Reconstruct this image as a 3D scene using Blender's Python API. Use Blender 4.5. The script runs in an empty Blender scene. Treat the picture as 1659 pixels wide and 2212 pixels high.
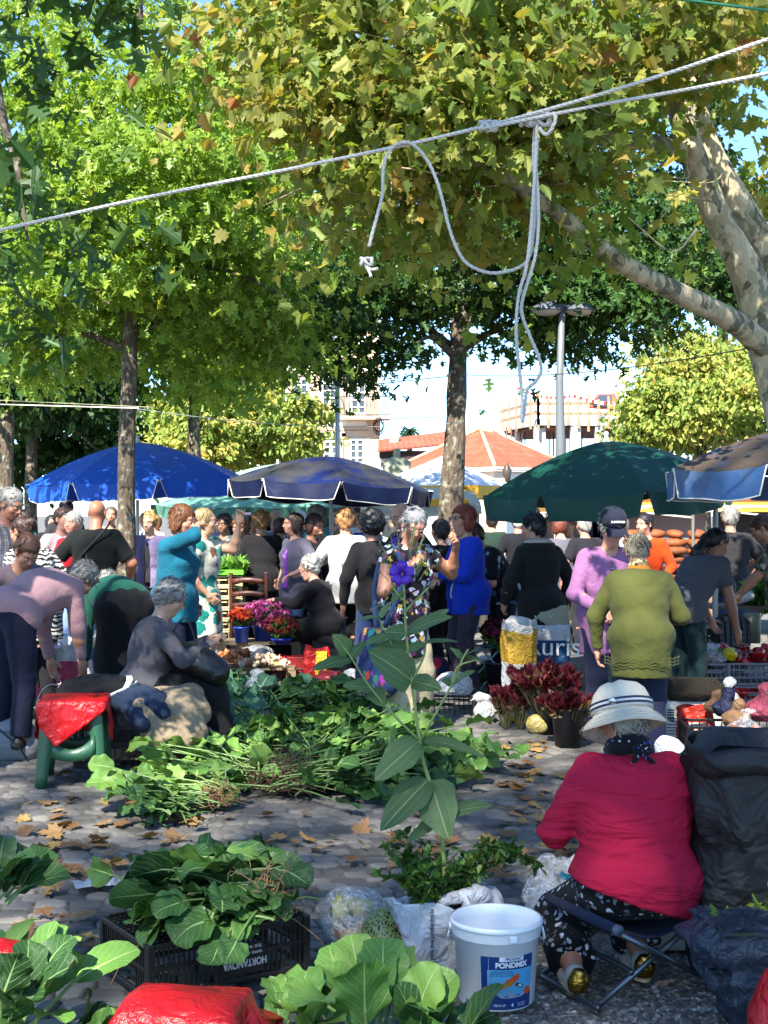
import bpy, math, random
import numpy as np
from mathutils import Vector, Matrix
rng = np.random.default_rng(7); random.seed(7)
SC = bpy.context.scene; COL = SC.collection
R = math.radians
# ---------------- camera (level, 1.6 m above the paving) ----------------
FPX, CX, HY, CAMZ = 2900.0, 829.5, 1110.0, 1.6
cam = bpy.data.cameras.new('camera'); camo = bpy.data.objects.new('camera', cam); COL.objects.link(camo)
camo.location = (0, 0, CAMZ); camo.rotation_euler = (R(90), 0, 0)
cam.sensor_fit = 'VERTICAL'; cam.sensor_height = 36; cam.lens = 36*FPX/2212; cam.shift_y = 4/2212
cam.clip_end = 2000; cam.clip_start = .05
SC.camera = camo
# ---------------- light ----------------
SUN_EL, SUN_AZ = 46.0, 200.0          # azimuth clockwise from +Y: the sun stands behind the camera, a little to its left
w = bpy.data.worlds.new('World'); SC.world = w; w.use_nodes = True
nt = w.node_tree; bg = nt.nodes['Background']; bg.inputs[1].default_value = .105
sky = nt.nodes.new('ShaderNodeTexSky'); sky.sky_type = 'NISHITA'; sky.sun_disc = False
sky.sun_elevation = R(SUN_EL); sky.sun_rotation = R(SUN_AZ); sky.air_density = .75; sky.dust_density = .15; sky.ozone_density = 3.0
tint = nt.nodes.new('ShaderNodeMix'); tint.data_type = 'RGBA'; tint.blend_type = 'MULTIPLY'; tint.inputs[0].default_value = 1; tint.inputs[7].default_value = (.76, .89, .95, 1)
nt.links.new(sky.outputs[0], tint.inputs[6]); nt.links.new(tint.outputs[2], bg.inputs[0])
sl = bpy.data.lights.new('sun', 'SUN'); sl.energy = 4.4; sl.angle = R(.53); sl.color = (1, .94, .84)
so = bpy.data.objects.new('sun', sl); COL.objects.link(so); so.location = (-5, -10, 30)
az, el = R(SUN_AZ), R(SUN_EL)
sd = Vector((math.sin(az)*math.cos(el), math.cos(az)*math.cos(el), math.sin(el)))
so.rotation_euler = sd.to_track_quat('Z', 'Y').to_euler()
SC.view_settings.view_transform = 'Standard'; SC.view_settings.look = 'None'
SC.view_settings.exposure = 2.1; SC.view_settings.gamma = 1
try: SC.cycles.use_denoising = True
except Exception: pass
try:
    SC.cycles.max_bounces = 7; SC.cycles.transparent_max_bounces = 12
except Exception: pass

# ---------------- helpers ----------------
def A(*v): return np.array(v, float)
def at(px, py, d): return A((px-CX)*d/FPX, d, CAMZ-(py-HY)*d/FPX)
def gp(px, py):
    d = CAMZ*FPX/(py-HY); return A((px-CX)*d/FPX, d, 0)
def tpz(px, py, z): d = (CAMZ-z)*FPX/(py-HY); return A((px-CX)*d/FPX, d, z)
def nrm(v):
    v = np.asarray(v, float); return v/(np.linalg.norm(v, axis=-1, keepdims=True)+1e-12)
def rotz(a): c, s = math.cos(a), math.sin(a); return A((c,-s,0),(s,c,0),(0,0,1))
def rotx(a): c, s = math.cos(a), math.sin(a); return A((1,0,0),(0,c,-s),(0,s,c))
def roty(a): c, s = math.cos(a), math.sin(a); return A((c,0,s),(0,1,0),(-s,0,c))

def tag(o, label, cat, group=None, kind=None):
    o['label'] = label; o['category'] = cat
    if group: o['group'] = group
    if kind: o['kind'] = kind
    return o
def thing(name, label, cat, loc=(0,0,0), rz=0, group=None):
    o = bpy.data.objects.new(name, None); COL.objects.link(o); o.location = loc; o.rotation_euler = (0,0,rz)
    o.empty_display_size = .1
    return tag(o, label, cat, group)
def mesh(name, V, F, mats, parent=None, smooth=True, uv=None, mi=None, tone=None, loc=None, bevel=0, rz=0, sub=0, solid=0):
    """F: list of index lists / arrays (n,k) or mix"""
    me = bpy.data.meshes.new(name)
    V = np.asarray(V, np.float32)
    arrs = []
    if isinstance(F, np.ndarray): F = [F]
    sizes = []; loops = []; simple = []
    for f in F:
        if isinstance(f, np.ndarray) and f.ndim == 2:
            if simple: loops.append(np.concatenate(simple)); simple = []
            loops.append(f.ravel()); sizes.append(np.full(len(f), f.shape[1]))
        else:
            loops.append(np.asarray(f)); sizes.append(np.array([len(f)]))
    loops = np.concatenate(loops).astype(np.int32); sizes = np.concatenate(sizes).astype(np.int32)
    me.vertices.add(len(V)); me.vertices.foreach_set('co', V.ravel())
    me.loops.add(len(loops)); me.loops.foreach_set('vertex_index', loops)
    me.polygons.add(len(sizes)); me.polygons.foreach_set('loop_start', np.concatenate([[0], np.cumsum(sizes)[:-1]]).astype(np.int32))
    me.update(calc_edges=True)
    if not isinstance(mats, (list, tuple)): mats = [mats]
    for m in mats: me.materials.append(m)
    if mi is not None: me.polygons.foreach_set('material_index', np.asarray(mi, np.int32))
    me.polygons.foreach_set('use_smooth', np.full(len(sizes), bool(smooth)))
    if uv is not None:
        u = me.uv_layers.new(name='UVMap'); u.data.foreach_set('uv', np.asarray(uv, np.float32)[loops].ravel())
    if tone is not None:
        a = me.attributes.new('tone', 'FLOAT', 'FACE'); a.data.foreach_set('value', np.asarray(tone, np.float32))
    me.update()
    o = bpy.data.objects.new(name, me); COL.objects.link(o)
    if parent is not None: o.parent = parent
    if loc is not None: o.location = loc
    if rz: o.rotation_euler = (0,0,rz)
    if solid:
        m = o.modifiers.new('t', 'SOLIDIFY'); m.thickness = solid
    if bevel:
        m = o.modifiers.new('b', 'BEVEL'); m.width = bevel; m.segments = 2; m.limit_method = 'ANGLE'
    if sub:
        m = o.modifiers.new('s', 'SUBSURF'); m.levels = sub; m.render_levels = sub
    return o

class MB:
    def __init__(s): s.V = []; s.F = []; s.M = []; s.U = []; s.n = 0
    def add(s, V, F, m=0, uv=None):
        V = np.asarray(V, float).reshape(-1, 3)
        s.V.append(V); s.U.append(np.zeros((len(V), 2)) if uv is None else np.asarray(uv))
        if isinstance(F, np.ndarray): F = [F]
        for f in F:
            f = np.asarray(f)+s.n
            s.F.append(f); s.M.append(np.full(len(f) if f.ndim == 2 else 1, m))
        s.n += len(V); return s
    def box(s, c, size, Rm=None, m=0):
        c = A(*c); h = A(*size)/2
        P = np.array([[x,y,z] for x in (-1,1) for y in (-1,1) for z in (-1,1)])*h
        if Rm is not None: P = P@np.asarray(Rm).T
        return s.add(P+c, np.array([[0,1,3,2],[4,6,7,5],[0,4,5,1],[2,3,7,6],[0,2,6,4],[1,5,7,3]]), m)
    def bar(s, a, b, w_, h_=None, m=0):
        a = A(*a); b = A(*b); d = b-a; L = np.linalg.norm(d); y = d/L
        z = A(0,0,1) if abs(y[2]) < .95 else A(1,0,0)
        x = nrm(np.cross(y, z)); z = np.cross(x, y)
        return s.box((a+b)/2, (w_, L, h_ or w_), np.array([x,y,z]).T, m)
    def tube(s, path, r, n=8, m=0, caps=True):
        P = np.asarray(path, float); k = len(P); r = np.broadcast_to(r, (k,)) if np.ndim(r) else np.full(k, r)
        T = nrm(np.gradient(P, axis=0)); up = A(0,0,1) if abs(T[0][2]) < .9 else A(1,0,0)
        rings = []; x = nrm(np.cross(T[0], up))
        for i in range(k):
            x = nrm(x-T[i]*np.dot(x, T[i])); y = np.cross(T[i], x)
            a = np.linspace(0, 2*math.pi, n, endpoint=False)[:,None]
            rings.append(P[i]+r[i]*(np.cos(a)*x+np.sin(a)*y))
        V = np.concatenate(rings); F = []
        i = np.arange(k-1)[:,None]; j = np.arange(n)[None]; j2 = (j+1)%n
        F.append(np.stack([i*n+j, i*n+j2, (i+1)*n+j2, (i+1)*n+j], -1).reshape(-1, 4))
        if caps:
            F += [list(range(n))[::-1], [(k-1)*n+q for q in range(n)]]
        t = np.linspace(0, 1, k).repeat(n); q = np.tile(np.arange(n)/n, k)
        return s.add(V, F, m, np.stack([t, q], 1))
    def lathe(s, prof, c=(0,0,0), n=24, m=0, Rm=None, sx=1, sy=1, fn=None, close=False):
        prof = np.asarray(prof, float); k = len(prof); a = np.linspace(0, 2*math.pi, n, endpoint=False)
        rr = prof[:,0][:,None]; zz = np.repeat(prof[:,1][:,None], n, 1)
        X = rr*np.cos(a)*sx; Y = rr*np.sin(a)*sy
        P = np.stack([X, Y, zz], -1)
        if fn is not None: P = fn(P, a)
        P = P.reshape(-1, 3)
        if Rm is not None: P = P@np.asarray(Rm).T
        i = np.arange(k-1)[:,None]; j = np.arange(n)[None]; j2 = (j+1)%n
        F = [np.stack([i*n+j, i*n+j2, (i+1)*n+j2, (i+1)*n+j], -1).reshape(-1, 4)]
        if close: F += [list(range(n))[::-1], [(k-1)*n+q for q in range(n)]]
        return s.add(P+A(*c), F, m, np.stack([np.tile(a/(2*math.pi), k), np.linspace(0,1,k).repeat(n)], 1))
    def grid(s, P, m=0, uv=None):
        P = np.asarray(P); a, b = P.shape[:2]; i = np.arange(a-1)[:,None]; j = np.arange(b-1)[None]
        F = np.stack([i*b+j, i*b+j+1, (i+1)*b+j+1, (i+1)*b+j], -1).reshape(-1, 4)
        if uv is None:
            u, v = np.meshgrid(np.linspace(0,1,a), np.linspace(0,1,b), indexing='ij'); uv = np.stack([u, v], -1)
        return s.add(P.reshape(-1,3), F, m, np.asarray(uv).reshape(-1,2))
    def prism(s, pts, z0, z1, m=0, Rm=None, c=(0,0,0)):
        n = len(pts); V = np.array([[x,y,z0] for x,y in pts]+[[x,y,z1] for x,y in pts], float)
        if Rm is not None: V = V@np.asarray(Rm).T
        F = [list(range(n))[::-1], list(range(n, 2*n)), np.array([[i,(i+1)%n,(i+1)%n+n,i+n] for i in range(n)])]
        return s.add(V+A(*c), F, m)
    def out(s, name, mats, parent=None, **k):
        return mesh(name, np.concatenate(s.V), s.F, mats, parent, uv=np.concatenate(s.U), mi=np.concatenate(s.M), **k)

def spline(pts, n=40):
    P = np.asarray(pts, float); k = len(P); P = np.vstack([2*P[0]-P[1], P, 2*P[-1]-P[-2]])
    out = []
    for t in np.linspace(0, k-1-1e-6, n):
        i = int(t); u = t-i; p0,p1,p2,p3 = P[i:i+4]
        out.append(.5*((2*p1)+(-p0+p2)*u+(2*p0-5*p1+4*p2-p3)*u*u+(-p0+3*p1-3*p2+p3)*u**3))
    return np.array(out)

def wob(P, f=1.0, seed=0):
    """cheap smooth 3-D noise in about -1..1"""
    r = np.random.default_rng(abs(int(seed))+11); out = 0; P = np.asarray(P)
    for o in range(5):
        k = nrm(r.normal(size=3))*f*r.uniform(.7, 1.7); ph = r.uniform(0, 6.3)
        k2 = nrm(r.normal(size=3))*f*.6
        out = out+np.sin(P@k+ph+1.7*np.sin(P@k2+ph*2))
    return out/3.0

# ---- implicit surfaces: smooth union of round cones and ellipsoids, turned into ONE skin by surface nets ----
def _nets(f, org, res):
    ins = f < 0
    c = ins[:-1,:-1,:-1].astype(np.int8)
    for dx,dy,dz in ((1,0,0),(0,1,0),(0,0,1),(1,1,0),(1,0,1),(0,1,1),(1,1,1)):
        c = c+ins[dx:dx+c.shape[0], dy:dy+c.shape[1], dz:dz+c.shape[2]]
    act = (c > 0) & (c < 8); I = np.argwhere(act)
    if len(I) == 0: return np.zeros((0,3)), np.zeros((0,4), int)
    acc = np.zeros((len(I),3)); cnt = np.zeros(len(I))
    cor = [(x,y,z) for x in (0,1) for y in (0,1) for z in (0,1)]
    for p in cor:
        for ax in range(3):
            if p[ax]: continue
            q = list(p); q[ax] = 1
            a = f[I[:,0]+p[0], I[:,1]+p[1], I[:,2]+p[2]]; b = f[I[:,0]+q[0], I[:,1]+q[1], I[:,2]+q[2]]
            cr = (a < 0) != (b < 0); t = np.where(cr, a/np.where(cr, a-b, 1), 0)
            pos = np.zeros((len(I),3)); pos[:] = p; pos[:,ax] += t
            acc += pos*cr[:,None]; cnt += cr
    V = (I+acc/cnt[:,None])*res+org
    ids = -np.ones(act.shape, np.int64); ids[act] = np.arange(len(I))
    F = []
    for ax in range(3):
        sl0 = [slice(None)]*3; sl1 = [slice(None)]*3; sl0[ax] = slice(0,-1); sl1[ax] = slice(1,None)
        a = ins[tuple(sl0)]; b = ins[tuple(sl1)]; E = np.argwhere(a != b)
        o = [k for k in range(3) if k != ax]
        E = E[(E[:,o[0]] > 0) & (E[:,o[1]] > 0) & (E[:,o[0]] < act.shape[o[0]]) & (E[:,o[1]] < act.shape[o[1]])]
        d0 = np.zeros(3,int); d0[o[0]] = 1; d1 = np.zeros(3,int); d1[o[1]] = 1
        q = [E-d0-d1, E-d1, E, E-d0]
        q = np.stack([ids[x[:,0],x[:,1],x[:,2]] for x in q], 1)
        flip = ins[E[:,0],E[:,1],E[:,2]]
        if ax == 1: flip = ~flip
        q[~flip] = q[~flip][:,::-1]
        F.append(q)
    F = np.concatenate(F); F = F[(F >= 0).all(1)]
    return V, F
def cap(a, b, ra, rb=None, k=.03, sub=0, flat=0): return ('c', A(*a), A(*b), ra, ra if rb is None else rb, k, sub, flat)
def ell(c, r, Rm=None, k=.03, sub=0): return ('e', A(*c), A(*r), np.eye(3) if Rm is None else np.asarray(Rm), k, sub, 0)
def pln(p, n): return ('p', A(*p), nrm(A(*n)))
def sdf(prims, res, disp=None, clip=None):
    lo = np.full(3, 1e9); hi = -lo
    for p in prims:
        if p[0] == 'p' or p[-2]: continue
        if p[0] == 'c':
            r = max(p[3], p[4]); lo = np.minimum(lo, np.minimum(p[1], p[2])-r); hi = np.maximum(hi, np.maximum(p[1], p[2])+r)
        else:
            r = np.abs(p[3])@p[2]; lo = np.minimum(lo, p[1]-r); hi = np.maximum(hi, p[1]+r)
    lo -= res*3+.02; hi += res*3+.02
    n = np.ceil((hi-lo)/res).astype(int)+1
    ax = [lo[i]+np.arange(n[i])*res for i in range(3)]
    f = np.full(tuple(n), .12, np.float32)
    for p in prims:
        if p[0] == 'p':
            X = (ax[0]-p[1][0])[:,None,None]*p[2][0]+(ax[1]-p[1][1])[None,:,None]*p[2][1]+(ax[2]-p[1][2])[None,None]*p[2][2]
            f = np.maximum(f, X.astype(np.float32)); continue
        k, sub = p[-3], p[-2]
        if p[0] == 'c': r = max(p[3], p[4]); l = np.minimum(p[1],p[2])-r; h = np.maximum(p[1],p[2])+r
        else: rr = np.abs(p[3])@p[2]; l = p[1]-rr; h = p[1]+rr
        l = l-k-.12*(not sub)*.5; h = h+k+.12*(not sub)*.5
        i0 = np.clip(((l-lo)/res).astype(int), 0, n); i1 = np.clip(((h-lo)/res).astype(int)+2, 0, n)
        if (i1 <= i0).any(): continue
        sl_ = tuple(slice(i0[i], i1[i]) for i in range(3))
        P = np.stack(np.meshgrid(*[ax[i][sl_[i]] for i in range(3)], indexing='ij'), -1).astype(np.float32)
        if p[0] == 'c':
            a, b = p[1], p[2]; ab = b-a; L2 = ab@ab+1e-9; t = ((P-a)@ab)/L2; tc = np.clip(t, 0, 1)
            q = P-a-tc[...,None]*ab; d = np.sqrt((q*q).sum(-1))-(p[3]+(p[4]-p[3])*tc)
            if p[-1]: d = np.maximum(d, (t-1)*math.sqrt(L2))
        else:
            q = (P-p[1])@p[3]; k0 = np.sqrt(((q/p[2])**2).sum(-1)); k1 = np.sqrt(((q/p[2]**2)**2).sum(-1))+1e-9
            d = k0*(k0-1)/k1
        g = f[sl_]
        if sub:
            h_ = np.clip(.5-.5*(g+d)/max(k,1e-4), 0, 1); f[sl_] = g+(-d-g)*h_+k*h_*(1-h_)
        else:
            h_ = np.clip(.5+.5*(g-d)/max(k,1e-4), 0, 1); f[sl_] = g+(d-g)*h_-k*h_*(1-h_)
    if disp is not None:
        m = np.abs(f) < .045; I = np.argwhere(m); Pm = lo+I*res; f[m] += disp(Pm).astype(np.float32)
    if clip is not None: f = np.maximum(f, clip(ax))
    return _nets(f, lo, res)
def join(parts):
    V = []; F = []; M = []; n = 0
    for v, f, m in parts:
        V.append(v); F.append(f+n); M.append(np.full(len(f), m)); n += len(v)
    return np.concatenate(V), np.concatenate(F), np.concatenate(M)
def blob(name, prims, res, mat, parent=None, disp=None, **k):
    V, F = sdf(prims, res, disp); return mesh(name, V, F, mat, parent, **k)

# ---------------- materials ----------------
def srgb(c):
    if isinstance(c, str):
        c = c.lstrip('#'); c = [int(c[i:i+2],16)/255 for i in (0,2,4)]
        c = [x/12.92 if x <= .04045 else ((x+.055)/1.055)**2.4 for x in c]
    return (c[0], c[1], c[2], 1)
class NT:
    def __init__(s, name):
        s.m = bpy.data.materials.new(name); s.m.use_nodes = True; s.t = s.m.node_tree
        s.b = s.t.nodes['Principled BSDF']; s.o = s.t.nodes['Material Output']
        s.tc = s.t.nodes.new('ShaderNodeTexCoord'); s.obj = s.tc.outputs['Object']
    def n(s, ty, ins=None, **at_):
        x = s.t.nodes.new('ShaderNode'+ty)
        for k, v in at_.items(): setattr(x, k, v)
        for k, v in (ins or {}).items(): s.put(x.inputs[k], v)
        return x
    def put(s, sock, v):
        if isinstance(v, bpy.types.NodeSocket): s.t.links.new(v, sock)
        else: sock.default_value = v
    def set(s, **k):
        for a, v in k.items(): s.put(s.b.inputs[a.replace('_', ' ')], v)
        return s
    def scale(s, vec, sc): return s.n('Mapping', {'Vector': vec, 'Scale': sc}).outputs[0]
    def noise(s, sc, det=3, vec=None, rough=.5, dist=0):
        return s.n('TexNoise', {'Vector': vec or s.obj, 'Scale': sc, 'Detail': det, 'Roughness': rough, 'Distortion': dist}).outputs['Fac']
    def vor(s, sc, vec=None, out='Distance', feature='F1', rnd=1):
        return s.n('TexVoronoi', {'Vector': vec or s.obj, 'Scale': sc, 'Randomness': rnd}, feature=feature).outputs[out]
    def ramp(s, fac, stops, interp='LINEAR'):
        r = s.t.nodes.new('ShaderNodeValToRGB'); s.put(r.inputs[0], fac); e = r.color_ramp; e.interpolation = interp
        while len(e.elements) < len(stops): e.elements.new(.5)
        for i, (p, c) in enumerate(stops):
            e.elements[i].position = p; e.elements[i].color = srgb(c) if not isinstance(c, (int, float)) else (c,c,c,1)
        return r.outputs[0]
    def mix(s, f, a, b, mode='MIX'):
        x = s.t.nodes.new('ShaderNodeMix'); x.data_type = 'RGBA'; x.blend_type = mode
        col = lambda v: srgb(v) if isinstance(v, (str, tuple, list)) and not isinstance(v, bpy.types.NodeSocket) else v
        s.put(x.inputs[0], f); s.put(x.inputs[6], col(a)); s.put(x.inputs[7], col(b)); return x.outputs[2]
    def math(s, op, a, b=0.0, clamp=False):
        x = s.t.nodes.new('ShaderNodeMath'); x.operation = op; x.use_clamp = clamp; s.put(x.inputs[0], a); s.put(x.inputs[1], b); return x.outputs[0]
    def bump(s, h, strength=.3, dist=.01):
        b = s.n('Bump', {'Height': h, 'Strength': strength, 'Distance': dist}); s.put(s.b.inputs['Normal'], b.outputs[0]); return s
MC = {}
def cached(fn):
    def g(*a, **k):
        key = (fn.__name__, str(a), str(k))
        if key not in MC: MC[key] = fn(*a, **k)
        return MC[key]
    return g
def shade(c, f): c = srgb(c); return (min(c[0]*f,1), min(c[1]*f,1), min(c[2]*f,1))
@cached
def plain(c, rough=.5, var=.12, sc=8, bump=.15, bsc=60, metal=0, coat=0, name='material'):
    s = NT(name); c = srgb(c)[:3]
    s.set(Base_Color=s.mix(s.noise(sc, 4), shade(c, 1-var), shade(c, 1+var)), Roughness=rough, Metallic=metal)
    if bump: s.bump(s.noise(bsc, 3), bump, .01)
    if coat: s.set(Coat_Weight=coat)
    return s.m
@cached
def cloth(c, pat=None, rough=.9, wr=.5, sc=1.0, weave=350):
    s = NT('cloth'); c0 = srgb(c)[:3]; v = s.obj
    if pat is None: col = s.mix(s.noise(5, 4), shade(c0, .86), shade(c0, 1.12))
    elif pat[0] == 'blobs':
        col = c0; wv = s.n('VectorMath', {0: v, 1: s.n('VectorMath', {0: s.n('TexNoise', {'Vector': v, 'Scale': 14*sc}).outputs['Color'], 1: (.5,.5,.5)}, operation='SUBTRACT').outputs[0]}, operation='MULTIPLY_ADD')
        wn = s.n('TexNoise', {'Vector': v, 'Scale': 22*sc, 'Detail': 2}).outputs['Color']
        off = s.n('VectorMath', {0: wn, 'Scale': .05/sc}, operation='SCALE').outputs[0]
        vv = s.n('VectorMath', {0: v, 1: off}, operation='ADD').outputs[0]
        vo = s.n('TexVoronoi', {'Vector': vv, 'Scale': pat[2]*sc}); d = vo.outputs['Distance']
        sep = s.n('SeparateColor', {0: vo.outputs['Color']}).outputs[0]
        k = len(pat[1]); cc = s.ramp(sep, [(i/k, x) for i, x in enumerate(pat[1])], 'CONSTANT')
        m = s.ramp(d, [(0, 1), (pat[3], 1), (min(pat[3]+.05, 1), 0)])
        col = s.mix(m, c0, cc)
    elif pat[0] == 'stripes':
        wv = s.n('TexWave', {'Vector': v, 'Scale': pat[2]*sc, 'Distortion': pat[3], 'Detail': 2, 'Detail Scale': 1.5}, bands_direction=pat[4] if len(pat) > 4 else 'Z').outputs['Fac']
        col = s.ramp(wv, [(0, c), (.46, c), (.54, pat[1])])
    elif pat[0] == 'plaid':
        a = s.n('TexWave', {'Vector': v, 'Scale': pat[3]*sc}, bands_direction='X').outputs['Fac']
        b = s.n('TexWave', {'Vector': v, 'Scale': pat[3]*sc}, bands_direction='Z').outputs['Fac']
        ra = s.ramp(a, [(0, 0), (.55, 0), (.6, 1), (.75, 1), (.8, .3)]); rb = s.ramp(b, [(0, 0), (.55, 0), (.6, 1), (.75, 1), (.8, .3)])
        col = s.mix(s.math('MULTIPLY', ra, .6), c0, pat[1]); col = s.mix(s.math('MULTIPLY', rb, .6), col, pat[2])
    s.set(Base_Color=col, Roughness=rough, Specular_IOR_Level=.25)
    s.b.inputs['Sheen Weight'].default_value = .04
    n1 = s.noise(14*sc, 3, dist=1.2); n2 = s.noise(weave, 2)
    s.bump(s.math('ADD', s.math('MULTIPLY', n1, 2.2*wr), s.math('MULTIPLY', n2, .25)), .5, .02)
    return s.m
@cached
def skin(tone='#b97f62'):
    s = NT('skin'); c = srgb(tone)[:3]; c = (c[0]*.95+.03, c[1]*1.1+.03, c[2]*1.15+.03)
    s.set(Base_Color=s.mix(s.noise(25, 4), shade(c, .82), (min(c[0]*1.12,1), c[1]*1.0, c[2]*.97)), Roughness=.5, Subsurface_Weight=.12, Subsurface_Scale=.01)
    s.b.inputs['Subsurface Radius'].default_value = (1,.35,.2)
    s.bump(s.noise(90, 4), .25, .004); return s.m
@cached
def hairm(c='#4a3020', c2=None):
    s = NT('hair'); c = srgb(c)[:3]; v = s.scale(s.obj, (60, 60, 14))
    s.set(Base_Color=s.mix(s.noise(1, 4, v, .6, 1.5), shade(c, .75), srgb(c2)[:3] if c2 else shade(c, 1.6)), Roughness=.5)
    s.bump(s.noise(1.6, 3, v, .6, 1.5), .5, .006); return s.m
@cached
def film(c='#ffffff', alpha=.35, rough=.25, name='plastic_film'):
    """thin crinkled plastic"""
    s = NT(name); n = s.noise(22, 4, dist=1.5)
    s.set(Base_Color=srgb(c), Roughness=rough, Alpha=s.ramp(s.noise(30, 4, dist=2), [(.35, max(alpha-.22, 0)), (.5, alpha*.8), (.66, min(alpha+.22, 1))]))
    s.bump(n, .55, .02); return s.m
@cached
def plastic(c, rough=.35, wr=1.0, trans=.25, sc=12):
    """opaque crinkled bag plastic"""
    s = NT('bag_plastic'); c = srgb(c)[:3]
    s.set(Base_Color=s.mix(s.noise(6, 3), shade(c, .9), shade(c, 1.08)), Roughness=rough)
    s.bump(s.noise(sc, 4, dist=2.5), wr, .03)
    if trans:
        t = s.n('BsdfTranslucent', {'Color': srgb(c)}); mx = s.n('MixShader', {0: trans, 1: s.b.outputs[0], 2: t.outputs[0]})
        s.t.links.new(mx.outputs[0], s.o.inputs[0])
    return s.m
@cached
def leafmat(stops, trans=.35, rough=.45, vein=None, big=.0):
    """leaf colours picked per leaf by its 'tone'; optional vein network along the leaf UV"""
    s = NT('leaf'); a = s.n('Attribute', attribute_name='tone').outputs['Fac']
    col = s.ramp(a, [(p, c) for p, c in stops]); h = None
    if vein:
        sep = s.n('SeparateXYZ', {0: s.tc.outputs['UV']}); t, v = sep.outputs[0], sep.outputs[1]
        av = s.math('ABSOLUTE', s.math('SUBTRACT', v, .5))
        mid = s.ramp(s.math('DIVIDE', av, s.math('SUBTRACT', 1.15, t)), [(0, 1), (.022, 1), (.04, 0)])
        ph = s.math('ADD', s.math('SUBTRACT', s.math('MULTIPLY', t, 6.0), s.math('MULTIPLY', av, 6.0)), s.math('MULTIPLY', s.noise(9, 2), 1.8))
        sw = s.math('ABSOLUTE', s.math('SUBTRACT', s.math('FRACT', ph), .5))
        side = s.ramp(sw, [(0, .45), (.03, .4), (.075, 0)])
        fine = s.ramp(s.vor(1, s.scale(s.tc.outputs['UV'], (26, 20, 1)), feature='DISTANCE_TO_EDGE'), [(0, .16), (.06, 0)])
        vm = s.math('MAXIMUM', s.math('MAXIMUM', mid, side), fine)
        col = s.mix(vm, col, vein); h = s.math('SUBTRACT', s.noise(30, 3), s.math('MULTIPLY', vm, .8))
    col = s.mix(s.noise(11, 4), col, s.mix(1.0, col, (.72,.8,.62), 'MULTIPLY'))
    s.set(Base_Color=col, Roughness=rough, Specular_IOR_Level=.35)
    if h is not None: s.bump(h, .5, .008)
    t = s.n('BsdfTranslucent', {'Color': s.mix(1.0, col, (1.2,1.18,.5), 'MULTIPLY')})
    mx = s.n('MixShader', {0: trans, 1: s.b.outputs[0], 2: t.outputs[0]}); s.t.links.new(mx.outputs[0], s.o.inputs[0])
    return s.m
def text(name, body, size, mat, parent, loc, rot, align='CENTER', ext=.0008, shear=0, sx=1.0, bold=0):
    cu = bpy.data.curves.new('t', 'FONT'); cu.body = body; cu.size = size; cu.extrude = ext; cu.align_x = align; cu.align_y = 'CENTER'; cu.shear = shear; cu.offset = bold
    tmp = bpy.data.objects.new('t', cu); COL.objects.link(tmp)
    dg = bpy.context.evaluated_depsgraph_get(); me = bpy.data.meshes.new_from_object(tmp.evaluated_get(dg))
    bpy.data.objects.remove(tmp); me.materials.clear(); me.materials.append(mat)
    o = bpy.data.objects.new(name, me); COL.objects.link(o); o.parent = parent; o.location = loc; o.rotation_euler = rot; o.scale = (sx, 1, 1)
    return o
def zz(py, d): return CAMZ-(py-HY)*d/FPX
def xx(px, d): return (px-CX)*d/FPX
# ================= LEAVES AND TREES =================
LT = {
 'oak': [(0,0),(.03,.14),(.24,.12),(.20,.24),(.07,.30),(.12,.40),(.42,.40),(.36,.55),(.09,.55),(.13,.66),(.30,.74),(.18,.80),(.1,.86),(0,1)],
 'plane': [(0,0),(.10,-.03),(.36,-.08),(.30,.10),(.58,.20),(.44,.34),(.54,.56),(.30,.50),(.20,.52),(.24,.72),(.11,.78),(0,1)],
 'strand': [(0,0),(.05,.3),(.045,.7),(0,1)],
 'small': [(0,0),(.26,.25),(.28,.6),(0,1)],
}
def leafset(kind, pos, nor, tip, size, fold=.15, bend=.25):
    """returns V, [F arrays] for N leaves of one kind"""
    half = np.array(LT[kind]); k = len(half); left = half[1:-1][::-1]*(-1,1)
    pts = np.vstack([half, left]); m = len(pts)
    q = np.random.default_rng(len(pos)); z = fold*q.uniform(.2,3.2,(len(pos),1))*np.abs(pts[:,0])[None]-bend*q.uniform(-.4,2.6,(len(pos),1))*((pts[:,1]-.2)**2)[None]+.10*np.sin(pts[:,0]*7+q.uniform(0,6.3,(len(pos),1)))*(kind != 'strand')
    tip = nrm(tip); nor = nrm(nor-tip*(nor*tip).sum(1,keepdims=True)); side = np.cross(tip, nor)
    V = pos[:,None]+size[:,None,None]*(pts[None,:,0,None]*side[:,None]+pts[None,:,1,None]*tip[:,None]+z[:,:,None]*nor[:,None])
    N = len(pos); base = (np.arange(N)*m)[:,None]
    fr = np.arange(k)[None]+base; fl = np.array([0, *range(k-1, m)])[None]+base
    return V.reshape(-1,3), [fr, fl]
def clumps(blobs, per, g):
    """blobs: (px,py,rx,ry,d,dr,n) ellipsoids of the crown; returns leaf centres and their outward directions"""
    P = []; O = []
    for px,py,rx,ry,d,dr,n in blobs:
        c = at(px,py,d); s = d/FPX; r = A(rx*s, dr, ry*s)
        u = nrm(g.normal(size=(n,3))); rad = g.uniform(.12, 1, (n,1))**(1/2.2); cc = c+u*rad*r
        sz = g.uniform(.55, 1.25, (n,1,1))
        q = g.normal(size=(n,per,3))*A(.30,.30,.11)*sz*g.uniform(.8,1.2)
        ax = nrm(u*A(1,1,.3)+A(0,0,-.15))
        q[:,:,2] -= .22*(q[:,:,:2]**2).sum(-1)*2.0
        P.append((cc[:,None]+q).reshape(-1,3)); O.append(np.repeat(ax, per, 0))
    return np.concatenate(P), np.concatenate(O)
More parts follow.
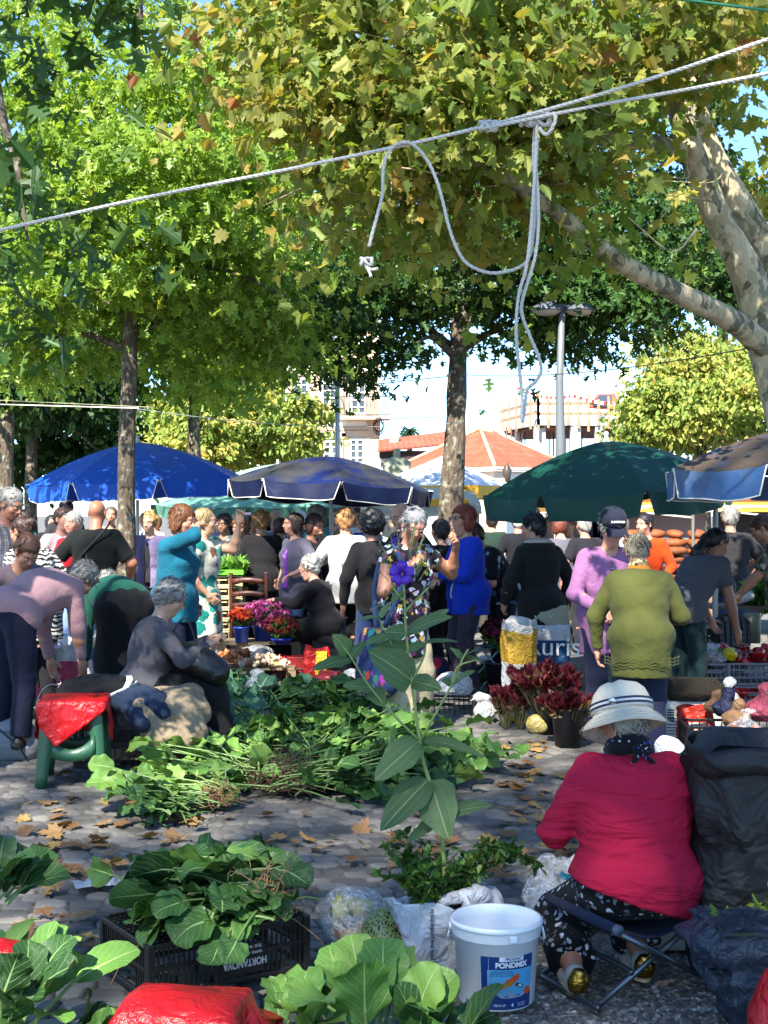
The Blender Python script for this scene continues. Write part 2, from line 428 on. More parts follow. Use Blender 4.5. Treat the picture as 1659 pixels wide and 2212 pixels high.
def crown(parent, kind, blobs, per, size, mat, seed, name='crown', up=.9, keep=None):
    g = np.random.default_rng(seed); P, O = clumps(blobs, per, g)
    if keep is not None: k = keep(P); P = P[k]; O = O[k]
    n = len(P); nor = nrm(A(0,0,up)+g.normal(size=(n,3))*.55+O*.45); tip = nrm(O*.6+g.normal(size=(n,3))*.7+A(0,0,-.55))
    V, F = leafset(kind, P, nor, tip, size*g.uniform(.5,1.25,n))
    tone = g.beta(2,2,n)*.55+.45*np.repeat(g.uniform(0,1,n//per+1),per)[:n]; tn = np.concatenate([tone, tone])
    loc = A(*parent.location)
    return mesh(name, V-loc, F, mat, parent, smooth=False, tone=tn)
def limb(mb, pts, r, n=12, m=0, seed=0, rough=.06):
    P = spline(pts, 26); rr = np.interp(np.linspace(0,1,26), np.linspace(0,1,len(r)), r)
    rr = rr*(1+rough*wob(P, 9, seed)); P = P+np.stack([wob(P,3,seed+1),wob(P,3,seed+2),wob(P,3,seed+3)],1)*rr[:,None]*.15
    mb.tube(P, rr, n, m)
def barkmat(kind):
    s = NT(kind+'_bark'); v = s.obj
    if kind == 'plane':
        w_ = s.n('VectorMath', {0: v, 1: s.n('VectorMath', {0: s.n('TexNoise', {'Vector': v, 'Scale': 9}).outputs['Color'], 'Scale': .12}, operation='SCALE').outputs[0]}, operation='ADD').outputs[0]
        a = s.n('TexVoronoi', {'Vector': s.scale(w_, (1,1,.5)), 'Scale': 11}).outputs['Color']; a = s.n('SeparateColor', {0: a}).outputs[0]
        b = s.n('TexVoronoi', {'Vector': s.scale(w_, (1,1,.6)), 'Scale': 23}).outputs['Color']; b = s.n('SeparateColor', {0: b}).outputs[0]
        col = s.ramp(s.math('ADD', s.math('MULTIPLY', a, .65), s.math('MULTIPLY', b, .35)), [(0,'#5a5540'),(.3,'#756f56'),(.42,'#94896a'),(.62,'#aa9c7c'),(.84,'#bcae90')], 'CONSTANT')
        sep = s.n('SeparateXYZ', {0: v}); low = s.ramp(s.math('ADD', sep.outputs[2], s.math('MULTIPLY', s.noise(5,3), .8)), [(0,1),(.9,0)])
        s.set(Base_Color=col, Roughness=.85); s.bump(s.math('ADD', a, s.noise(60,4)), .4, .01)
    else:
        vv = s.scale(v, (1,1,.28)); n1 = s.noise(26, 5, vv, .7, .6); li = s.noise(11, 4)
        col = s.ramp(n1, [(.3,'#2c251e'),(.55,'#5a4e40'),(.75,'#7d7362')])
        col = s.mix(s.ramp(li, [(.56,0),(.66,.75)]), col, '#8f8f7c')
        s.set(Base_Color=col, Roughness=.95); s.bump(s.math('ADD', n1, s.math('MULTIPLY', s.vor(30, vv), .8)), .9, .02)
    return s.m
OAKB = barkmat('oak'); PLB = barkmat('plane')
M_OAK = leafmat([(0,'#5f7a2c'),(.5,'#86a240'),(.85,'#a6b84c'),(1,'#c4b440')], .5, .42)
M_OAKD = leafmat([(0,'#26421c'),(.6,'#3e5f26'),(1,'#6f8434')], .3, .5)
M_PL = leafmat([(0,'#56702c'),(.35,'#7c8c3e'),(.6,'#9c9a4c'),(.85,'#aa924a'),(.93,'#9a6234'),(1,'#8a4a2e')], .5, .5)
M_YG = leafmat([(0,'#5c7a34'),(.45,'#8c9c4c'),(.8,'#b0a454'),(1,'#b0824c')], .35, .6)
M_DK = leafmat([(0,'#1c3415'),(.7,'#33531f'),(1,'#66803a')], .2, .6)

# ================= GROUND =================
def ground():
    nd, nu = 1150, 430
    D = 2.6*(30/2.6)**(np.arange(nd)/(nd-1)); U = np.linspace(-.46,.46,nu)
    X = D[:,None]*U[None]; Y = np.repeat(D[:,None], nu, 1)
    a = R(14); x = X*math.cos(a)+Y*math.sin(a)+.12*np.sin(Y*.9+X*.3); y = -X*math.sin(a)+Y*math.cos(a)+.10*np.sin(X*1.3+Y*.25)
    sy, sx = .096, .128
    def h2(i, j, s):
        v = np.sin(i*127.1+j*311.7+s*74.7)*43758.5453; return v-np.floor(v)
    j0 = np.floor(y/sy); best = np.full(X.shape, 9.); sec = best.copy(); sid = np.zeros(X.shape); tx = best.copy(); ty = best.copy()
    for dj in (-1,0,1):
        j = j0+dj; sh = h2(j,0,3)*sx*.6+j*.5*sx; i0 = np.floor((x-sh)/sx)
        for di in (-1,0,1):
            i = i0+di; cx = sh+(i+.5+(h2(i,j,1)-.5)*.55)*sx; cy = (j+.5+(h2(i,j,2)-.5)*.28)*sy
            dx = (x-cx)/sx; dy = (y-cy)/sy; d = (np.abs(dx)**2.6+np.abs(dy)**2.6)**(1/2.6)
            m = d < best; sec = np.where(m, best, np.minimum(sec, d)); best = np.where(m, d, best)
            sid = np.where(m, h2(i,j,5), sid); tx = np.where(m, h2(i,j,6), tx); ty = np.where(m, h2(i,j,7), ty)
            
    e = np.clip((sec-best)/.26, 0, 1); h = .022*(1-(1-e)**3.2)
    h += (e > .1)*(.009*(sid-.5)+.05*((tx-.5)*np.sin(x*8)*.1))+.0025*wob(np.stack([X,Y,X*0],-1), 55, 3)
    h += .02*wob(np.stack([X,Y,X*0],-1), .9, 5)
    # trodden gravel and earth strip in the right foreground
    gr = np.clip((4.75-Y+.25*np.sin(X*3)+(X-.2)*.55)/.3, 0, 1)*np.clip((X-.15)/.2, 0, 1)
    gn = .006*wob(np.stack([X,Y,X*0],-1), 160, 8)+.005*wob(np.stack([X,Y,X*0],-1), 90, 9)
    h = h*(1-gr)+(.016+gn)*gr
    V = np.stack([X,Y,h-.03],-1).reshape(-1,3)
    i = np.arange(nd-1)[:,None]; jj = np.arange(nu-1)[None]; F = np.stack([i*nu+jj, i*nu+jj+1, (i+1)*nu+jj+1, (i+1)*nu+jj],-1).reshape(-1,4)
    s = NT('setts'); st = s.n('Attribute', attribute_name='stone').outputs['Color']; q = s.n('SeparateColor', {0: st})
    base = s.ramp(q.outputs[0], [(0,'#454545'),(.35,'#5d5d5b'),(.7,'#6e6d6a'),(1,'#85817b')])
    spk = s.noise(160, 4, rough=.7); base = s.mix(.55, base, s.ramp(spk, [(.3,'#403d3b'),(.7,'#a8a39c')]), 'OVERLAY')
    base = s.mix(s.ramp(s.noise(1.3,4), [(.4,0),(.7,.22)]), base, '#857f76')
    dirt = s.mix(s.noise(60,4), '#2b2723', '#4e463c')
    col = s.mix(s.ramp(q.outputs[1], [(.15,1),(.55,0)]), base, dirt)
    gcol = s.ramp(s.n('SeparateColor', {0: s.vor(75, out='Color')}).outputs[0], [(0,'#4a443c'),(.5,'#6d655a'),(.85,'#8d8579'),(1,'#c2bcb0')])
    col = s.mix(q.outputs[2], col, gcol)
    s.set(Base_Color=col, Roughness=.78); s.bump(s.math('ADD', s.noise(90,5,rough=.7), s.math('MULTIPLY', s.vor(75), q.outputs[2])), .5, .008)
    o = mesh('ground', V, F, s.m); o['kind'] = 'structure'
    at_ = o.data.attributes.new('stone','FLOAT_COLOR','POINT'); c = np.stack([sid, e, gr, np.ones_like(e)],-1).reshape(-1).astype(np.float32); at_.data.foreach_set('color', c)
    s = NT('far_paving'); s.set(Base_Color=s.ramp(s.vor(7), [(0,'#75716c'),(.6,'#5f5b57'),(.8,'#3a3733')]), Roughness=.85)
    mb = MB(); mb.add([(-600,-300,-.05),(600,-300,-.05),(600,900,-.05),(-600,900,-.05)], np.array([[0,1,2,3]])); o = mb.out('square_paving', s.m); o['kind'] = 'structure'
ground()

# ================= TREES =================
def tree(name, label, cat, base, trunk_fn, bark, crowns, group=None):
    t = thing(name, label, cat, base, group=group); mb = MB(); trunk_fn(mb, A(*base)); b = A(*base)
    mb.V = [v-b for v in mb.V]; mb.out('trunk', bark, t)
    for c in crowns: crown(t, *c[:-1], **c[-1])
    return t
# left oak, trunk in front of the blue parasol
B1 = gp(272,1422); d1 = B1[1]
def tr1(mb, b):
    limb(mb, [b+A(0,0,-.1), at(272,1100,d1), at(275,900,d1), at(282,650,d1), at(300,300,d1), at(300,-150,d1)], [.125,.10,.092,.08,.06,.03], 14, seed=1)
    for px,py,y0,dd in ((60,560,700,1.2),(-60,380,560,-.8),(520,520,640,.6),(470,260,420,-1.2),(120,150,330,.7),(560,330,470,1.3),(620,640,600,-.4),(330,420,560,-1.6),(60,760,760,.5),(480,740,720,1.)):
        limb(mb, [at(284,y0,d1), at((284*.45+px*.55),(y0+py)/2-40,d1+dd*.4), at(px,py,d1+dd)], [.045,.028,.008], 7, seed=px, rough=.1)
tree('oak_tree', 'slim oak trunk with bright green lobed leaves in front of the blue parasol', 'tree', B1, tr1, OAKB, [
 ('oak', [(150,190,160,60,d1,1.2,30),(430,180,170,70,d1-.5,1.2,38),(120,310,160,50,d1-.4,1.3,26),(400,360,200,60,d1-.8,1.3,42),(200,470,180,60,d1-.3,1.3,34),(450,500,190,70,d1-.5,1.3,40),(250,620,240,50,d1-.2,1.4,34),(90,650,150,80,d1,1.2,26),(560,620,120,70,d1+.3,1.1,22),(120,770,150,50,d1+1,1.3,22),(420,720,160,50,d1+.6,1.2,22),(600,720,90,60,d1+.8,.9,12),(150,20,230,90,d1+.5,1.4,34),(580,400,110,110,d1,1.1,22),(480,840,80,45,d1+.8,.6,8),(20,540,90,150,d1,1.1,24)], 36, .15, M_OAK, 3, {}),
])
# middle oak
B2 = A((960-CX)*17.5/FPX, 17.5, 0); d2 = 17.5
def tr2(mb, b):
    limb(mb, [b+A(.05,0,-.1), at(970,1110,d2), at(985,900,d2), at(990,700,d2), at(1000,480,d2), at(1005,250,d2)], [.20,.165,.13,.115,.08,.03], 14, seed=5)
    for px,py,y0,dd in ((760,620,760,.8),(1200,560,720,-.6),(1320,620,700,.9),(700,480,640,-1.),(860,420,600,1.),(1150,400,560,.7),(900,740,780,-.8),(1120,730,760,.8)):
        limb(mb, [at(990,y0,d2), at(990*.4+px*.6,(y0+py)/2-30,d2+dd*.5), at(px,py,d2+dd)], [.06,.035,.01], 7, seed=px, rough=.1)
tree('oak_tree', 'dark crowned oak with thick grey trunk behind the woman in the blue jacket', 'tree', B2, tr2, OAKB, [
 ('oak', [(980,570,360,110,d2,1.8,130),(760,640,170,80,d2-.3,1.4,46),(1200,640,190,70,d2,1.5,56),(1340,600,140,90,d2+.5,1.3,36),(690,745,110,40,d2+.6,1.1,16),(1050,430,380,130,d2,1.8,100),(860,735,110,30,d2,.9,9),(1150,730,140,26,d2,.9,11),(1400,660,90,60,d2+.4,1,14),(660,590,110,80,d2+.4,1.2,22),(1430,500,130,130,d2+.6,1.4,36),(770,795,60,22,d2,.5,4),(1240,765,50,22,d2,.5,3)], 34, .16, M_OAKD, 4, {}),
])
# big plane tree on the right, its crown over the market
d3 = 10.0; B3 = A((1745-CX)*d3/FPX, d3, 0)
def tr3(mb, b):
    limb(mb, [b+A(.03,0,-.1), at(1735,1110,d3), at(1712,920,d3), at(1680,790,d3), at(1655,700,d3)], [.27,.22,.17,.165,.18], 20, seed=7, rough=.08)
    limb(mb, [at(1662,740,d3), at(1615,600,d3-.1), at(1550,480,d3-.2), at(1490,330,d3-.3), at(1450,200,d3-.3), at(1380,60,d3-.4)], [.15,.125,.105,.092,.08,.06], 16, seed=8, rough=.05)
    limb(mb, [at(1690,760,d3+.05), at(1675,600,d3), at(1600,450,d3-.05), at(1525,310,d3-.1), at(1500,180,d3-.1), at(1510,-60,d3)], [.15,.125,.115,.098,.085,.06], 16, seed=9, rough=.05)
    limb(mb, [at(1665,760,d3), at(1590,700,d3-.3), at(1450,625,d3-.8), at(1330,560,d3-1.2), at(1180,440,d3-1.6), at(1060,370,d3-1.8), at(900,330,d3-2)], [.11,.085,.07,.06,.05,.04,.02], 14, seed=10, rough=.05)
    limb(mb, [at(1480,330,d3-.3), at(1400,310,d3-.6), at(1260,290,d3-1), at(1000,200,d3-1.4), at(760,210,d3-1.6)], [.08,.06,.05,.035,.012], 10, seed=11)
    limb(mb, [at(1500,180,d3), at(1300,60,d3-.7), at(1050,-40,d3-1)], [.06,.04,.02], 8, seed=12)
    limb(mb, [at(1500,180,d3), at(1600,60,d3-.4), at(1700,-40,d3-.5)], [.06,.04,.02], 8, seed=13)
    g = np.random.default_rng(3)
    for k in range(60):
        x0 = g.uniform(640,1600); y0 = g.uniform(0,520); dd = g.uniform(-2,0)
        P0 = at(x0,y0,d3+dd); mb.tube(spline([P0, P0+A(*g.normal(size=3))*.12+A(-.15,0,0), P0+A(g.uniform(-.8,-.2),g.uniform(-.3,.3),g.uniform(-.35,.1))],8), [.009,.008,.007,.006,.005,.005,.004,.003], 5)
plane = tree('plane_tree', 'leaning plane tree with patchy cream bark and yellowing leaves at the right edge', 'tree', B3, tr3, PLB, [
 ('plane', [(820,90,230,110,d3-1,1.,40),(1120,70,220,100,d3-1.4,1.2,46),(1380,50,210,80,d3-1.2,1.2,30),(1620,30,100,70,d3-1,1.1,9),(760,220,170,80,d3-1.2,.9,22),(1000,220,210,90,d3-1.6,1.,34),(1230,210,150,80,d3-1.5,1.,20),(950,350,200,60,d3-1.8,.7,16),(1130,360,120,50,d3-1.2,.7,7),(1290,400,40,50,d3-1.3,.6,2),(1590,170,60,40,d3-1.4,.7,3),(1640,380,40,90,d3+.9,.5,6),(600,60,170,90,d3-.5,1,20),(760,420,90,60,d3-.5,.6,7),(880,520,80,40,d3-1,.4,4),(1230,510,90,40,d3-1.2,.4,3),(1040,500,80,30,d3-1.4,.4,2)], 34, .112, M_PL, 5, {'up': .5}),
])
g = np.random.default_rng(21)
for px,py in ((800,205),(845,250),(1000,318),(560,200),(1585,90),(1597,140),(1592,158),(1612,152),(1180,330),(1300,60),(900,230),(1080,170),(720,330),(1040,300)):
    sb = MB(); c = at(px,py,d3-1.9)-A(*B3); P0 = c+A(0,0,.16)
    sb.tube([P0, (P0+c)/2+A(.01,0,0), c+A(0,0,.01)], .003, 5); sb.lathe([(.001,-.018),(.012,-.014),(.018,0),(.012,.014),(.001,.018)], c, 10); sb.out('seed_ball', plain('#8a7a3c', .8, .3, 60, .6, 200), plane)
# near oak bough hanging in from the upper left, its trunk outside the frame
B4 = A(-3.4,6.2,0)
def tr4(mb, b):
    limb(mb, [b+A(0,0,-.1), b+A(.05,0,2), b+A(.1,0,4.2), b+A(.2,.1,6)], [.17,.13,.1,.05], 12, seed=30)
    limb(mb, [b+A(.1,0,3.6), at(-120,60,6.2), at(20,300,6.1), at(60,520,6)], [.06,.04,.02,.006], 8, seed=31)
    limb(mb, [b+A(.12,0,4.1), at(100,-60,6.2), at(380,-20,6.4)], [.05,.03,.01], 8, seed=32)
tree('oak_tree', 'near oak bough with large dark green leaves hanging in at the top left corner', 'tree', B4, tr4, OAKB, [
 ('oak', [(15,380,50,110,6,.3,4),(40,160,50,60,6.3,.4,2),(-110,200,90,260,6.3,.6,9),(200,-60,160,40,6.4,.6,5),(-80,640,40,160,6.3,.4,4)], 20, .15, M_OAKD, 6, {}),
])
# trees that close the left background
def simple_trunk(px, d, r, top, lean=0, br=()):
    def f(mb, b):
        limb(mb, [b+A(0,0,-.1), at(px+lean*.3,1000,d), at(px+lean,top,d)], [r,r*.85,r*.55], 12, seed=int(px))
        for q in br: limb(mb, [at(px+lean,top+(1000-top)*.2,d), at(q[0],q[1],d+q[2])], [r*.4,.02], 7, seed=int(q[0]))
    return f
def bgtree(label, px, d, r, top, blobs, per, sz, mat, seed, lean=0, kind='small', group='trees around the square', name='broadleaf_tree', bark=None):
    return tree(name, label, 'tree', A((px-CX)*d/FPX, d, 0), simple_trunk(px,d,r,top,lean,[(b[0],b[1],0) for b in blobs[:4]]), bark or OAKB, [(kind, blobs, per, sz, mat, seed, {})], group)
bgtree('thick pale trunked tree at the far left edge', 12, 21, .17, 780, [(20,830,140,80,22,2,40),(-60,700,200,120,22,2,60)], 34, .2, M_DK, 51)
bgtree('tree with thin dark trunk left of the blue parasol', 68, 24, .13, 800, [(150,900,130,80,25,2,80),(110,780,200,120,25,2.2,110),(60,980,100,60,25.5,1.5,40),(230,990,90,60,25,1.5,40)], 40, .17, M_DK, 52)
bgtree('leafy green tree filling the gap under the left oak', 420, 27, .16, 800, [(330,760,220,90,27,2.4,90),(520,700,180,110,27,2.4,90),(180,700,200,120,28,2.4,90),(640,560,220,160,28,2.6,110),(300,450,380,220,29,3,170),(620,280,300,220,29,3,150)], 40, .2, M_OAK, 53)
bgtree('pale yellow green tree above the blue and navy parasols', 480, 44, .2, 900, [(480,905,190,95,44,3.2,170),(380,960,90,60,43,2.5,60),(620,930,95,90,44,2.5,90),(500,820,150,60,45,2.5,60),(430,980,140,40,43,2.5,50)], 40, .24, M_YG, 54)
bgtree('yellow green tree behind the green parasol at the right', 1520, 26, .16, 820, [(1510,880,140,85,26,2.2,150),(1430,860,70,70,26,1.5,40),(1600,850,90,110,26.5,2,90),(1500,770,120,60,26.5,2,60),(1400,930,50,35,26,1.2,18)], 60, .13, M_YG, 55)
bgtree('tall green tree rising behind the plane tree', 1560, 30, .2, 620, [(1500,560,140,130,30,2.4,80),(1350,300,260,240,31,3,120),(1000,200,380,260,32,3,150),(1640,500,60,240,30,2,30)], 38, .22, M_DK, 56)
# unseen trees added behind the camera, crowns placed to shade the stalls
def shade_tree(x, y, label, cr, seed, size=.24):
    t = thing('plane_tree', label, 'tree', (x,y,0), group='shade trees added behind the camera'); mb = MB()
    limb(mb, [A(0,0,-.1),A(.05,0,4),A(0,.1,8),A(.1,.1,11)], [.35,.3,.24,.1], 12, seed=seed)
    for c in cr: limb(mb, [A(0,0,8), A((c[0]-x)*.5,(c[1]-y)*.5,c[2]*.8), A(c[0]-x,c[1]-y,c[2])], [.12,.07,.02], 8, seed=seed+1)
    mb.out('trunk', PLB, t); g = np.random.default_rng(seed); P = []
    for cx,cy,cz,rx,ry,rz_,n in cr:
        u = nrm(g.normal(size=(n,3)))*g.uniform(.1,1,(n,1))**.45*A(rx,ry,rz_)+A(cx,cy,cz)
        P.append((u[:,None]+g.normal(size=(n,16,3))*A(.32,.32,.12)).reshape(-1,3))
    P = np.concatenate(P)-A(x,y,0); n = len(P)
    V, F = leafset('plane', P, nrm(A(0,0,1)+g.normal(size=(n,3))*.5), g.normal(size=(n,3))+A(0,0,-.3), size*g.uniform(.7,1.2,n)); tn = g.beta(2,2,n)
    mesh('crown', V, F, M_PL, t, smooth=False, tone=np.concatenate([tn,tn]))
def tall_shade(x, y, label, regs, seed, size=.24):
    """an added, unseen 24 m plane tree, its leaves set between sun and stalls; regs = (ground x, y shaded, half sizes, share of sky it closes)"""
    t = thing('plane_tree', label, 'tree', (x,y,0), group='tall shade trees added behind the camera'); mb = MB(); Z = 22.; ox, oy = sd[0]/sd[2]*Z, sd[1]/sd[2]*Z
    limb(mb, [A(0,0,-.1),A(.05,0,7),A(0,.1,14),A(.1,.1,20)], [.5,.42,.3,.12], 12, seed=seed)
    g = np.random.default_rng(seed); P = []
    for gx,gy,hx,hy,dep in regs:
        c = A(gx+ox, gy+oy, Z); limb(mb, [A(0,0,14), A((c[0]-x)*.5,(c[1]-y)*.5,18), c-A(x,y,0)], [.2,.12,.03], 8, seed=seed+1)
        n = int(dep*4*hx*hy/(size*size*.36)); k = n//14
        u = np.stack([g.uniform(-1,1,k)*hx, g.uniform(-1,1,k)*hy, g.uniform(-1.2,1.2,k)],1)+c; P.append((u[:,None]+g.normal(size=(k,14,3))*A(.38,.38,.2)).reshape(-1,3))
    mb.out('trunk', PLB, t); P = np.concatenate(P)-A(x,y,0); n = len(P)
    V, F = leafset('plane', P, nrm(A(0,0,1)+g.normal(size=(n,3))*.5), g.normal(size=(n,3))+A(0,0,-.3), size*g.uniform(.7,1.2,n)); tn = g.beta(2,2,n)
    mesh('crown', V, F, M_PL, t, smooth=False, tone=np.concatenate([tn,tn]))
tall_shade(-9,-18,'unseen plane tree added for shade far behind the camera to the left',[(-1.2,4.8,2.2,2.4,.9),(-1.6,9.6,2.6,2.4,.48),(-3.4,14,3.0,2.0,.35)],61)
tall_shade(-4,-17,'unseen plane tree added for shade far behind the camera to the right',[(1.7,4.6,1.6,2.4,.95),(.9,4.6,1.1,1.1,.75),(2.0,9.4,2.2,2.4,.48),(1.6,14,2.6,2.0,.3)],62)
# ================= BUILDINGS, FAR BEHIND THE SQUARE =================
def wallm(c, sc=1.2): return plain(c, .9, .06, sc, .25, 30)
WHITE = wallm('#f4f1ea'); CREAM = wallm('#d9c8ad'); STONE = plain('#b8a188', .9, .15, 4, .4, 25); GLASS = plain('#46525c', .15, .2, 2, 0); FRAME = plain('#e9e9e4', .5, .05)
DARKW = plain('#2f2722', .8, .2)
@cached
def tilem():
    s = NT('clay_tiles'); uv = s.tc.outputs['UV']
    br = s.n('TexBrick', {'Vector': uv, 'Color1': srgb('#8a4630'), 'Color2': srgb('#a05a44'), 'Mortar': srgb('#5a2418'), 'Scale': 1, 'Mortar Size': .012, 'Brick Width': .22, 'Row Height': .40})
    wv = s.n('TexWave', {'Vector': uv, 'Scale': 1.45}, bands_direction='X').outputs['Fac']
    col = s.mix(s.ramp(s.noise(1.4,4), [(.35,0),(.7,.6)]), br.outputs['Color'], '#7a2e1c'); col = s.mix(s.math('MULTIPLY',s.noise(25,3),.35), col, '#b56a48')
    s.set(Base_Color=col, Roughness=.9); s.bump(s.math('ADD', wv, br.outputs['Fac']), .8, .06); return s.m
def xf(P): return P
def roof_face(mb, quad, m=0):
    """a sloping roof plane with UVs in metres; quad = eave_l, eave_r, ridge_r, ridge_l"""
    q = np.array(quad, float); ex = nrm(q[1]-q[0]); n = nrm(np.cross(q[1]-q[0], q[-1]-q[0])); ey = np.cross(n, ex)
    uv = np.stack([(q-q[0])@ex, (q-q[0])@ey], 1); mb.add(q, np.array([list(range(len(q)))]), m, uv)
def window(par, x, y, z, w, h, stone=True, bars=(2,3), rz=0, arch=False):
    """window whose pane stands 6 cm proud of the wall plane y (facing -Y)"""
    f = MB(); t = .08
    if stone:
        for cx, sx, cz, sz in ((x-w/2-.13, .22, z, h+.3), (x+w/2+.13, .22, z, h+.3)): f.box((cx,y-.06,cz), (sx,.12,sz))
        f.box((x,y-.07,z+h/2+.19), (w+.62,.16,.24)); f.box((x,y-.08,z-h/2-.14), (w+.5,.2,.12))
        s = f.out('window_surround', STONE, par, smooth=False)
    f = MB()
    f.box((x-w/2+t/2,y-.05,z), (t,.08,h)); f.box((x+w/2-t/2,y-.05,z), (t,.08,h)); f.box((x,y-.051,z+h/2-t/2), (w-2*t,.08,t)); f.box((x,y-.051,z-h/2+t/2), (w-2*t,.08,t))
    for i in range(1,bars[0]): f.box((x-w/2+w*i/bars[0],y-.048,z), (.09 if bars[0]%2==0 and i==bars[0]//2 else .04,.07,h-2*t))
    for i in range(1,bars[1]): f.box((x,y-.045,z-h/2+h*i/bars[1]), (w-2*t,.06,.045))
    o = f.out('window', FRAME, par, smooth=False)
    p = MB(); p.box((x,y-.02,z), (w-.02,.03,h-.02)); p.out('pane', GLASS, o, smooth=False)
def zz(py, d): return CAMZ-(py-HY)*d/FPX
def xx(px, d): return (px-CX)*d/FPX
# white town house with balcony
d = 55.0; b = thing('town_house', 'white town house with stone framed windows and iron balcony above the navy parasol', 'building', (xx(700,d),d,0)); ox = xx(700,d)
X0, X1 = xx(540,d)-ox, xx(818,d)-ox
m = MB(); m.box(((X0+X1)/2,5,7), (X1-X0,10,14)); m.out('wall', WHITE, b, smooth=False)
m = MB(); m.box((X1-.2,-.03,4.35), (.5,.14,8.7)); m.box((X1-.2,-.03,11), (.5,.14,4)); m.box(((X0+X1)/2,-.02,zz(925,d)), (X1-X0+.1,.2,.16)); m.box(((X0+X1)/2+.1,4.9,14.1), (X1-X0+1,11,.3)); m.out('stone_trim', STONE, b, smooth=False)
for px,py,w_,h_,br in ((771,975,.62,1.05,(2,4)),(715,980,.62,1.05,(2,4)),(774,856,.66,1.5,(2,5)),(712,852,.66,1.5,(2,5)),(650,856,.66,1.5,(2,5)),(650,980,.62,1.05,(2,4)),(774,730,.66,1.4,(2,5)),(712,730,.66,1.4,(2,5))):
    window(b, xx(px,d)-ox, 0, zz(py,d), w_*1.0, h_, True, br)
bz = zz(905,d)
m = MB(); m.box(((xx(736,d)+xx(842,d))/2-ox,-.35,bz), (xx(842,d)-xx(736,d),.9,.14)); bal = m.out('balcony', STONE, b, smooth=False)
m = MB(); x0 = xx(737,d)-ox; x1 = xx(841,d)-ox
for zc in (.12,.85): m.bar((x0,-.78,bz+zc),(x1,-.78,bz+zc),.035); m.bar((x0,-.78,bz+zc),(x0,0,bz+zc),.035); m.bar((x1,-.78,bz+zc),(x1,0,bz+zc),.035)
for x in np.linspace(x0,x1,24): m.bar((x,-.78,bz+.07),(x,-.78,bz+.9),.02)
for x in np.linspace(x0,x1,12)[:-1]+.08:
    a = np.linspace(0,2*math.pi,9); m.tube([(x+.07*math.cos(q),-.78,bz+.5+.16*math.sin(q)) for q in a], .009, 4, caps=False)
m.out('railing', plain('#3c4248',.5), bal, smooth=False)
# low tiled house with the row of small windows
d = 52.0; b = thing('low_house', 'low white house with a tiled roof, chimney and a row of tiny windows', 'building', (xx(890,d),d,0)); ox = xx(890,d)
X0, X1 = xx(822,d)-ox, xx(970,d)-ox; ze = zz(976,d)
m = MB(); m.box(((X0+X1)/2,3,ze/2), (X1-X0,6,ze)); m.out('wall', WHITE, b, smooth=False)
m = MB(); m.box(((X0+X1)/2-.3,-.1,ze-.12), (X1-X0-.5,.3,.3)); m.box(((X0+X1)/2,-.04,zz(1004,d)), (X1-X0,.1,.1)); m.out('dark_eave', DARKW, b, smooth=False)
m = MB(); zr = zz(935,d); roof_face(m, [(X0-.1,-.5,ze+.02),(X1+.1,-.5,ze+.30),(X1+.1,3,zr+.25),(X0-.1,3,zr-.1)]); rf = m.out('roof', tilem(), b, smooth=False, solid=.06)
m = MB(); cx = xx(852,d)-ox; m.box((cx,1.8,zz(942,d)), (.32,.4,.5)); m.box((cx,1.8,zz(935,d)), (.42,.5,.08)); m.out('chimney', WHITE, rf, smooth=False)
for px in (831,876,906,862): window(b, xx(px,d)-ox, 0, zz(991,d), .3, .34, False, (2,2))
m = MB(); g0 = xx(908,d)-ox; m.add([(g0,-.22,zz(1000,d)),(X1+.4,-.22,zz(1000,d)),(X1+.4,-.22,zz(948,d)),(g0,-.22,zz(983,d)),(g0,-.1,zz(1000,d)),(X1+.4,-.1,zz(1000,d)),(X1+.4,-.1,zz(948,d)),(g0,-.1,zz(983,d))], [[0,1,2,3],[4,5,6,7],[0,1,5,4],[1,2,6,5],[2,3,7,6],[3,0,4,7]]); m.out('gable', WHITE, b, smooth=False)
# hipped red roof house
d = 46.0; b = thing('hipped_house', 'house with a broad hipped red clay roof right of the middle oak trunk', 'building', (xx(1070,d),d,0)); ox = xx(1070,d)
c0 = A(xx(1066,d)-ox, 0); zE = zz(1008,d)
L = A(xx(868,d+4)-ox, 4); Rr = A(xx(1230,d+3)-ox, 3); Bk = L+Rr-c0
m = MB(); m.prism([tuple(c0),tuple(Rr),tuple(Bk),tuple(L)], 0, zE-.02); m.out('wall', WHITE, b, smooth=False)
ap = (c0+Bk)/2; zt = zz(929,d+3.5)+.0; r1 = A(xx(1038,d+3)-ox,3.2); 
e = [c0+(c0-ap)*.12, Rr+(Rr-ap)*.12, Bk+(Bk-ap)*.12, L+(L-ap)*.12]; T3 = lambda p,z: (p[0],p[1],z)
m = MB(); roof_face(m, [T3(e[3],zE),T3(e[0],zE),T3(r1,zt)]); roof_face(m, [T3(e[0],zE),T3(e[1],zE),T3(r1+A(.5,.1),zt-.02),T3(r1,zt)]); roof_face(m, [T3(e[1],zE),T3(e[2],zE),T3(r1+A(.5,.1),zt-.02)]); roof_face(m, [T3(e[2],zE),T3(e[3],zE),T3(r1,zt),T3(r1+A(.5,.1),zt-.02)])
rf = m.out('roof', tilem(), b, smooth=False)
m = MB()
for p in e[:2]+[e[3]]: m.tube([T3(p,zE+.03),T3(r1,zt+.05)], .07, 8)
m.out('ridge_tiles', plain('#c79a7c',.9,.2), rf)
m = MB()
for a_, b_ in ((e[3],e[0]),(e[0],e[1])):
    n_ = 60
    for k in range(n_): p = a_+(b_-a_)*(k+.5)/n_; m.box((p[0],p[1],zE-.05),(.09,.12,.07))
    m.bar(T3(a_,zE-.12),T3(b_,zE-.12),.09)
m.out('eave', plain('#d9cfc0',.9,.2), b, smooth=False)
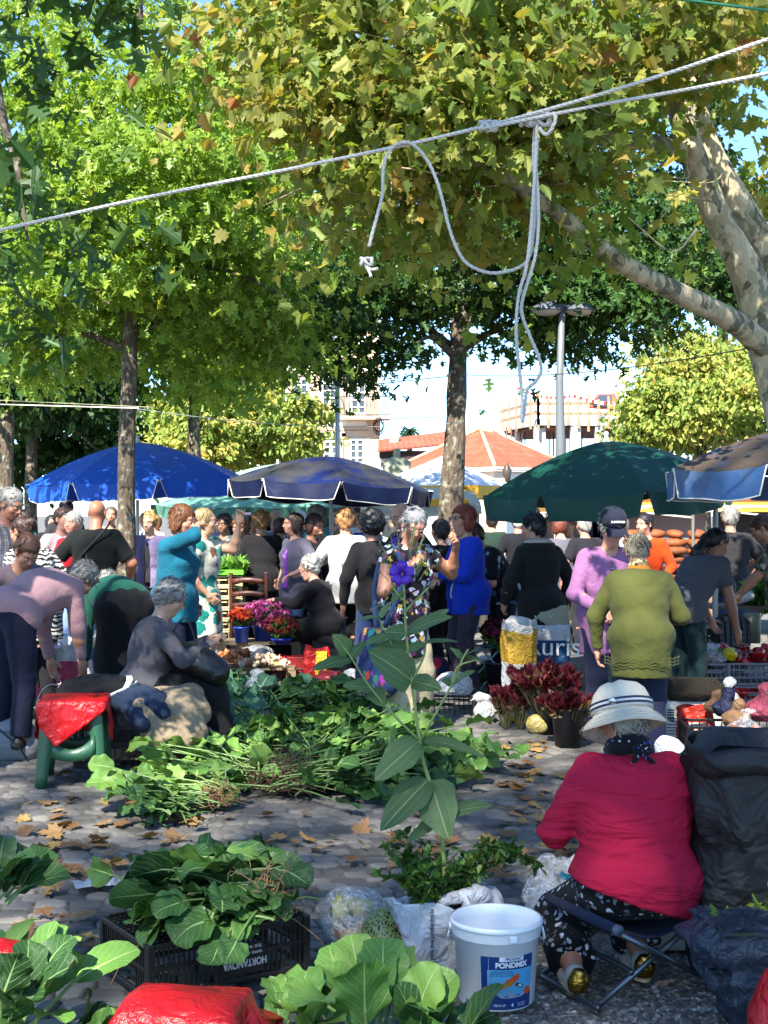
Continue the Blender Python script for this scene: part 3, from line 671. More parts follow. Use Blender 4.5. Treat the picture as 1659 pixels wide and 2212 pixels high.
m = MB(); m.box((xx(1068,d)-ox,-.1,zE/2-.2),(.75,.7,zE-.4)); m.out('corner_pilaster', STONE, b, smooth=False)
for px in (985,1010,1120,1160):
    pass
lm = MB(); lx = xx(1093,d)-ox; lm.lathe([(.02,-.1),(.1,0),(.16,.35),(.1,.5),(.02,.62)], (lx,-.4,zz(1040,d)), 6); lm.bar((lx,-.4,zz(1040,d)-.1),(lx,0,zz(1040,d)-.2),.04); lm.out('wall_lantern', plain('#40382f',.5), b)
# building under construction
d = 66.0; b = thing('unfinished_building', 'concrete building under construction with timber edge rails and warning tape', 'building', (xx(1230,d),d,0)); ox = xx(1230,d)
cc = plain('#b5b2ae',.9,.12,2,.3); wd = plain('#94765c',.85,.2,5,.2); red = plain('#b3262b',.5); rust = plain('#6a4a3c',.8,.2)
P = [A(xx(1085,d+5)-ox,5), A(xx(1162,d)-ox,0), A(xx(1420,d+1)-ox,1), A(xx(1400,d+9)-ox,9), A(xx(1120,d+11)-ox,11)]
zs = zz(905,d); sl_ = [0,0,.0,0,0]
m = MB(); m.prism([tuple(p) for p in P], zs-.3, zs); m.out('floor_slab', cc, b, smooth=False)
m = MB(); m.prism([tuple(p*.985) for p in P], zs-3.0, zs-2.7)
m.out('lower_slab', cc, b, smooth=False)
m = MB()
for px,dd,wd_ in ((1165,.6,.55),(1242,.6,.5),(1292,.8,.35),(1345,1,.5),(1395,1,.35),(1120,4,.4)):
    x = xx(px,d+dd)-ox; m.box((x,dd,(zs-.3)/2),(wd_,.5,zs-.32))
m.out('concrete_column', cc, b, smooth=False)
m = MB()
for px in range(1100,1400,13): x = xx(px,d)-ox; m.bar((x,1.5+(px*7%5)*.6,zs-2.9),(x,1.5+(px*7%5)*.6,zs-.3),.07)
m.out('shoring_props', rust, b, smooth=False)
m = MB(); m.prism([tuple(p*.96+A(0,.3)) for p in P], zs-.42, zs-.32); m.out('formwork', plain('#6b3e26',.9,.2), b, smooth=False)
m = MB(); edge = [P[0],P[1],P[2]]
for a_, b_, n_ in ((P[0],P[1],5),(P[1],P[2],12)):
    for k in range(n_+1):
        p = a_+(b_-a_)*k/n_; m.box((p[0],p[1]-.1,zs+.35),(.12,.12,1.3+.3*(k%3)))
    for z_ in (.35,.85): m.bar(T3(a_-(b_-a_)*.06,zs+z_-.1),T3(b_,zs+z_),.05,.16)
m.out('edge_rail', wd, b, smooth=False)
m = MB(); wh = plain('#f0efe9',.5)
k = 0
for a_, b_ in ((A(P[1][0]-.9,P[1][1]+1,zs+1.6),A(xx(1240,d)-ox,.3,zs+1.15)),(A(xx(1240,d)-ox,.3,zs+1.15),A(xx(1400,d)-ox,.5,zs+.9))):
    a_ = A(*a_); b_ = A(*b_)
    for i in range(24):
        p = a_+(b_-a_)*i/24; q = a_+(b_-a_)*(i+1)/24; p[2] -= .25*math.sin(i/24*math.pi); q[2] -= .25*math.sin((i+1)/24*math.pi)
        m.bar(p,q,.02,.16,i%2)
m.out('warning_tape', [red, wh], b, smooth=False)
# house with solar panels
d = 75.0; b = thing('gabled_house', 'distant white gabled house with solar panels on its red roof', 'building', (xx(1350,d),d,0)); ox = xx(1350,d)
x0, x1 = xx(1310,d)-ox, xx(1460,d)-ox; z0, z1 = zz(890,d), zz(832,d)
m = MB(); xm = x1; pts = [(x0,0),(x1,0),(x1,z1),(xm,z1),(x0,z0)]; V = [(x,0,z) for x,z in pts]+[(x,8,z) for x,z in pts]
m.add(V, [[0,1,2,3,4],[9,8,7,6,5],[0,1,6,5],[1,2,7,6],[3,4,9,8],[4,0,5,9]]); m.out('wall', WHITE, b, smooth=False)
m = MB(); a0 = xx(1268,d)-ox; roof_face(m, [(a0,-.3,zz(880,d)),(x0+.3,-.3,zz(884,d)),(xx(1345,d)-ox,1.5,zz(845,d)),(xx(1300,d)-ox,1.5,zz(846,d))]); rf = m.out('roof', tilem(), b, smooth=False, solid=.08)
m = MB(); roof_face(m, [(a0+.25,-.36,zz(876,d)),(xx(1312,d)-ox,-.36,zz(878,d)),(xx(1330,d)-ox,1.2,zz(850,d)),(xx(1303,d)-ox,1.2,zz(849,d))]); m.out('solar_panel', plain('#3c424b',.2,.1), rf, smooth=False, solid=.05)
m = MB(); m.box((xx(1352,d)-ox,1,zz(835,d)),(.7,.7,2)); m.box((xx(1352,d)-ox,1,zz(818,d)),(1.0,1.0,.15)); m.out('chimney', WHITE, rf, smooth=False)
# stone statue
d = 36.0; b = thing('statue', 'weathered grey green stone figure on a pedestal between the parasols', 'statue', (xx(857,d),d,0)); Z = zz(1030,d)
ST = plain('#8b9079', .9, .25, 6, .6, 30)
blob('figure', [ell((0,0,Z+.15),(.34,.25,.32)),ell((0,0,Z+.38),(.26,.2,.16)),cap((0,0,Z+.4),(0,-.02,Z+.55),.08),ell((0,-.02,Z+.62),(.1,.12,.13)),cap((-.28,0,Z+.35),(-.3,-.2,Z+.05),.1,.08),cap((.28,0,Z+.35),(.22,-.25,Z+.02),.1,.08),cap((0,0,Z+.1),(0,0,Z-.5),.28,.34),ell((0,-.02,Z+.72),(.12,.13,.05))], .03, ST, b, lambda P: .012*wob(P,14,2))
m = MB(); m.box((0,0,(Z-.5)/2),(.8,.8,Z-.5)); m.box((0,0,Z-.5),(1,1,.12)); m.out('pedestal', STONE, b, smooth=False)
# palm far behind the roofs
d = 70.0; b = thing('palm_tree', 'distant palm top showing above the low tiled roof', 'tree', (xx(885,d),d,0))
m = MB(); zc = zz(935,d); m.tube([(0,0,0),(0,0,zc*.6),(0,0,zc)], [.2,.16,.14], 8); m.out('trunk', OAKB, b)
m = MB(); g = np.random.default_rng(5)
for k in range(26):
    a = g.uniform(0,6.28); e_ = g.uniform(.1,1.2); L = g.uniform(.8,1.2); P = []
    for t in np.linspace(0,1,7): r_ = L*t*math.cos(e_); P.append((r_*math.cos(a), r_*math.sin(a), zc+L*t*math.sin(e_)-.7*t*t*L))
    P = np.array(P); wdt = A(-math.sin(a),math.cos(a),0)*.09; m.grid(np.stack([P-wdt+A(0,0,-.05),P,P+wdt+A(0,0,-.05)],1))
m.out('crown', plain('#6f8a45',.7,.3), b)
# poles, street lamp and wires
GALV = plain('#9aa0a6', .45, .1, 4, .1, 60, metal=.6)
d = 16.4; b = thing('street_lamp', 'grey street lamp with two shallow dish heads behind the green parasol', 'street lamp', (xx(1209,d),d,0)); ox = xx(1209,d)
m = MB(); m.tube([(0,0,0),(.01,0,2.5),(.0,0,3.2),(xx(1214,d)-ox,0,zz(665,d))], [.062,.058,.046,.036], 14); m.lathe([(.09,0),(.09,.5),(.065,.6)], n=14); m.tube([(xx(1160,d)-ox,0,zz(668,d)),(0,0,zz(660,d)),(xx(1268,d)-ox,0,zz(668,d))], .022, 8); m.out('pole', plain('#5f6468',.5,.1,4,.1,60), b)
for px,rr in ((1181,1),(1252,-1)):
    m = MB(); c = (xx(px,d)-ox, 0, zz(668,d)); m.lathe([(.02,.09),(.10,.08),(.175,.03),(.195,-.01)], c, 22); m.lathe([(.195,-.01),(.198,-.025),(.18,-.03)], c, 22)
    h_ = m.out('lamp_head', plain('#4b5057',.5), b); m = MB(); m.lathe([(.18,-.029),(.12,-.065),(.04,-.08),(.001,-.082)], c, 22); m.out('lens', plain('#b9bab0',.2), h_)
m = MB(); m.lathe([(.064,0),(.064,.10)], (0,-.006,zz(1180,d)), 16); m.out('round_sticker', plain('#8fc0d8',.5), b)
d = 30.0; b = thing('metal_pole', 'pale grey metal pole rising behind the navy parasol', 'pole', (xx(729,d),d,0))
m = MB(); m.tube([(0,0,0),(0,0,3),(0,0,zz(770,d))], [.062,.058,.05], 12); m.lathe([(.05,0),(.075,.02),(.075,.07),(.02,.1)], (0,0,zz(770,d)), 12); m.out('pole', GALV, b)
def wire(label, pts, r=.006, c='#3a3f38', sag=.0):
    P = [at(*p) for p in pts]; o0 = P[0]; m = MB(); S = spline(np.array(P)-o0, 24) if len(P) > 2 else np.array([P[0]-o0+(P[1]-P[0])*t-A(0,0,sag*4*t*(1-t)) for t in np.linspace(0,1,20)])
    m.tube(S, r, 5); o = m.out('line_wire', plain(c,.6)); o.location = o0; tag(o, label, 'wire', 'thin lines strung between the trees'); return o
wire('pale line strung across the left oak trunk', [(-60,872,13.3),(300,882,13.3)], .006, '#d8d2bd')
wire('thin dull line running above the pale one at the left', [(-60,862,14),(330,880,14)], .004, '#9a977c')
wire('thin line from the left oak trunk to the balcony', [(276,880,14),(1000,912,17)], .004, '#8c9296', .12)
wire('dark line crossing behind the street lamp', [(600,852,17),(980,812,17.4)], .006, '#303630')
wire('dark line from the middle oak to the plane tree', [(985,808,17.3),(1640,748,10.2)], .005, '#303630', .1)
wire('lower dark line tied to the middle oak trunk', [(820,906,17),(975,900,17.3)], .005, '#3a5560')
wire('green wire crossing the top right corner', [(1400,-10,7),(1700,28,7)], .008, '#1d6b4a')
m = MB(); c = at(818,905,17); g = np.random.default_rng(9)
for k in range(5):
    a = g.uniform(0,3); rr = g.uniform(.04,.09); m.tube([c+A(rr*math.cos(a)*math.cos(q), rr*math.sin(a), -.09+1.3*rr*math.sin(q)) for q in np.linspace(0,6.28,12)], .005, 4)
m.V = [v-c for v in m.V]; o = m.out('cable_coil', plain('#3b3028',.7)); o.location = c; tag(o, 'small dark coil of cable hanging from the line by the balcony', 'cable')
# ================= PARASOLS, TENTS, VANS =================
POLEW = plain('#b9b6ae', .4, .1, 5, .05)
@cached
def canvas(c, dirt=None, amt=0.0, gloss=.55):
    s = NT('canvas'); col = s.mix(s.noise(3,4), shade(c,.85), shade(c,1.12))
    if dirt: col = s.mix(s.ramp(s.noise(2.2,5,rough=.65), [(.30+amt*.15,1),(.45+amt*.2,0)]), col, dirt)
    s.set(Base_Color=col, Roughness=gloss, Specular_IOR_Level=.3)
    s.bump(s.math('ADD', s.noise(5,3,dist=.8), s.math('MULTIPLY', s.noise(240,2), .05)), .35, .03)
    t = s.n('BsdfTranslucent', {'Color': srgb(c)}); mx = s.n('MixShader', {0: .12, 1: s.b.outputs[0], 2: t.outputs[0]}); s.t.links.new(mx.outputs[0], s.o.inputs[0]); return s.m
def parasol(label, px, py, d, Rr, zrim, mat, N=8, val=.17, tilt=(0,0), rot=0, vmat=None, pipe=None, seed=0, foot=None, p=1.75, white=True):
    x = xx(px,d); za = zz(py,d); t = thing('parasol', label, 'parasol', (x,d,0), group='market parasols')
    T = rotx(tilt[0])@roty(tilt[1]); H = za-zrim; C = A(0,0,za)
    fz = lambda r: -H*(r**p*.75+r*.25)
    pt = lambda r, a, z: C+T@A(r*Rr*math.cos(a), r*Rr*math.sin(a), z)
    m = MB(); na = 6; nr_ = 12
    for k in range(N):
        a0 = rot+k*2*math.pi/N; da = 2*math.pi/N; P = np.zeros((nr_, na+1, 3))
        for i in range(nr_):
            r = i/(nr_-1)
            for j in range(na+1):
                u = j/na; f = math.cos(da/2)/math.cos((u-.5)*da); f = .35*1+.65*f if True else f
                P[i,j] = pt(r*f, a0+u*da, fz(r)-.035*4*u*(1-u)*r*(1+.3*math.sin(seed+k)))
        m.add(P.reshape(-1,3), np.array([[i*(na+1)+j,(i+1)*(na+1)+j,(i+1)*(na+1)+j+1,i*(na+1)+j+1] for i in range(nr_-1) for j in range(na)]))
    can = m.out('canopy', mat, t)
    m = MB(); pp = MB(); g = np.random.default_rng(seed+3)
    for k in range(N):
        a0 = rot+k*2*math.pi/N; da = 2*math.pi/N; nu = 16; nv = 5; P = np.zeros((nv,nu+1,3)); fl = g.uniform(-.04,.05)
        for j in range(nu+1):
            u = j/nu; uu = .015+.97*u; f = .35+.65*math.cos(da/2)/math.cos((uu-.5)*da); ed = min(u,1-u)
            L = val*(min(1, (ed/.05)**.5) if ed < .05 else 1)*(1+.04*math.sin(u*9+k+seed))
            for i in range(nv):
                v = i/(nv-1); off = 1+(.01+fl)*v+.012*v*math.sin(u*14+k*2+seed)
                P[i,j] = pt(f*off, a0+uu*da, fz(1)-.035*4*uu*(1-uu)-L*v)
        m.grid(P)
        if pipe: 
            edge = np.vstack([P[::-1,0], P[-1,1:-1], P[:,-1][::-1][::-1][::1][::-1]])
            pp.tube(edge, .006, 5)
    m.out('valance', vmat or mat, t)
    if pipe: pp.out('piping', plain(pipe,.6), t)
    m = MB()
    for k in range(N): a = rot+k*2*math.pi/N; m.bar(pt(.03,a,-.03),pt(1,a,fz(1)-.02),.014); m.bar(pt(.02,a,-H*.9-.1),pt(.5,a,fz(.5)-.02),.012)
    m.out('ribs', POLEW, t, smooth=False)
    fx = 0 if foot is None else xx(foot,d)-x
    m = MB(); m.tube([C+T@A(0,0,-.02), C+A(fx*.4,0,-za*.4), A(fx,0,.05)], .022, 12); m.out('pole', POLEW, t)
    m = MB(); m.lathe([(.001,.09),(.022,.08),(.028,.06),(.018,.04),(.03,.01),(.05,-.01)], C, 12, Rm=T); m.out('finial', POLEW, t)
    m = MB(); m.lathe([(.001,.12),(.18,.12),(.22,.08),(.22,0)], (fx,0,0), 20); m.out('base', plain('#8d8a84',.8), t)
    return t
parasol('bright blue market parasol with white piping behind the left oak trunk', 297, 955, 17, 1.36, 2.02, canvas('#1a4fae'), 8, .2, (R(1.5),R(-2)), .35, pipe='#d9d9d2', seed=1)
parasol('navy blue parasol greyed with dirt on top, right of the bright blue one', 715, 985, 15, 1.13, 1.92, canvas('#101f50','#3a3a3c',.8), 8, .17, (R(-1),R(3)), .15, vmat=canvas('#0a1638'), pipe='#cfcabc', seed=2)
parasol('large plain dark green parasol behind the woman in the cap', 1310, 952, 12.4, 1.14, 1.86, canvas('#0a3c30'), 8, .2, (R(4),R(-4)), .1, pipe=None, seed=3, foot=1365)
parasol('brown stained pale blue parasol cut by the right edge', 1765, 915, 10, 1.15, 1.93, canvas('#2f4f88','#4a3f32',1.2), 8, .2, (0,R(0)), .2, vmat=canvas('#3d608f','#55657a',.3), pipe='#d8d4c4', seed=4)
parasol('faded pale green parasol low between the blue and navy ones', 560, 1035, 21, 1.6, 1.76, canvas('#6fa391'), 10, .16, (R(2),0), .3, vmat=canvas('#4c7a66'), seed=5)
parasol('washed out sage parasol peeking out behind the navy one', 600, 1002, 26, 1.35, 2.2, canvas('#8fb5a5'), 8, .18, (0,0), .0, vmat=canvas('#8fb5a5'), seed=6)
parasol('small faded purple parasol under the blue one', 470, 1062, 24, 1.05, 1.75, canvas('#57506e'), 8, .14, (0,0), .0, seed=7)
# white gazebo with a yellow fascia
d = 22.0; t = thing('gazebo', 'white peaked gazebo with a yellow lettered fascia behind the middle oak', 'gazebo', (xx(955,d),d,0)); Z = zz(1055,d); zp = zz(985,d); hw = 1.15
a = R(-28); Rm = rotz(a); m = MB()
def sagroof(m, hw, z0, zp):
    for k in range(4):
        Rk = rotz(k*math.pi/2); P = np.zeros((9,9,3))
        for i in range(9):
            r = i/8
            for j in range(9): u = (j/8*2-1); P[i,j] = Rm@Rk@A(hw*r*u, -hw*r, z0+(zp-z0)*(1-r)**1.35-.05*(1-u*u)*r)
        m.grid(P[::-1])
sagroof(m, hw, Z, zp); m.out('canopy', canvas('#ccd3e0'), t)
m = MB(); yl = plain('#e0a418',.6,.08)
for k in range(4):
    Rk = Rm@rotz(k*math.pi/2); m.box(Rk@A(0,-hw,Z-.08),(2*hw,.012,.2),Rk)
fa = m.out('fascia', yl, t, smooth=False)
Rk = Rm; rot_e = (R(90), 0, a)
text('lettering', 'FUMEIROS REGIONAIS', .19, plain('#2a2016',.6), fa, tuple(Rm@A(0,-hw-.014,Z-.09)), rot_e, ext=.001, shear=.25, sx=1.0)
text('lettering', 'QUEIJOS', .19, plain('#2a2016',.6), fa, tuple(Rm@rotz(-math.pi/2)@A(.2,-hw-.014,Z-.09)), (R(90),0,a-math.pi/2), ext=.001, shear=.25)
m = MB()
for sx_ in (-1,1):
    for sy_ in (-1,1): p = Rm@A(sx_*hw*.97,sy_*hw*.97,0); m.bar(p, p+A(0,0,Z), .05)
m.out('legs', POLEW, t, smooth=False)
# second, low awning of cream cloth between the navy parasol and the gazebo
t = thing('awning', 'sagging cream cloth awning with a yellow edge under the navy parasol', 'awning', (xx(880,19),19,0)); m = MB(); P = np.zeros((8,16,3))
for i in range(8):
    for j in range(16):
        u = j/15; v = i/7; P[i,j] = (xx(780,19)-xx(880,19)+u*1.7, v*2.2-.2, zz(1088,19)-.10*4*u*(1-u)*(1-v*.6)+.3*v-.04*math.sin(u*7)-(.12 if i == 0 else 0))
m.grid(P); m.out('cloth', canvas('#c9bda0'), t); m = MB(); m.box((.2,-.23,zz(1086,19)),(1.3,.01,.1)); m.out('yellow_edge', yl, t, smooth=False)
m = MB(); m.bar((-.64,0,0),(-.64,0,1.7),.04); m.bar((1.0,0,0),(1.0,0,1.75),.04); m.out('legs', POLEW, t, smooth=False)
# brown trimmed sales tent on the right with loaves
d = 16.5; t = thing('gazebo', 'sales tent with yellow brown trim behind the green parasol on the right', 'gazebo', (xx(1500,d),d+1.2,0)); Z = zz(1090,d)
m = MB(); hwx, hwy = 1.75, 1.2
for (a_, b_) in (((-hwx,-hwy),(hwx,-hwy)),((hwx,-hwy),(hwx,hwy)),((hwx,hwy),(-hwx,hwy)),((-hwx,hwy),(-hwx,-hwy))):
    P = np.array([[A(a_[0]*(1-r)+(b_[0]-a_[0])*u*(1-r), a_[1]*(1-r)+(b_[1]-a_[1])*u*(1-r), Z+.45*r) for u in np.linspace(0,1,6)] for r in np.linspace(0,1,5)]); m.grid(P)
m.out('canopy', canvas('#7a4a22'), t)
m = MB()
for a_, b_ in (((-hwx,-hwy),(hwx,-hwy)),((hwx,-hwy),(hwx,hwy)),((-hwx,hwy),(-hwx,-hwy))): m.bar((*a_,Z-.03),(*b_,Z-.03),.012,.12)
m.out('fascia', plain('#b5832a',.6), t, smooth=False); m = MB()
for sx_ in (-1,1):
    for sy_ in (-1,1): m.bar((sx_*hwx*.97,sy_*hwy*.97,0),(sx_*hwx*.97,sy_*hwy*.97,Z),.045)
for k in range(6): m.bar((-hwx+k*.58,-hwy,Z-.1),(-hwx+(k+1)*.58,-hwy,Z-.1+.12*(1 if k%2 else -1)*.5),.02)
m.bar((-hwx,-hwy,Z-.02),(hwx,-hwy,Z-.02),.03); m.out('frame', POLEW, t, smooth=False)
m = MB(); m.box((1.4,hwy-.05,Z/2+.1),(1.2,.02,Z-.2)); m.out('side_curtain', canvas('#3a3230'), t, smooth=False)
m = MB(); m.box((.15,hwy-.02,1.4),(1.1,.02,.9)); m.out('grey_backdrop', canvas('#a79aa6'), t, smooth=False)
def pole_thing(px, d, y0, label, r=.022, c=None):
    t = MB(); t.tube([(0,0,0),(0,0,zz(y0,d)*.5),(0,0,zz(y0,d))], r, 10); t.lathe([(r,0),(r*2.2,.02),(r*2.2,0)], n=10); o = t.out('tent_pole', c or POLEW); o.location = (xx(px,d),d,0); return tag(o,label,'pole','slim tent poles')
pole_thing(1546,12.5,1085,'slim white pole at the left of the bent woman with the ponytail')
pole_thing(312,15.5,1085,'slim pole just right of the left oak trunk', .016)
pole_thing(572,17.5,1100,'slim pole right of the beige crate stack', .018)
pole_thing(1497,15.0,1085,'dark tent pole left of the slim white pole', .02, plain('#4c463f',.6))
def van(label, x0px, x1px, d, top, body, glasscol, rz=0, windows=()):
    x = xx((x0px+x1px)/2,d); L = xx(x1px,d)-xx(x0px,d); zt = zz(top,d); t = thing('van', label, 'van', (x,d,0), group='parked vans behind the stalls')
    prof = [(-L/2,.45),(-L/2,zt-.25),(-L/2+.12,zt-.05),(-L/2+.3,zt),(L/2-.75,zt),(L/2-.6,zt-.05),(L/2-.15,zt-.75),(L/2+.5,zt-.95),(L/2+.62,.8),(L/2+.6,.45)]
    m = MB(); m.prism(prof, -.9, .9, 0, rotx(R(90)), (0,0,0)); m.out('body', body, t, bevel=.05, smooth=False)
    g = MB(); g.prism([(L/2-1.35,zt-.75),(L/2-1.35,zt-.12),(L/2-.72,zt-.12),(L/2-.25,zt-.75)], -.92, .92, 0, rotx(R(90))); g.out('side_window', glasscol, t, smooth=False)
    for w0,w1 in windows: g = MB(); g.prism([(w0,zt-.72),(w0,zt-.15),(w1,zt-.15),(w1,zt-.72)], -.92,.92,0,rotx(R(90))); g.out('side_window', glasscol, t, smooth=False, bevel=.01)
    for wx in (-L/2+.8, L/2-.2):
        for wy in (-.86,.86):
            w_ = MB(); w_.lathe([(.001,-.1),(.3,-.1),(.33,-.06),(.33,.06),(.3,.1),(.001,.1)], (wx,wy,.33), 24, Rm=rotx(R(90))); o = w_.out('wheel', plain('#17171a',.8), t)
            w_ = MB(); w_.lathe([(.001,-.115),(.16,-.115),(.19,-.105)], (wx,wy,.33), 16, Rm=rotx(R(90)*(1 if wy < 0 else -1))); w_.out('rim', plain('#9a9da1',.3,metal=.8), o)
    m = MB(); m.box((0,-.905,zt-.9),(L,.02,.05)); m.out('trim', plain('#cfcfd2',.4), t, smooth=False); return t
VW = plain('#dfe0e2', .25, .03, 3, 0, coat=.4, name='van_paint'); GL = plain('#2a3238', .08, .2, 3, 0)
van('white van with a long windowed side behind the cap woman', 1215, 1440, 22, 1088, VW, GL, windows=((-1.2,-.35),(-.25,.1)))
van('white delivery van parked behind the navy parasol', 640, 830, 28, 1078, VW, GL)
van('dark windowed white minibus behind the sage parasol', 470, 640, 30, 1100, VW, GL, windows=((-1,-.2),(-.1,.4)))
# ================= PEOPLE =================
def ik(a, t, l1, l2, hint):
    d = t-a; L = np.linalg.norm(d); Lm = (l1+l2)*.995
    if L > Lm: t = a+d/L*Lm; d = t-a; L = Lm
    L = max(L, abs(l1-l2)+.02); u = nrm(d); h = nrm(hint-u*(hint@u))
    x = (l1*l1-l2*l2+L*L)/(2*L); y = math.sqrt(max(l1*l1-x*x, 0)); return a+u*x+h*y, t
def hand_prims(wr, d, n, s, sc=1, curl=.5, thumb=1, spread=.12):
    """palm, four fingers and thumb; d pointing, n palm normal, s towards the thumb"""
    P = [cap(wr-d*.02, wr+d*.02*sc, .024*sc, .026*sc, .01)]
    pc = wr+d*.05*sc; Rm = np.array([s,d,n]).T
    P.append(ell(pc, (.040*sc,.048*sc,.017*sc), Rm, .015))
    for i, (off, L) in enumerate(((.028,.066),(.010,.074),(-.009,.069),(-.027,.054))):
        L *= sc; b = pc+d*.036*sc+s*off*sc; c = curl*(1+.12*i); dd = nrm(d+s*off*spread*30/3); p = b; ang = c*.5
        for q, f in enumerate((.42,.33,.25)):
            v = dd*math.cos(ang)+n*math.sin(ang); e = p+v*L*f; P.append(cap(p, e, (.0092-.0008*q)*sc, (.0085-.0009*q)*sc, .0035)); p = e; ang += c*.8
    b = pc+s*.026*sc-d*.022*sc; t1 = nrm(s*.75+d*.65+n*.35); t2 = nrm(s*.25*thumb+d*.9+n*.45*curl*1.5)
    P.append(cap(b, b+t1*.036*sc, .0135*sc, .011*sc, .008)); P.append(cap(b+t1*.036*sc, b+t1*.036*sc+t2*.032*sc, .0105*sc, .008*sc, .004))
    return P
def frame(fwd, up):
    y = nrm(fwd); z = nrm(up-y*(up@y)); return np.array([np.cross(y,z), y, z]).T     # columns: right, forward, up
SHOE = '#23211f'
def person(label, px=None, d=None, yaw=0, h=1.58, g=1.0, hip=None, lean=4, lean2=None, side=0, head=(0,0,0), lh=None, rh=None, le=None, re_=None, lf=None, rf=None,
           top=None, top_len=.10, sleeve=1.0, tg=1.0, inner=None, bottom='#22242c', legs='trousers', flare=1.0, hem=None, hair=('short','#4a3020'), sk='#b5795a', face=True,
           res=.016, loc=None, shoe=SHOE, glasses=None, bust=.6, belly=1.0, curl=.5, age=0, group=None, no_legs=False, hat=None, extra=None, dress=None, name='person', foldfn=None, shoemat=None, hem_tilt=0, seatfat=1.0, openw=1.0):
    s = h/1.6
    if loc is None: loc = (xx(px,d), d, 0)
    T = thing(name, label, 'person', loc, R(yaw), group)
    hz = .84*s if hip is None else hip
    P0 = A(0,0,hz); l1 = R(lean); l2 = R(lean2 if lean2 is not None else lean*1.3); sd_ = R(side)
    u1 = nrm(A(math.sin(sd_), math.sin(l1), math.cos(l1))); u2 = nrm(A(math.sin(sd_), math.sin(l2), math.cos(l2)))
    mid = P0+u1*.24*s; neck = mid+u2*.25*s; X = A(1,0,0)
    F1 = np.cross(u1, X); F2 = np.cross(u2, X)                       # forward of each part
    F1 = -F1 if F1@A(0,1,.001) < 0 and lean < 80 else F1; F2 = -F2 if F2@A(0,1,-.2) < 0 and l2 < R(80) else F2
    F1 = nrm(np.cross(u1, X)); F1 = F1 if (F1@A(0,math.cos(l1),-math.sin(l1))) > 0 else -F1
    F2 = nrm(np.cross(u2, X)); F2 = F2 if (F2@A(0,math.cos(l2),-math.sin(l2))) > 0 else -F2
    hp, hy, hr = head
    hd = nrm(u2*.55+A(0,.12,1)*.5 if lean < 40 else u2+A(0,0,.1)); 
    hf = A(0,1,0) if lean < 40 else nrm(F2+u2*.3)
    Rh = frame(rotz(R(hy))@A(0,math.cos(R(hp)),math.sin(R(hp))), A(0,-math.sin(R(hp)),math.cos(R(hp)))+A(math.sin(R(hr)),0,0)) if lean < 40 else frame(rotz(R(hy))@A(0,math.cos(R(hp)),math.sin(R(hp))), A(0,-math.sin(R(hp)),math.cos(R(hp))))
    nb = neck+u2*.01*s; ht = nb+nrm(hd+Rh[:,1]*.25)*.105*s; hs = s*1.0
    hc = ht+Rh[:,2]*.055*hs+Rh[:,1]*.012
    W = .155*s*(.9+.1*g); shL = neck-u2*.055*s-X*W; shR = neck-u2*.055*s+X*W
    aL1, aL2 = .275*s, .235*s
    lh = A(-.27*s,.10,hz-.02) if lh is None else A(*lh); rh = A(.27*s,.10,hz-.02) if rh is None else A(*rh)
    eL, hL = ik(shL, lh, aL1, aL2, A(-.7,-.6,-.5) if le is None else A(*le)); eR, hR = ik(shR, rh, aL1, aL2, A(.7,-.6,-.5) if re_ is None else A(*re_))
    hL_, hR_ = P0-X*.085*s, P0+X*.085*s; ll = .40*s*1.0
    lf = A(-.10*s,.0,.06) if lf is None else A(*lf); rf = A(.10*s,.0,.06) if rf is None else A(*rf)
    kn = A(0,1,.05)
    kL, fL = ik(hL_, lf, ll, ll, kn); kR, fR = ik(hR_, rf, ll, ll, kn)
    SKM = skin(sk); near = res <= .014
    fine = .0065 if near else .009
    # ---- body, one mesh
    b = []
    if not no_legs:
        for a_, k_, f_ in ((hL_,kL,fL),(hR_,kR,fR)):
            b += [cap(a_,k_,.078*s*g,.05*s*g,.04), cap(k_,k_+(f_-k_)*.4,.048*s*g,.050*s*g,.03), cap(k_+(f_-k_)*.4,f_,.050*s*g,.032*s,.03)]
    b += [ell(P0+u1*.02,(.14*s*g,.105*s*g,.11*s),np.array([X,F1,u1]).T,.05), ell(mid,(.125*s*g,.10*s*g,.16*s),np.array([X,F2,u2]).T,.06), ell(neck-u2*.12*s,(.14*s*g,.095*s*g,.13*s),np.array([X,F2,u2]).T,.05),
          cap(shL,shR,.05*s,.05*s,.04), cap(nb-u2*.03,ht,.055*s,.05*s,.035)]
    for S_,E_,H_ in ((shL,eL,hL),(shR,eR,hR)):
        b += [cap(S_,E_,.047*s*g,.038*s*g,.02), cap(E_,E_+(H_-E_)*.35,.038*s*g,.038*s*g,.015), cap(E_+(H_-E_)*.35,H_,.038*s*g,.024*s,.015)]
    B = sdf(b, res if not near else .012)
    # head
    Q = lambda x,y,z: hc+Rh@(A(x,y,z)*hs)
    E3 = lambda x,y,z,a,b_,c,k=.02,sub=0: ell(Q(x,y,z),(a*hs,b_*hs,c*hs),Rh,k,sub)
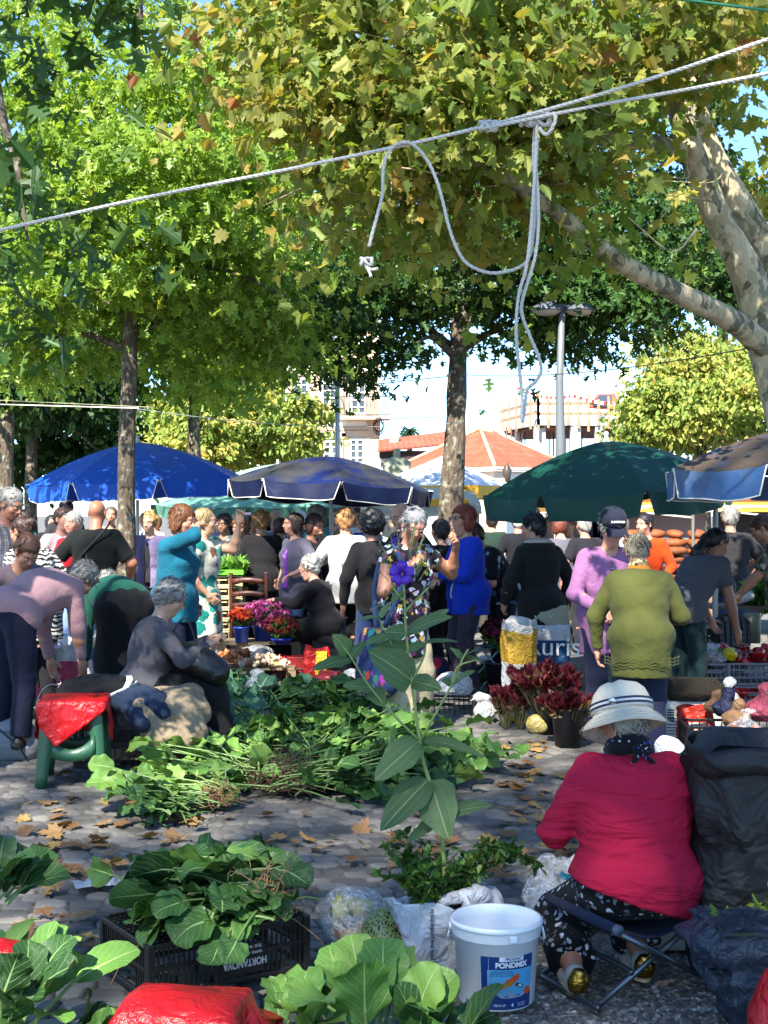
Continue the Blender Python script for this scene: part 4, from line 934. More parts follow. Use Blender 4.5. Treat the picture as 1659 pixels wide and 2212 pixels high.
    hd_ = [E3(0,-.012,.025,.072,.090,.078), E3(0,.030,-.045,.054,.058,.062,.035), E3(0,.058,-.088,.022,.02,.016,.02), cap(ht-Rh[:,2]*.04*hs,Q(0,-.012,-.03),.052*s,.05*s,.03),
           E3(-.038,.052,-.030,.024,.022,.022,.02), E3(.038,.052,-.030,.024,.022,.022,.02), E3(0,.068,.022,.05,.018,.014,.02),
           cap(Q(0,.080,.008),Q(0,.098,-.028),.008*hs,.012*hs,.012), E3(-.012,.086,-.032,.008,.010,.007,.008), E3(.012,.086,-.032,.008,.010,.007,.008),
           E3(-.029,.088,.000,.015,.012,.009,.012,1), E3(.029,.088,.000,.015,.012,.009,.012,1), E3(-.029,.070,-.002,.0135,.0135,.0125,.006), E3(.029,.070,-.002,.0135,.0135,.0125,.006),
           E3(0,.083,-.052,.021,.008,.006,.010), E3(0,.081,-.062,.018,.009,.0065,.010), E3(0,.094,-.057,.022,.009,.0018,.004,1),
           E3(-.074,-.008,-.008,.010,.019,.030,.008), E3(.074,-.008,-.008,.010,.019,.030,.008), E3(-.081,-.001,-.005,.006,.010,.017,.005,1), E3(.081,-.001,-.005,.006,.010,.017,.005,1)]
    if age: hd_ += [cap(Q(-.024,.088,-.03),Q(-.036,.072,-.062),.004,.004,.006,1), cap(Q(.024,.088,-.03),Q(.036,.072,-.062),.004,.004,.006,1), cap(Q(0,.05,-.10),Q(0,.03,-.13),.02,.03,.03)]
    Hd = sdf(hd_, fine if near else .010, (lambda P: .0012*wob(P,140,4)) if age else None)
    parts = [(*B,0),(*Hd,0)]
    hands = []
    for S_,E_,H_,sg in ((shL,eL,hL,1),(shR,eR,hR,-1)):
        dd = nrm(H_-E_); inn = A(sg,0,0)
        n_ = nrm(inn-dd*(inn@dd)+A(0,.001,0)) if abs(dd[2]) > .5 else nrm(A(0,0,-1)-dd*(-dd[2])); th = np.cross(n_, dd)*sg
        if abs(dd[2]) > .5 and th[1] < 0 and dd[2] < 0: th = -th
        if abs(dd[2]) <= .5: th = A(sg,0,0)-dd*(sg*dd[0]); th = nrm(th)
        V_, F_ = sdf(hand_prims(H_+dd*.01, dd, n_, nrm(th), s*1.0, curl), .0055 if near else .007); parts.append((V_,F_,0)); hands.append((H_,dd,n_))
    V, F, M = join(parts); mats = [SKM]
    if face:
        mb = MB(); 
        for sx_ in (-1,1):
            mb.lathe([(.001,.0035),(.005,.003),(.0085,.0005),(.009,-.003)], Q(sx_*.029,.0805,-.002), 10, Rm=Rh@rotx(R(-90)), m=1, sx=1.15, sy=.62)
            mb.lathe([(.001,.0045),(.0035,.0042),(.0046,.001)], Q(sx_*.029,.0825,-.002), 10, Rm=Rh@rotx(R(-90)), m=2)
            pth = [Q(sx_*x_,y_,z_) for x_,y_,z_ in ((.012,.088,.0165),(.028,.087,.0215),(.046,.075,.016))]; mb.tube(spline(pth,6), [.0012,.0028,.003,.0028,.002,.001], 5, m=3)
        mb.grid(np.array([[Q(x_,.0865-8*x_*x_+dy,-.057+dz-.8*abs(x_)*abs(x_)*10) for x_ in np.linspace(-.021,.021,7)] for dy,dz in ((.000,.0065),(.0035,.0025),(.0008,-.0002),(.0035,-.004),(-.001,-.0085))]), m=4)
        n0 = len(V); VV = np.concatenate(mb.V); V = np.concatenate([V, VV]); Fl = [F]; Ml = [M]
        for f_, m_ in zip(mb.F, mb.M): Fl.append(f_+n0); Ml.append(m_)
        hcx = hair[1]; mats = [SKM, plain('#d9d0c4',.3,.02,3,0), plain('#2a1c14',.2,.1,3,0), plain(hcx,.8,.1,9,0), plain('#9c5348',.5,.1,20,.1)]
        mesh('body', V, Fl, mats, T, mi=np.concatenate(Ml))
    else: mesh('body', V, F, mats, T, mi=M)
    # ---- clothing
    def folds(P, a=1.0): return a*(.0050*wob(P*A(1,1,1.7),13,seed)+.0022*wob(P,36,seed+2)+.0045*np.abs(wob(P*A(.8,.8,1.5),19,seed+6))-.002)
    if foldfn: folds = foldfn
    seed = abs(hash(label))%97 if False else sum(map(ord,label))%97
    cm = lambda c: c if isinstance(c, bpy.types.Material) else (cloth(*c) if isinstance(c, tuple) else cloth(c))
    M1 = np.array([X,F1,u1]).T; M2 = np.array([X,F2,u2]).T
    def torso(gi, ln, slv, cut=True, neckcut=True, skirt=None):
        q = [ell(mid+F1*.012*belly,(.15*s*gi,.125*s*gi*(.9+.12*belly),.17*s),M1,.06), ell(neck-u2*.125*s,(.163*s*gi,.112*s*gi,.14*s),M2,.05), cap(shL+X*.01,shR-X*.01,.062*s,.062*s,.05), ell(P0+u1*.03-F1*.01,(.172*s*gi,.146*s*gi,.13*s),M1,.06)]
        if bust: q += [ell(neck-u2*.17*s+F2*.075*s*gi-X*.065*s,(.07*s*bust+.01,.062*s*bust+.01,.068*s),M2,.035), ell(neck-u2*.17*s+F2*.075*s*gi+X*.065*s,(.07*s*bust+.01,.062*s*bust+.01,.068*s),M2,.035)]
        if ln > .02: q += [cap(P0+u1*.02, P0-A(0,0,1)*(ln*s) if skirt is None else P0, .150*s*gi,.155*s*gi*(.98 if skirt is None else 1),.05)] if lean < 50 else []
        pr = q
        if cut and lean < 50: pr = pr+[pln(P0-A(0,0,ln*s),(hem_tilt,.05,-1))]
        elif cut: pr = pr+[pln(P0-u1*min(ln,.08)*s,-u1)]
        for S_,E_,H_ in ((shL,eL,hL),(shR,eR,hR)):
            if slv <= .5: e = S_+(E_-S_)*min(1,slv*2); pr.append(cap(S_,e,.062*s*gi**.5*tg,.062*s*gi**.5*tg,.02,flat=1))
            else:
                f = (slv-.5)*2; e = E_+(H_-E_)*f; pr += [cap(S_,E_,.060*s*gi**.6*tg,.052*s*gi**.5*tg,.02), cap(E_,e,.052*s*gi**.5*tg,.036*s*tg,.018,flat=1)]
        if neckcut: pr.append(cap(nb-u2*.045+F2*.02,nb+u2*.10+F2*.03,.052*s,.075*s,.008,1))
        return pr
    rc = res
    if inner is not None:
        V_,F_ = sdf(torso(g*.96, .04, .0), rc, lambda P: folds(P,.5)+.006); mesh('shirt', V_, F_, cm(inner), T)
    if top is not None:
        gi = g*1.08*tg
        pr = torso(gi, top_len, sleeve)
        if inner is not None:
            wv = .05*s*openw
            for zz_ in np.linspace(0,.5+top_len,9): c_ = (neck-u2*zz_*s) if zz_ < .25 else (mid-u1*(zz_-.25)*s if zz_ < .49 else P0-A(0,0,(zz_-.49)*s)); Fx = F2 if zz_ < .25 else F1; pr.append(ell(c_+Fx*.17*s*gi,(wv*(.6+zz_*.6),.10*s,.08*s),M1,.012,1))
        V_,F_ = sdf(pr, rc, folds); mesh('top', V_, F_, cm(top), T)
    if dress is not None:
        zb = dress[1]; q = torso(g*1.1, 0, dress[2], cut=False)
        for i in range(6):
            t_ = i/5; c_ = A(P0[0],P0[1],hz-(hz-zb)*t_); rr = (.165+.03*t_*dress[3])*s*g
            q.insert(0, ell(c_,(rr,rr*.85,.14),None,.08))
        k_ = len(q); q = q[:6]+q[6:]+[] 
        q = [x_ for x_ in q if x_[0] != 'p']; q2 = q[:]; q2.append(pln((0,0,zb),(0,0,-1)))
        V_,F_ = sdf(q2, rc, lambda P: folds(P)+.006*np.sin(np.arctan2(P[:,1],P[:,0])*9+seed)*np.clip((hz-P[:,2])*2,0,1)); mesh('dress', V_, F_, cm(dress[0]), T)
    if not no_legs:
        if legs == 'trousers':
            q = [ell(P0+u1*.0,(.15*s*g*seatfat,.12*s*g*seatfat,.11*s*seatfat),M1,.05)]
            for a_,k_,f_ in ((hL_,kL,fL),(hR_,kR,fR)):
                fe = f_-(f_-k_)*.06 if hem is None else k_+(f_-k_)*hem
                q += [cap(a_,k_,.092*s*g,.066*s*g*flare,.03), cap(k_,fe,.064*s*g*flare,.054*s*g*flare**2,.02,flat=1)]
            V_,F_ = sdf(q, rc, folds); mesh('trousers', V_, F_, cm(bottom), T)
        elif legs == 'skirt':
            zb = hem if hem is not None else .35; q = [ell(P0,(.155*s*g,.125*s*g,.12*s),M1,.05)]
            seated = hip is not None and hip < .6
            for a_,k_,f_ in ((hL_,kL,fL),(hR_,kR,fR)):
                q += [cap(a_,k_,.11*s*g,.095*s*g*flare,.09)]; 
                q += [cap(k_, k_+(f_-k_)*.75,.09*s*g*flare,.09*s*g*flare,.10)] 
            q += [cap((hL_+hR_)/2,(kL+kR)/2,.11*s*g,.10*s*g*flare,.09), cap((kL+kR)/2,(kL+kR)/2+((fL+fR)/2-(kL+kR)/2)*.75,.09*s*g*flare,.09*s*g*flare,.1), pln((0,0,zb),(0,0,-1))]
            V_,F_ = sdf(q, rc, lambda P: folds(P)+.004*np.sin(P[:,0]*60+seed)); mesh('skirt', V_, F_, cm(bottom), T)
        for f_,k_ in ((fL,kL),(fR,kR)):
            q = [cap(f_+A(0,-.035,-.03),f_+A(0,.13,-.035),.033*s,.030*s,.02), ell(f_+A(0,.09,-.03),(.042*s,.075*s,.03),None,.02), cap(f_+A(0,-.01,.0),f_+A(0,-.02,-.02),.036,.036,.02), pln(f_+A(0,0,-.058),(0,0,-1))]
            V_,F_ = sdf(q, max(res*.7,.009)); mesh('shoe', V_, F_, shoemat or plain(shoe,.5,.1), T)
    # ---- hair
    kind = hair[0]; hm_ = hairm(*hair[1:3]) if len(hair) > 2 and hair[2] else hairm(hair[1])
    if kind != 'bald':
        vol = hair[3] if len(hair) > 3 else 1.0
        q = [E3(0,-.022,.036,.083*vol,.096*vol,.083*vol,.02)]
        if kind in ('short','curly','bob'):
            q += [E3(0,-.058,-.02,.072*vol,.055*vol,.07,.03)]
        if kind == 'curly': q += [E3(-.05,-.02,.03,.05,.07,.06,.03),E3(.05,-.02,.03,.05,.07,.06,.03),E3(0,-.03,.07,.06*vol,.07*vol,.05*vol,.03)]
        if kind == 'bob': q += [E3(-.068,-.02,-.03,.026,.05,.075,.03),E3(.068,-.02,-.03,.026,.05,.075,.03)]
        if kind == 'bun': q += [E3(0,-.05,-.01,.065,.05,.06,.02), E3(0,-.12,.045,.036,.034,.034,.012)]
        if kind == 'topbun': q += [E3(0,-.05,-.01,.065,.05,.06,.02), E3(0,-.08,.115,.04,.04,.036,.012)]
        if kind == 'tail': q += [E3(0,-.05,-.01,.066,.05,.06,.02), E3(0,-.11,.0,.04,.04,.04,.02), cap(Q(0,-.12,-.02),Q(0,-.16,-.14),.036,.045,.03), cap(Q(0,-.16,-.14),Q(.01,-.15,-.24),.045,.02,.03)]
        if kind == 'long': q += [cap(Q(-.05,-.05,0),Q(-.06,-.05,-.16),.05,.045,.04), cap(Q(.05,-.05,0),Q(.06,-.05,-.16),.05,.045,.04), cap(Q(0,-.07,0),Q(0,-.08,-.18),.05,.05,.04)]
        q += [E3(0,.105,-.045,.075,.075,.088,.012,1)]
        if kind == 'crop': pass
        amp = {'curly':.011,'short':.0045,'bob':.003}.get(kind,.002); fr = {'curly':75,'short':55}.get(kind,40)
        V_,F_ = sdf(q, .008 if near else .011, lambda P: amp*wob((P-hc)@Rh*A(1,1,.7 if kind != 'curly' else 1),fr,seed)+.4*amp*wob(P,fr*2.3,seed+1))
        nh = 1500 if res <= .012 else (600 if res <= .017 else 0); Fs = [F_]
        if nh and len(V_):
            gg = np.random.default_rng(seed); ii = gg.integers(0,len(V_),nh); pb = V_[ii]; no = nrm((pb-Q(0,-.02,.0))); dn = -Rh[:,2]*.8-Rh[:,1]*.25 if kind != 'curly' else gg.normal(size=(nh,3))
            tg_ = dn+gg.normal(size=(nh,3))*(.35 if kind != 'curly' else .3); tg_ = nrm(tg_-no*(tg_*no).sum(1,keepdims=True)*.85+no*(.12 if kind != 'curly' else .30)); V2,F2_ = leafset('strand', pb-no*.002, no+gg.normal(size=(nh,3))*.3, tg_, gg.uniform(.022,.050,nh)*(1.0 if kind != 'curly' else .75), 0, .5 if kind != 'curly' else 1.1)
            V_ = np.concatenate([V_,V2]); Fs += [f_+len(V_)-len(V2) for f_ in F2_]
        mesh('hair', V_, Fs, hm_, T)
    elif len(hair) > 2:
        q = [E3(0,-.035,-.01,.078,.075,.05,.02), E3(0,.08,.0,.08,.08,.09,.012,1), E3(0,-.01,.08,.075,.09,.06,.01,1)]
        V_,F_ = sdf(q, .010, lambda P: .002*wob(P,60,seed)); mesh('hair', V_, F_, hairm(hair[2]), T)
    if glasses:
        mb = MB()
        for sx_ in (-1,1):
            a = np.linspace(0,6.283,15); pts = [Q(sx_*.031+.021*math.cos(q_),.100-.10*abs(.021*math.cos(q_)*sx_*.5+.0),-.003+.016*math.sin(q_)) for q_ in a]; mb.tube(pts,.0016,5,caps=False)
            if glasses[1]: mb.add([pts[i] for i in range(14)], [list(range(14))], 1)
            mb.tube([Q(sx_*.052,.098,.002),Q(sx_*.070,.07,.004),Q(sx_*.077,-.005,.006)],.0016,5)
        mb.tube([Q(-.010,.100,.0),Q(0,.103,.003),Q(.010,.100,.0)],.0014,5); mb.out('glasses', [plain(glasses[0],.3,.05,3,0), film('#1c1a18',.75,.1)], T)
    ctx = dict(T=T,Q=Q,Rh=Rh,hc=hc,P0=P0,neck=neck,mid=mid,u1=u1,u2=u2,F1=F1,F2=F2,eL=eL,hL=hL,eR=eR,hR=hR,kL=kL,kR=kR,fL=fL,fR=fR,s=s,shL=shL,shR=shR,seed=seed,folds=folds)
    if extra: extra(ctx)
    return T, ctx
# ---- the crowd; yaw 0 looks away from the camera, 180 towards it, 90 to the left, -90 to the right
GRY, DBR, WHT, RED = '#77736e', '#35221a', '#c9c4ba', '#5a2414'
FLW = ('#16141c', ('blobs', ['#8fb0b8','#5a2a55','#c9a53c','#c8c6cf','#16141c','#7a2f5c','#16141c'], 24, .5))
ZEB = ('#c9c7c2', ('stripes', '#191919', 9, 7.0))
def bagB(c):
    T = c['T']; m = MB(); s = c['s']
    # shoulder strap and flowered denim tote at her right side
    sh = c['shR']+A(0,0,.065); P = spline([sh+A(-.02,.05,-.0), sh+A(-.03,.14,-.16), sh+A(.03,.17,-.36), sh+A(.10,.10,-.58)],14); nn = A(.026,0,.0)
    m.grid(np.stack([P-nn, P, P+nn],1)); P = spline([sh+A(-.02,.03,0), sh+A(0,-.06,-.05), sh+A(.05,-.10,-.3), sh+A(.10,.0,-.58)],12); m.grid(np.stack([P-nn,P,P+nn],1))
    t = thing('tote_bag', 'dark blue tote bag with bright flowers and fish shapes hanging at the patterned dress', 'bag', tuple(A(*T.location)), T.rotation_euler[2])
    m.out('strap', cloth('#2c3f63'), t, solid=.004)
    cc = sh+A(.13,.06,-.83)
    blob('bag', [ell(cc+A(0,0,.1),(.07,.24,.2),None,.03), ell(cc+A(0,0,-.10),(.10,.26,.15),None,.04), pln(cc+A(0,0,.24),(0,0,1))], .012, cloth('#1d2d55', ('blobs', ['#a8402c','#b98a36','#1f6b70','#7a2f78','#1d2d55','#2d6a5c','#1d2d55','#1d2d55'], 17, .45)), t, lambda P: .008*wob(P,15,3))
person('woman in a black tunic with coloured blotches, looking down', 868, 9.7, 212, h=1.66, g=1.12, lean=8, lean2=14, head=(-28,-18,0), top=FLW, top_len=.30, sleeve=.16, bottom='#b3a684', flare=1.45, hair=('short','#4d4f52','#9a9c9e'), sk='#9a5f42', rh=(.10,.24,1.22), lh=(-.33,.20,1.34), le=(-1,-.2,-.7), glasses=('#8a8078',0), res=.012, age=1, extra=bagB, rf=(.10,.14,.06), bust=1.1, curl=.9)
def ctrC(c):
    pass
person('woman in a bright blue fleece jacket with her hands clasped, facing left', 1012, 11.9, 112, h=1.67, g=1.12, lean=2, head=(2,12,0), top=('#0b2f9e',), top_len=.16, inner='#b9b4ae', bottom='#2e2833', hair=('bob','#5a2010','#8a3a1c',1.08), sk='#b27456', rh=(.02,.30,1.02), lh=(-.02,.31,1.06), glasses=('#5a4034',1), res=.012, age=1, bust=1.0, curl=1.0)
def capD(c):
    T, Q, Rh = c['T'], c['Q'], c['Rh']; m = MB(); navy = cloth('#171c2c')
    m.lathe([(.101,.0),(.102,.03),(.096,.065),(.075,.095),(.04,.112),(.001,.118)], Q(0,-.012,.035), 28, Rm=Rh, sx=.93, sy=1.05)
    P = np.array([[Q(x_, .070+.10*v*(1-.25*(x_/.07)**2)+.0, .040-.25*x_*x_*8-.030*v) for x_ in np.linspace(-.078,.078,11)] for v in np.linspace(0,1,6)]); m.grid(P)
    m.lathe([(.001,.006),(.008,.004),(.01,0)], Q(0,-.012,.153), 8, Rm=Rh); o = m.out('cap', navy, T, solid=.003)
    m = MB(); m.add([Q(-.052,.098,.075),Q(.052,.098,.075),Q(.050,.088,.103),Q(-.050,.088,.103)],[[0,1,2,3]]); 
    text('lettering', 'SURFSTARS', .020, plain('#c9c7c2',.6), T, tuple(Q(0,.094,.088)), frame(-Rh[:,1],Rh[:,2]) is not None and Matrix(np.array([-Rh[:,0], nrm(Rh[:,2]-.35*Rh[:,1]), nrm(Rh[:,1]+.35*Rh[:,2])]).T.tolist()).to_euler(), ext=.001, bold=.0006, sx=1.0)
person('woman in a dark blue baseball cap and pink lilac cardigan, looking down at her hands', 1308, 9.7, 188, h=1.63, g=1.12, lean=6, lean2=14, head=(-24,0,0), top=('#8e5f88',), top_len=.26, inner=('#a8a8a8', ('stripes','#5a5d62',14,3)), bottom='#171c33', hair=('short','#8a8880'), sk='#b3765c', rh=(.12,.24,.93), lh=(-.08,.25,.91), glasses=('#221f1d',0), res=.012, age=1, extra=capD, curl=1.0)
def ctrE(c):
    T = c['T']; m = MB(); n = c['neck']; F, u = c['F2'], c['u2']
    # mustard collar turned out over the sweater back, printed scarf above
    P = []
    for v in np.linspace(0,1,5):
        P.append([n+u*(.035-.075*v-.05*(1-abs(a_)/1.2)*v)+A(math.sin(a_)*(.07+.045*v),0,0)-F*(math.cos(a_)*(.060+.035*v)) for a_ in np.linspace(-1.3,1.3,13)])
    m.grid(np.array(P)); m.out('collar', cloth('#a8641e'), T, solid=.004)
    m = MB(); m.lathe([(.060,-.03),(.072,0),(.060,.04)], n+u*.035, 20, Rm=frame(F,u), fn=lambda P,a: P*(1+.05*np.sin(a*9))[None,:,None]); m.out('scarf', cloth('#7a6a48',('blobs',['#2a231c','#c9b58a'],40,.5)), T)
    m = MB(); z0 = .60
    for k in range(3):
        a = np.linspace(-1.5,1.5,40); zc = c['P0'][2]-.13+k*.02
        m.tube([c['P0']*A(1,1,0)+A(.232*math.sin(q),-.205*math.cos(q)-.0,zc+.006*math.sin(q*26)) for q in a], .0035, 5)
    m.out('wavy_trim', cloth('#4a4c22'), T)
person('woman in an olive green sweater seen from behind with a mustard collar', 1385, 8.4, -6, h=1.50, g=1.22, lean=20, lean2=26, head=(-30,0,0), hip=.80, top=('#474a20',), top_len=.22, bottom='#1c2238', hair=('bun','#77705f','#a39b86'), sk='#b3765c', lh=(-.26,.24,.74), rh=(.17,.35,.9), le=(-1,-.35,.25), res=.012, extra=ctrE)
person('woman with a black ponytail in a dark grey tee bending to the right', 1474, 10.6, -52, h=1.62, g=1.1, lean=36, lean2=44, head=(-22,-18,0), top=('#47484d',), top_len=.10, sleeve=.30, bottom='#10282a', hair=('tail','#0d0b0c'), sk='#8a5038', rh=(.22,.42,.62), lh=(-.15,.55,.70), res=.014)
person('grey curly haired woman in a charcoal cardigan sitting and searching in a black bag', 312, 8.8, -78, h=1.56, g=1.12, hip=.44, lean=6, lean2=16, head=(-28,0,0), top=('#4a484d',), top_len=.22, bottom='#0d0d10', legs='skirt', hem=.12, hair=('curly','#5f5c58','#a5a29c',1.04), sk='#b98568', rh=(.10,.40,.74), lh=(-.05,.42,.76), rf=(.12,.50,.06), lf=(-.12,.52,.06), res=.012, age=1, glasses=('#6a5a50',0))
person('person in a dark green sweater and black skirt bending over, seen from behind', 268, 9.7, 22, h=1.62, g=1.15, lean=74, lean2=84, head=(-50,0,0), top=('#185040',), top_len=.06, bottom='#101014', legs='skirt', hem=.25, hair=('short','#8d8a84'), lh=(-.22,.42,.40), rh=(.12,.48,.42), hip=.92, res=.012)
person('woman in a dusty pink sweater stooping with one arm reaching down at the left edge', 22, 8.7, -36, h=1.60, g=1.2, lean=56, lean2=80, head=(-50,0,0), top=('#9a777b',), top_len=.08, bottom='#11162a', hair=('curly','#5f5c58','#8f8b86'), rh=(.10,.52,.58), lh=(-.20,.5,.55), hip=.94, res=.012)
person('woman with a brown bun in a zebra striped blouse, turned away to the left', 86, 10.6, 52, h=1.60, g=1.1, lean=14, lean2=20, head=(-18,15,0), top=ZEB, top_len=.22, sleeve=.7, bottom='#1b1b1f', hair=('bun','#33201a'), sk='#9c6448', res=.014)
person('grey haired man in a plaid shirt cut by the left edge', -4, 11.2, -118, h=1.82, g=1.1, lean=6, head=(-24,0,0), top=('#4a4f5c', ('plaid','#b5a08a','#20242e',5)), top_len=.12, bottom='#2a2c33', hair=('short','#77736e'), sk='#8a5238', res=.014, bust=0)
person('brown haired woman stooping at the left edge behind the pink sweater', 10, 9.6, -140, h=1.60, lean=26, lean2=36, head=(-45,0,0), top=('#6a5a60',), hair=('short','#4a2c18'), sk='#9c6448', hip=.80, res=.014)
def bagM(c):
    t = thing('shoulder_bag', 'black shoulder bag hanging at the left hip of the man in the black polo', 'bag', tuple(A(*c['T'].location)), c['T'].rotation_euler[2])
    s = c['s']; blob('bag', [ell((-.25,-.02,.86),(.05,.13,.13),None,.03)], .014, plain('#16161a',.6), t)
    m = MB(); m.tube(spline([(-.25,-.05,.96),(-.12,-.15,1.2),(.10,-.13,1.45),(.14,0,1.53)],14),.01,5); m.out('strap', plain('#16161a',.6), t)
person('bald man in a black polo shirt and pale jeans seen from behind', 206, 12.6, 6, h=1.73, g=1.22, lean=3, head=(-4,-12,0), top=('#0f1210',), top_len=.10, sleeve=.42, bottom='#8fa3b8', hair=('bald','#8d7264'), sk='#a0603f', lh=(-.36,.12,.92), rh=(.30,.2,.98), le=(-1,-.4,0), res=.014, bust=0, extra=bagM)
def sung(c):
    T, Q, Rh = c['T'], c['Q'], c['Rh']; m = MB()
    for sx_ in (-1,1): a = np.linspace(0,6.28,13); m.tube([Q(sx_*.032+.022*math.cos(q),.075,.095+.017*math.sin(q)) for q in a],.003,5)
    m.out('sunglasses', plain('#2c211c',.3), T)
person('smiling woman in a pale pink shirt with sunglasses on her head', 126, 14.5, -132, h=1.66, top=('#d6b9b6',), hair=('short','#3a241c'), head=(-6,0,0), sk='#c08064', res=.016, extra=sung)
person('grey haired person in a red top beside the black polo man', 168, 13.7, 158, h=1.62, g=1.1, top=('#a8151d',), hair=('short','#9a968f'), sk='#c08064', bottom='#6b7fa6')
person('dark haired man in the shade behind the sunglasses woman', 141, 18, 200, h=1.78, top=('#2b2a2e',), hair=('short','#1c1512'), sk='#8a5238', bust=0)
person('dark haired woman in turquoise far behind the zebra blouse', 66, 17, 120, h=1.65, top=('#2a8c94',), hair=('bob','#1c1512'), sk='#b3765c')
person('woman in a teal blouse shading her brow with one hand', 378, 11, -112, h=1.67, g=1.12, lean=2, head=(-14,0,0), top=('#0a566a',), top_len=.16, sleeve=.8, bottom='#10182e', hair=('bob','#4f2f1a','#7a4a26',1.05), sk='#b3765c', rh=(-.02,.20,1.50), re_=(.9,.2,-.4), lh=(-.24,.05,.86), res=.012, bust=1.1, curl=.9)
person('fair haired woman in a long white dress with teal flowers raising a hand', 432, 12, -92, h=1.64, g=1.12, lean=1, head=(0,0,0), dress=(('#b9b7a6', ('blobs', ['#0f6a63','#b9b7a6','#2f8a7c','#b9b7a6','#6a4a2c'], 9, .55)), .50, .3, .8), top=None, hair=('short','#8a7350','#c9b07c'), sk='#c08a6a', lh=(-.05,.34,1.50), le=(-.3,.3,-1), rh=(.22,.1,.9), res=.012, bottom='#6a5a50', legs='none', bust=1)
person('woman in a purple tee and open grey jacket, hand on her hip', 640, 14.2, 128, h=1.60, g=1.12, lean=0, head=(0,-16,0), top=('#56525f',), top_len=.14, inner=('#6d2f8c', ('blobs',['#a06ab8','#6d2f8c'],12,.4)), bottom='#33496a', hair=('bob','#22150f'), sk='#b3765c', lh=(-.20,.16,.98), le=(-1,-.7,0), rh=(.24,.05,.9), openw=1.8, sleeve=.8, res=.012, glasses=('#33241c',0), bust=1)
person('white haired woman in a black cardigan sitting with folded hands, facing left', 708, 13.6, 88, h=1.56, g=1.1, hip=.46, lean=14, lean2=18, head=(-2,0,0), top=('#17141a',), top_len=.16, inner='#aaa29a', bottom='#101014', legs='skirt', hem=.16, hair=('curly','#b9b4a6','#e3dfd3',1.02), sk='#c98f72', rh=(.04,.50,.70), lh=(-.05,.52,.72), rf=(.12,.56,.06), lf=(-.12,.56,.06), res=.012, age=1, curl=1)
person('curly blonde woman in a white cardigan seen from behind right of the navy parasol pole', 747, 14, 8, h=1.64, g=1.12, lean=4, top=('#b9b6b4',), top_len=.18, bottom='#101014', hair=('curly','#7a5230','#b98a54'), sk='#b3765c', lh=(-.2,.25,1.1), rh=(.2,.25,1.1), res=.014)
person('grey haired man in a turquoise shirt turned away near the navy parasol pole', 695, 15, 58, h=1.70, g=1.1, top=('#4aa3a8',), hair=('short','#77736e'), sk='#b3765c', bust=0, sleeve=.4, res=.016)
person('brown haired woman in a black top with her hand at her mouth', 664, 14.3, -125, h=1.60, top=('#141316',), hair=('bob','#3a2218'), sk='#9c6448', rh=(.0,.18,1.38), re_=(.8,.3,-1), head=(-18,0,0), res=.016)
def redcap(c):
    T, Q, Rh = c['T'], c['Q'], c['Rh']; m = MB()
    m.lathe([(.100,.0),(.102,.03),(.094,.065),(.07,.095),(.001,.112)], Q(0,-.015,.035), 20, Rm=Rh, sx=.95, sy=1.05); m.grid(np.array([[Q(x_,.07+.08*v,.04-2*x_*x_-.02*v) for x_ in np.linspace(-.07,.07,7)] for v in (0,.5,1)])); m.out('cap', cloth('#b31218'), T, solid=.003)
person('person in a red cap and scroll print blouse sitting on the wooden chair', 560, 14.9, -4, h=1.6, g=1.2, hip=.50, lean=20, lean2=32, head=(-20,0,0), top=('#c4c2c4', ('blobs',['#1a1a22','#c4c2c4','#1a1a22'],17,.33)), top_len=.1, bottom='#16161c', hair=('short','#1a1412'), lh=(-.2,.45,.7), rh=(.2,.45,.7), rf=(.14,.42,.06), lf=(-.14,.42,.06), res=.014, extra=redcap)
person('blonde person in black behind the red cap', 566, 14.8, 10, h=1.63, g=1.15, lean=8, top=('#121115',), hair=('curly','#7a4f26','#a87840'), sk='#b3765c')
person('woman with glasses in dark teal left of the hand on mouth woman', 489, 16, 165, h=1.60, top=('#2b4a4c',), hair=('short','#2a1d18'), sk='#a86e50', glasses=('#222222',0), head=(-10,0,0))
person('woman in a grey print blouse leaning her chin on her hand behind the seedlings', 524, 15.4, 172, h=1.58, top=('#3c3a3c',('blobs',['#8a8478','#3c3a3c'],20,.4)), hair=('short','#5a3520'), sk='#a86e50', rh=(.02,.17,1.34), re_=(.6,.3,-1), lean=10, head=(-16,0,0))
person('blonde woman in a lavender jacket just right of the left oak trunk', 327, 15.2, 170, h=1.62, top=('#6e6485',), inner='#222222', hair=('curly','#9a7040','#c9a068'), sk='#c9967a', head=(-8,0,0))
person('person with bushy black hair and black top behind the patterned dress', 815, 11.6, 25, h=1.62, g=1.1, lean=8, top=('#121114',), bottom='#24365c', hair=('curly','#0e0c0c','#1c1a1a',1.28), sk='#8a5238', res=.014)
person('balding man in an open black jacket behind the patterned dress', 898, 12.6, 128, h=1.72, g=1.15, lean=10, head=(-18,0,0), top=('#151414',), inner='#9a948c', top_len=.14, bottom='#1c1c20', hair=('bald','#6a5a50','#8a8078'), sk='#a0694c', rh=(.1,.42,1.2), res=.014, bust=0)
person('person in black with one bare arm hanging beside the blue fleece jacket', 968, 12.7, 30, h=1.56, g=1.15, lean=10, top=('#161517',), sleeve=.4, bottom='#1a1a1e', hair=('short','#2a1f1a'), sk='#c08468', lh=(-.30,.16,.92), res=.014)
person('woman with a black top bun in a checked shirt bending her head', 972, 15, -70, h=1.62, lean=10, head=(-22,0,0), top=('#26303c',('plaid','#a8b0b8','#10141c',7)), hair=('topbun','#120e10'), sk='#a86e50', res=.016)
person('person with thin greying hair bowing behind the checked shirt', 948, 15.8, -110, h=1.56, lean=14, head=(-35,0,0), top=('#7fa39a',), hair=('short','#7a6a60'), sk='#b98568')
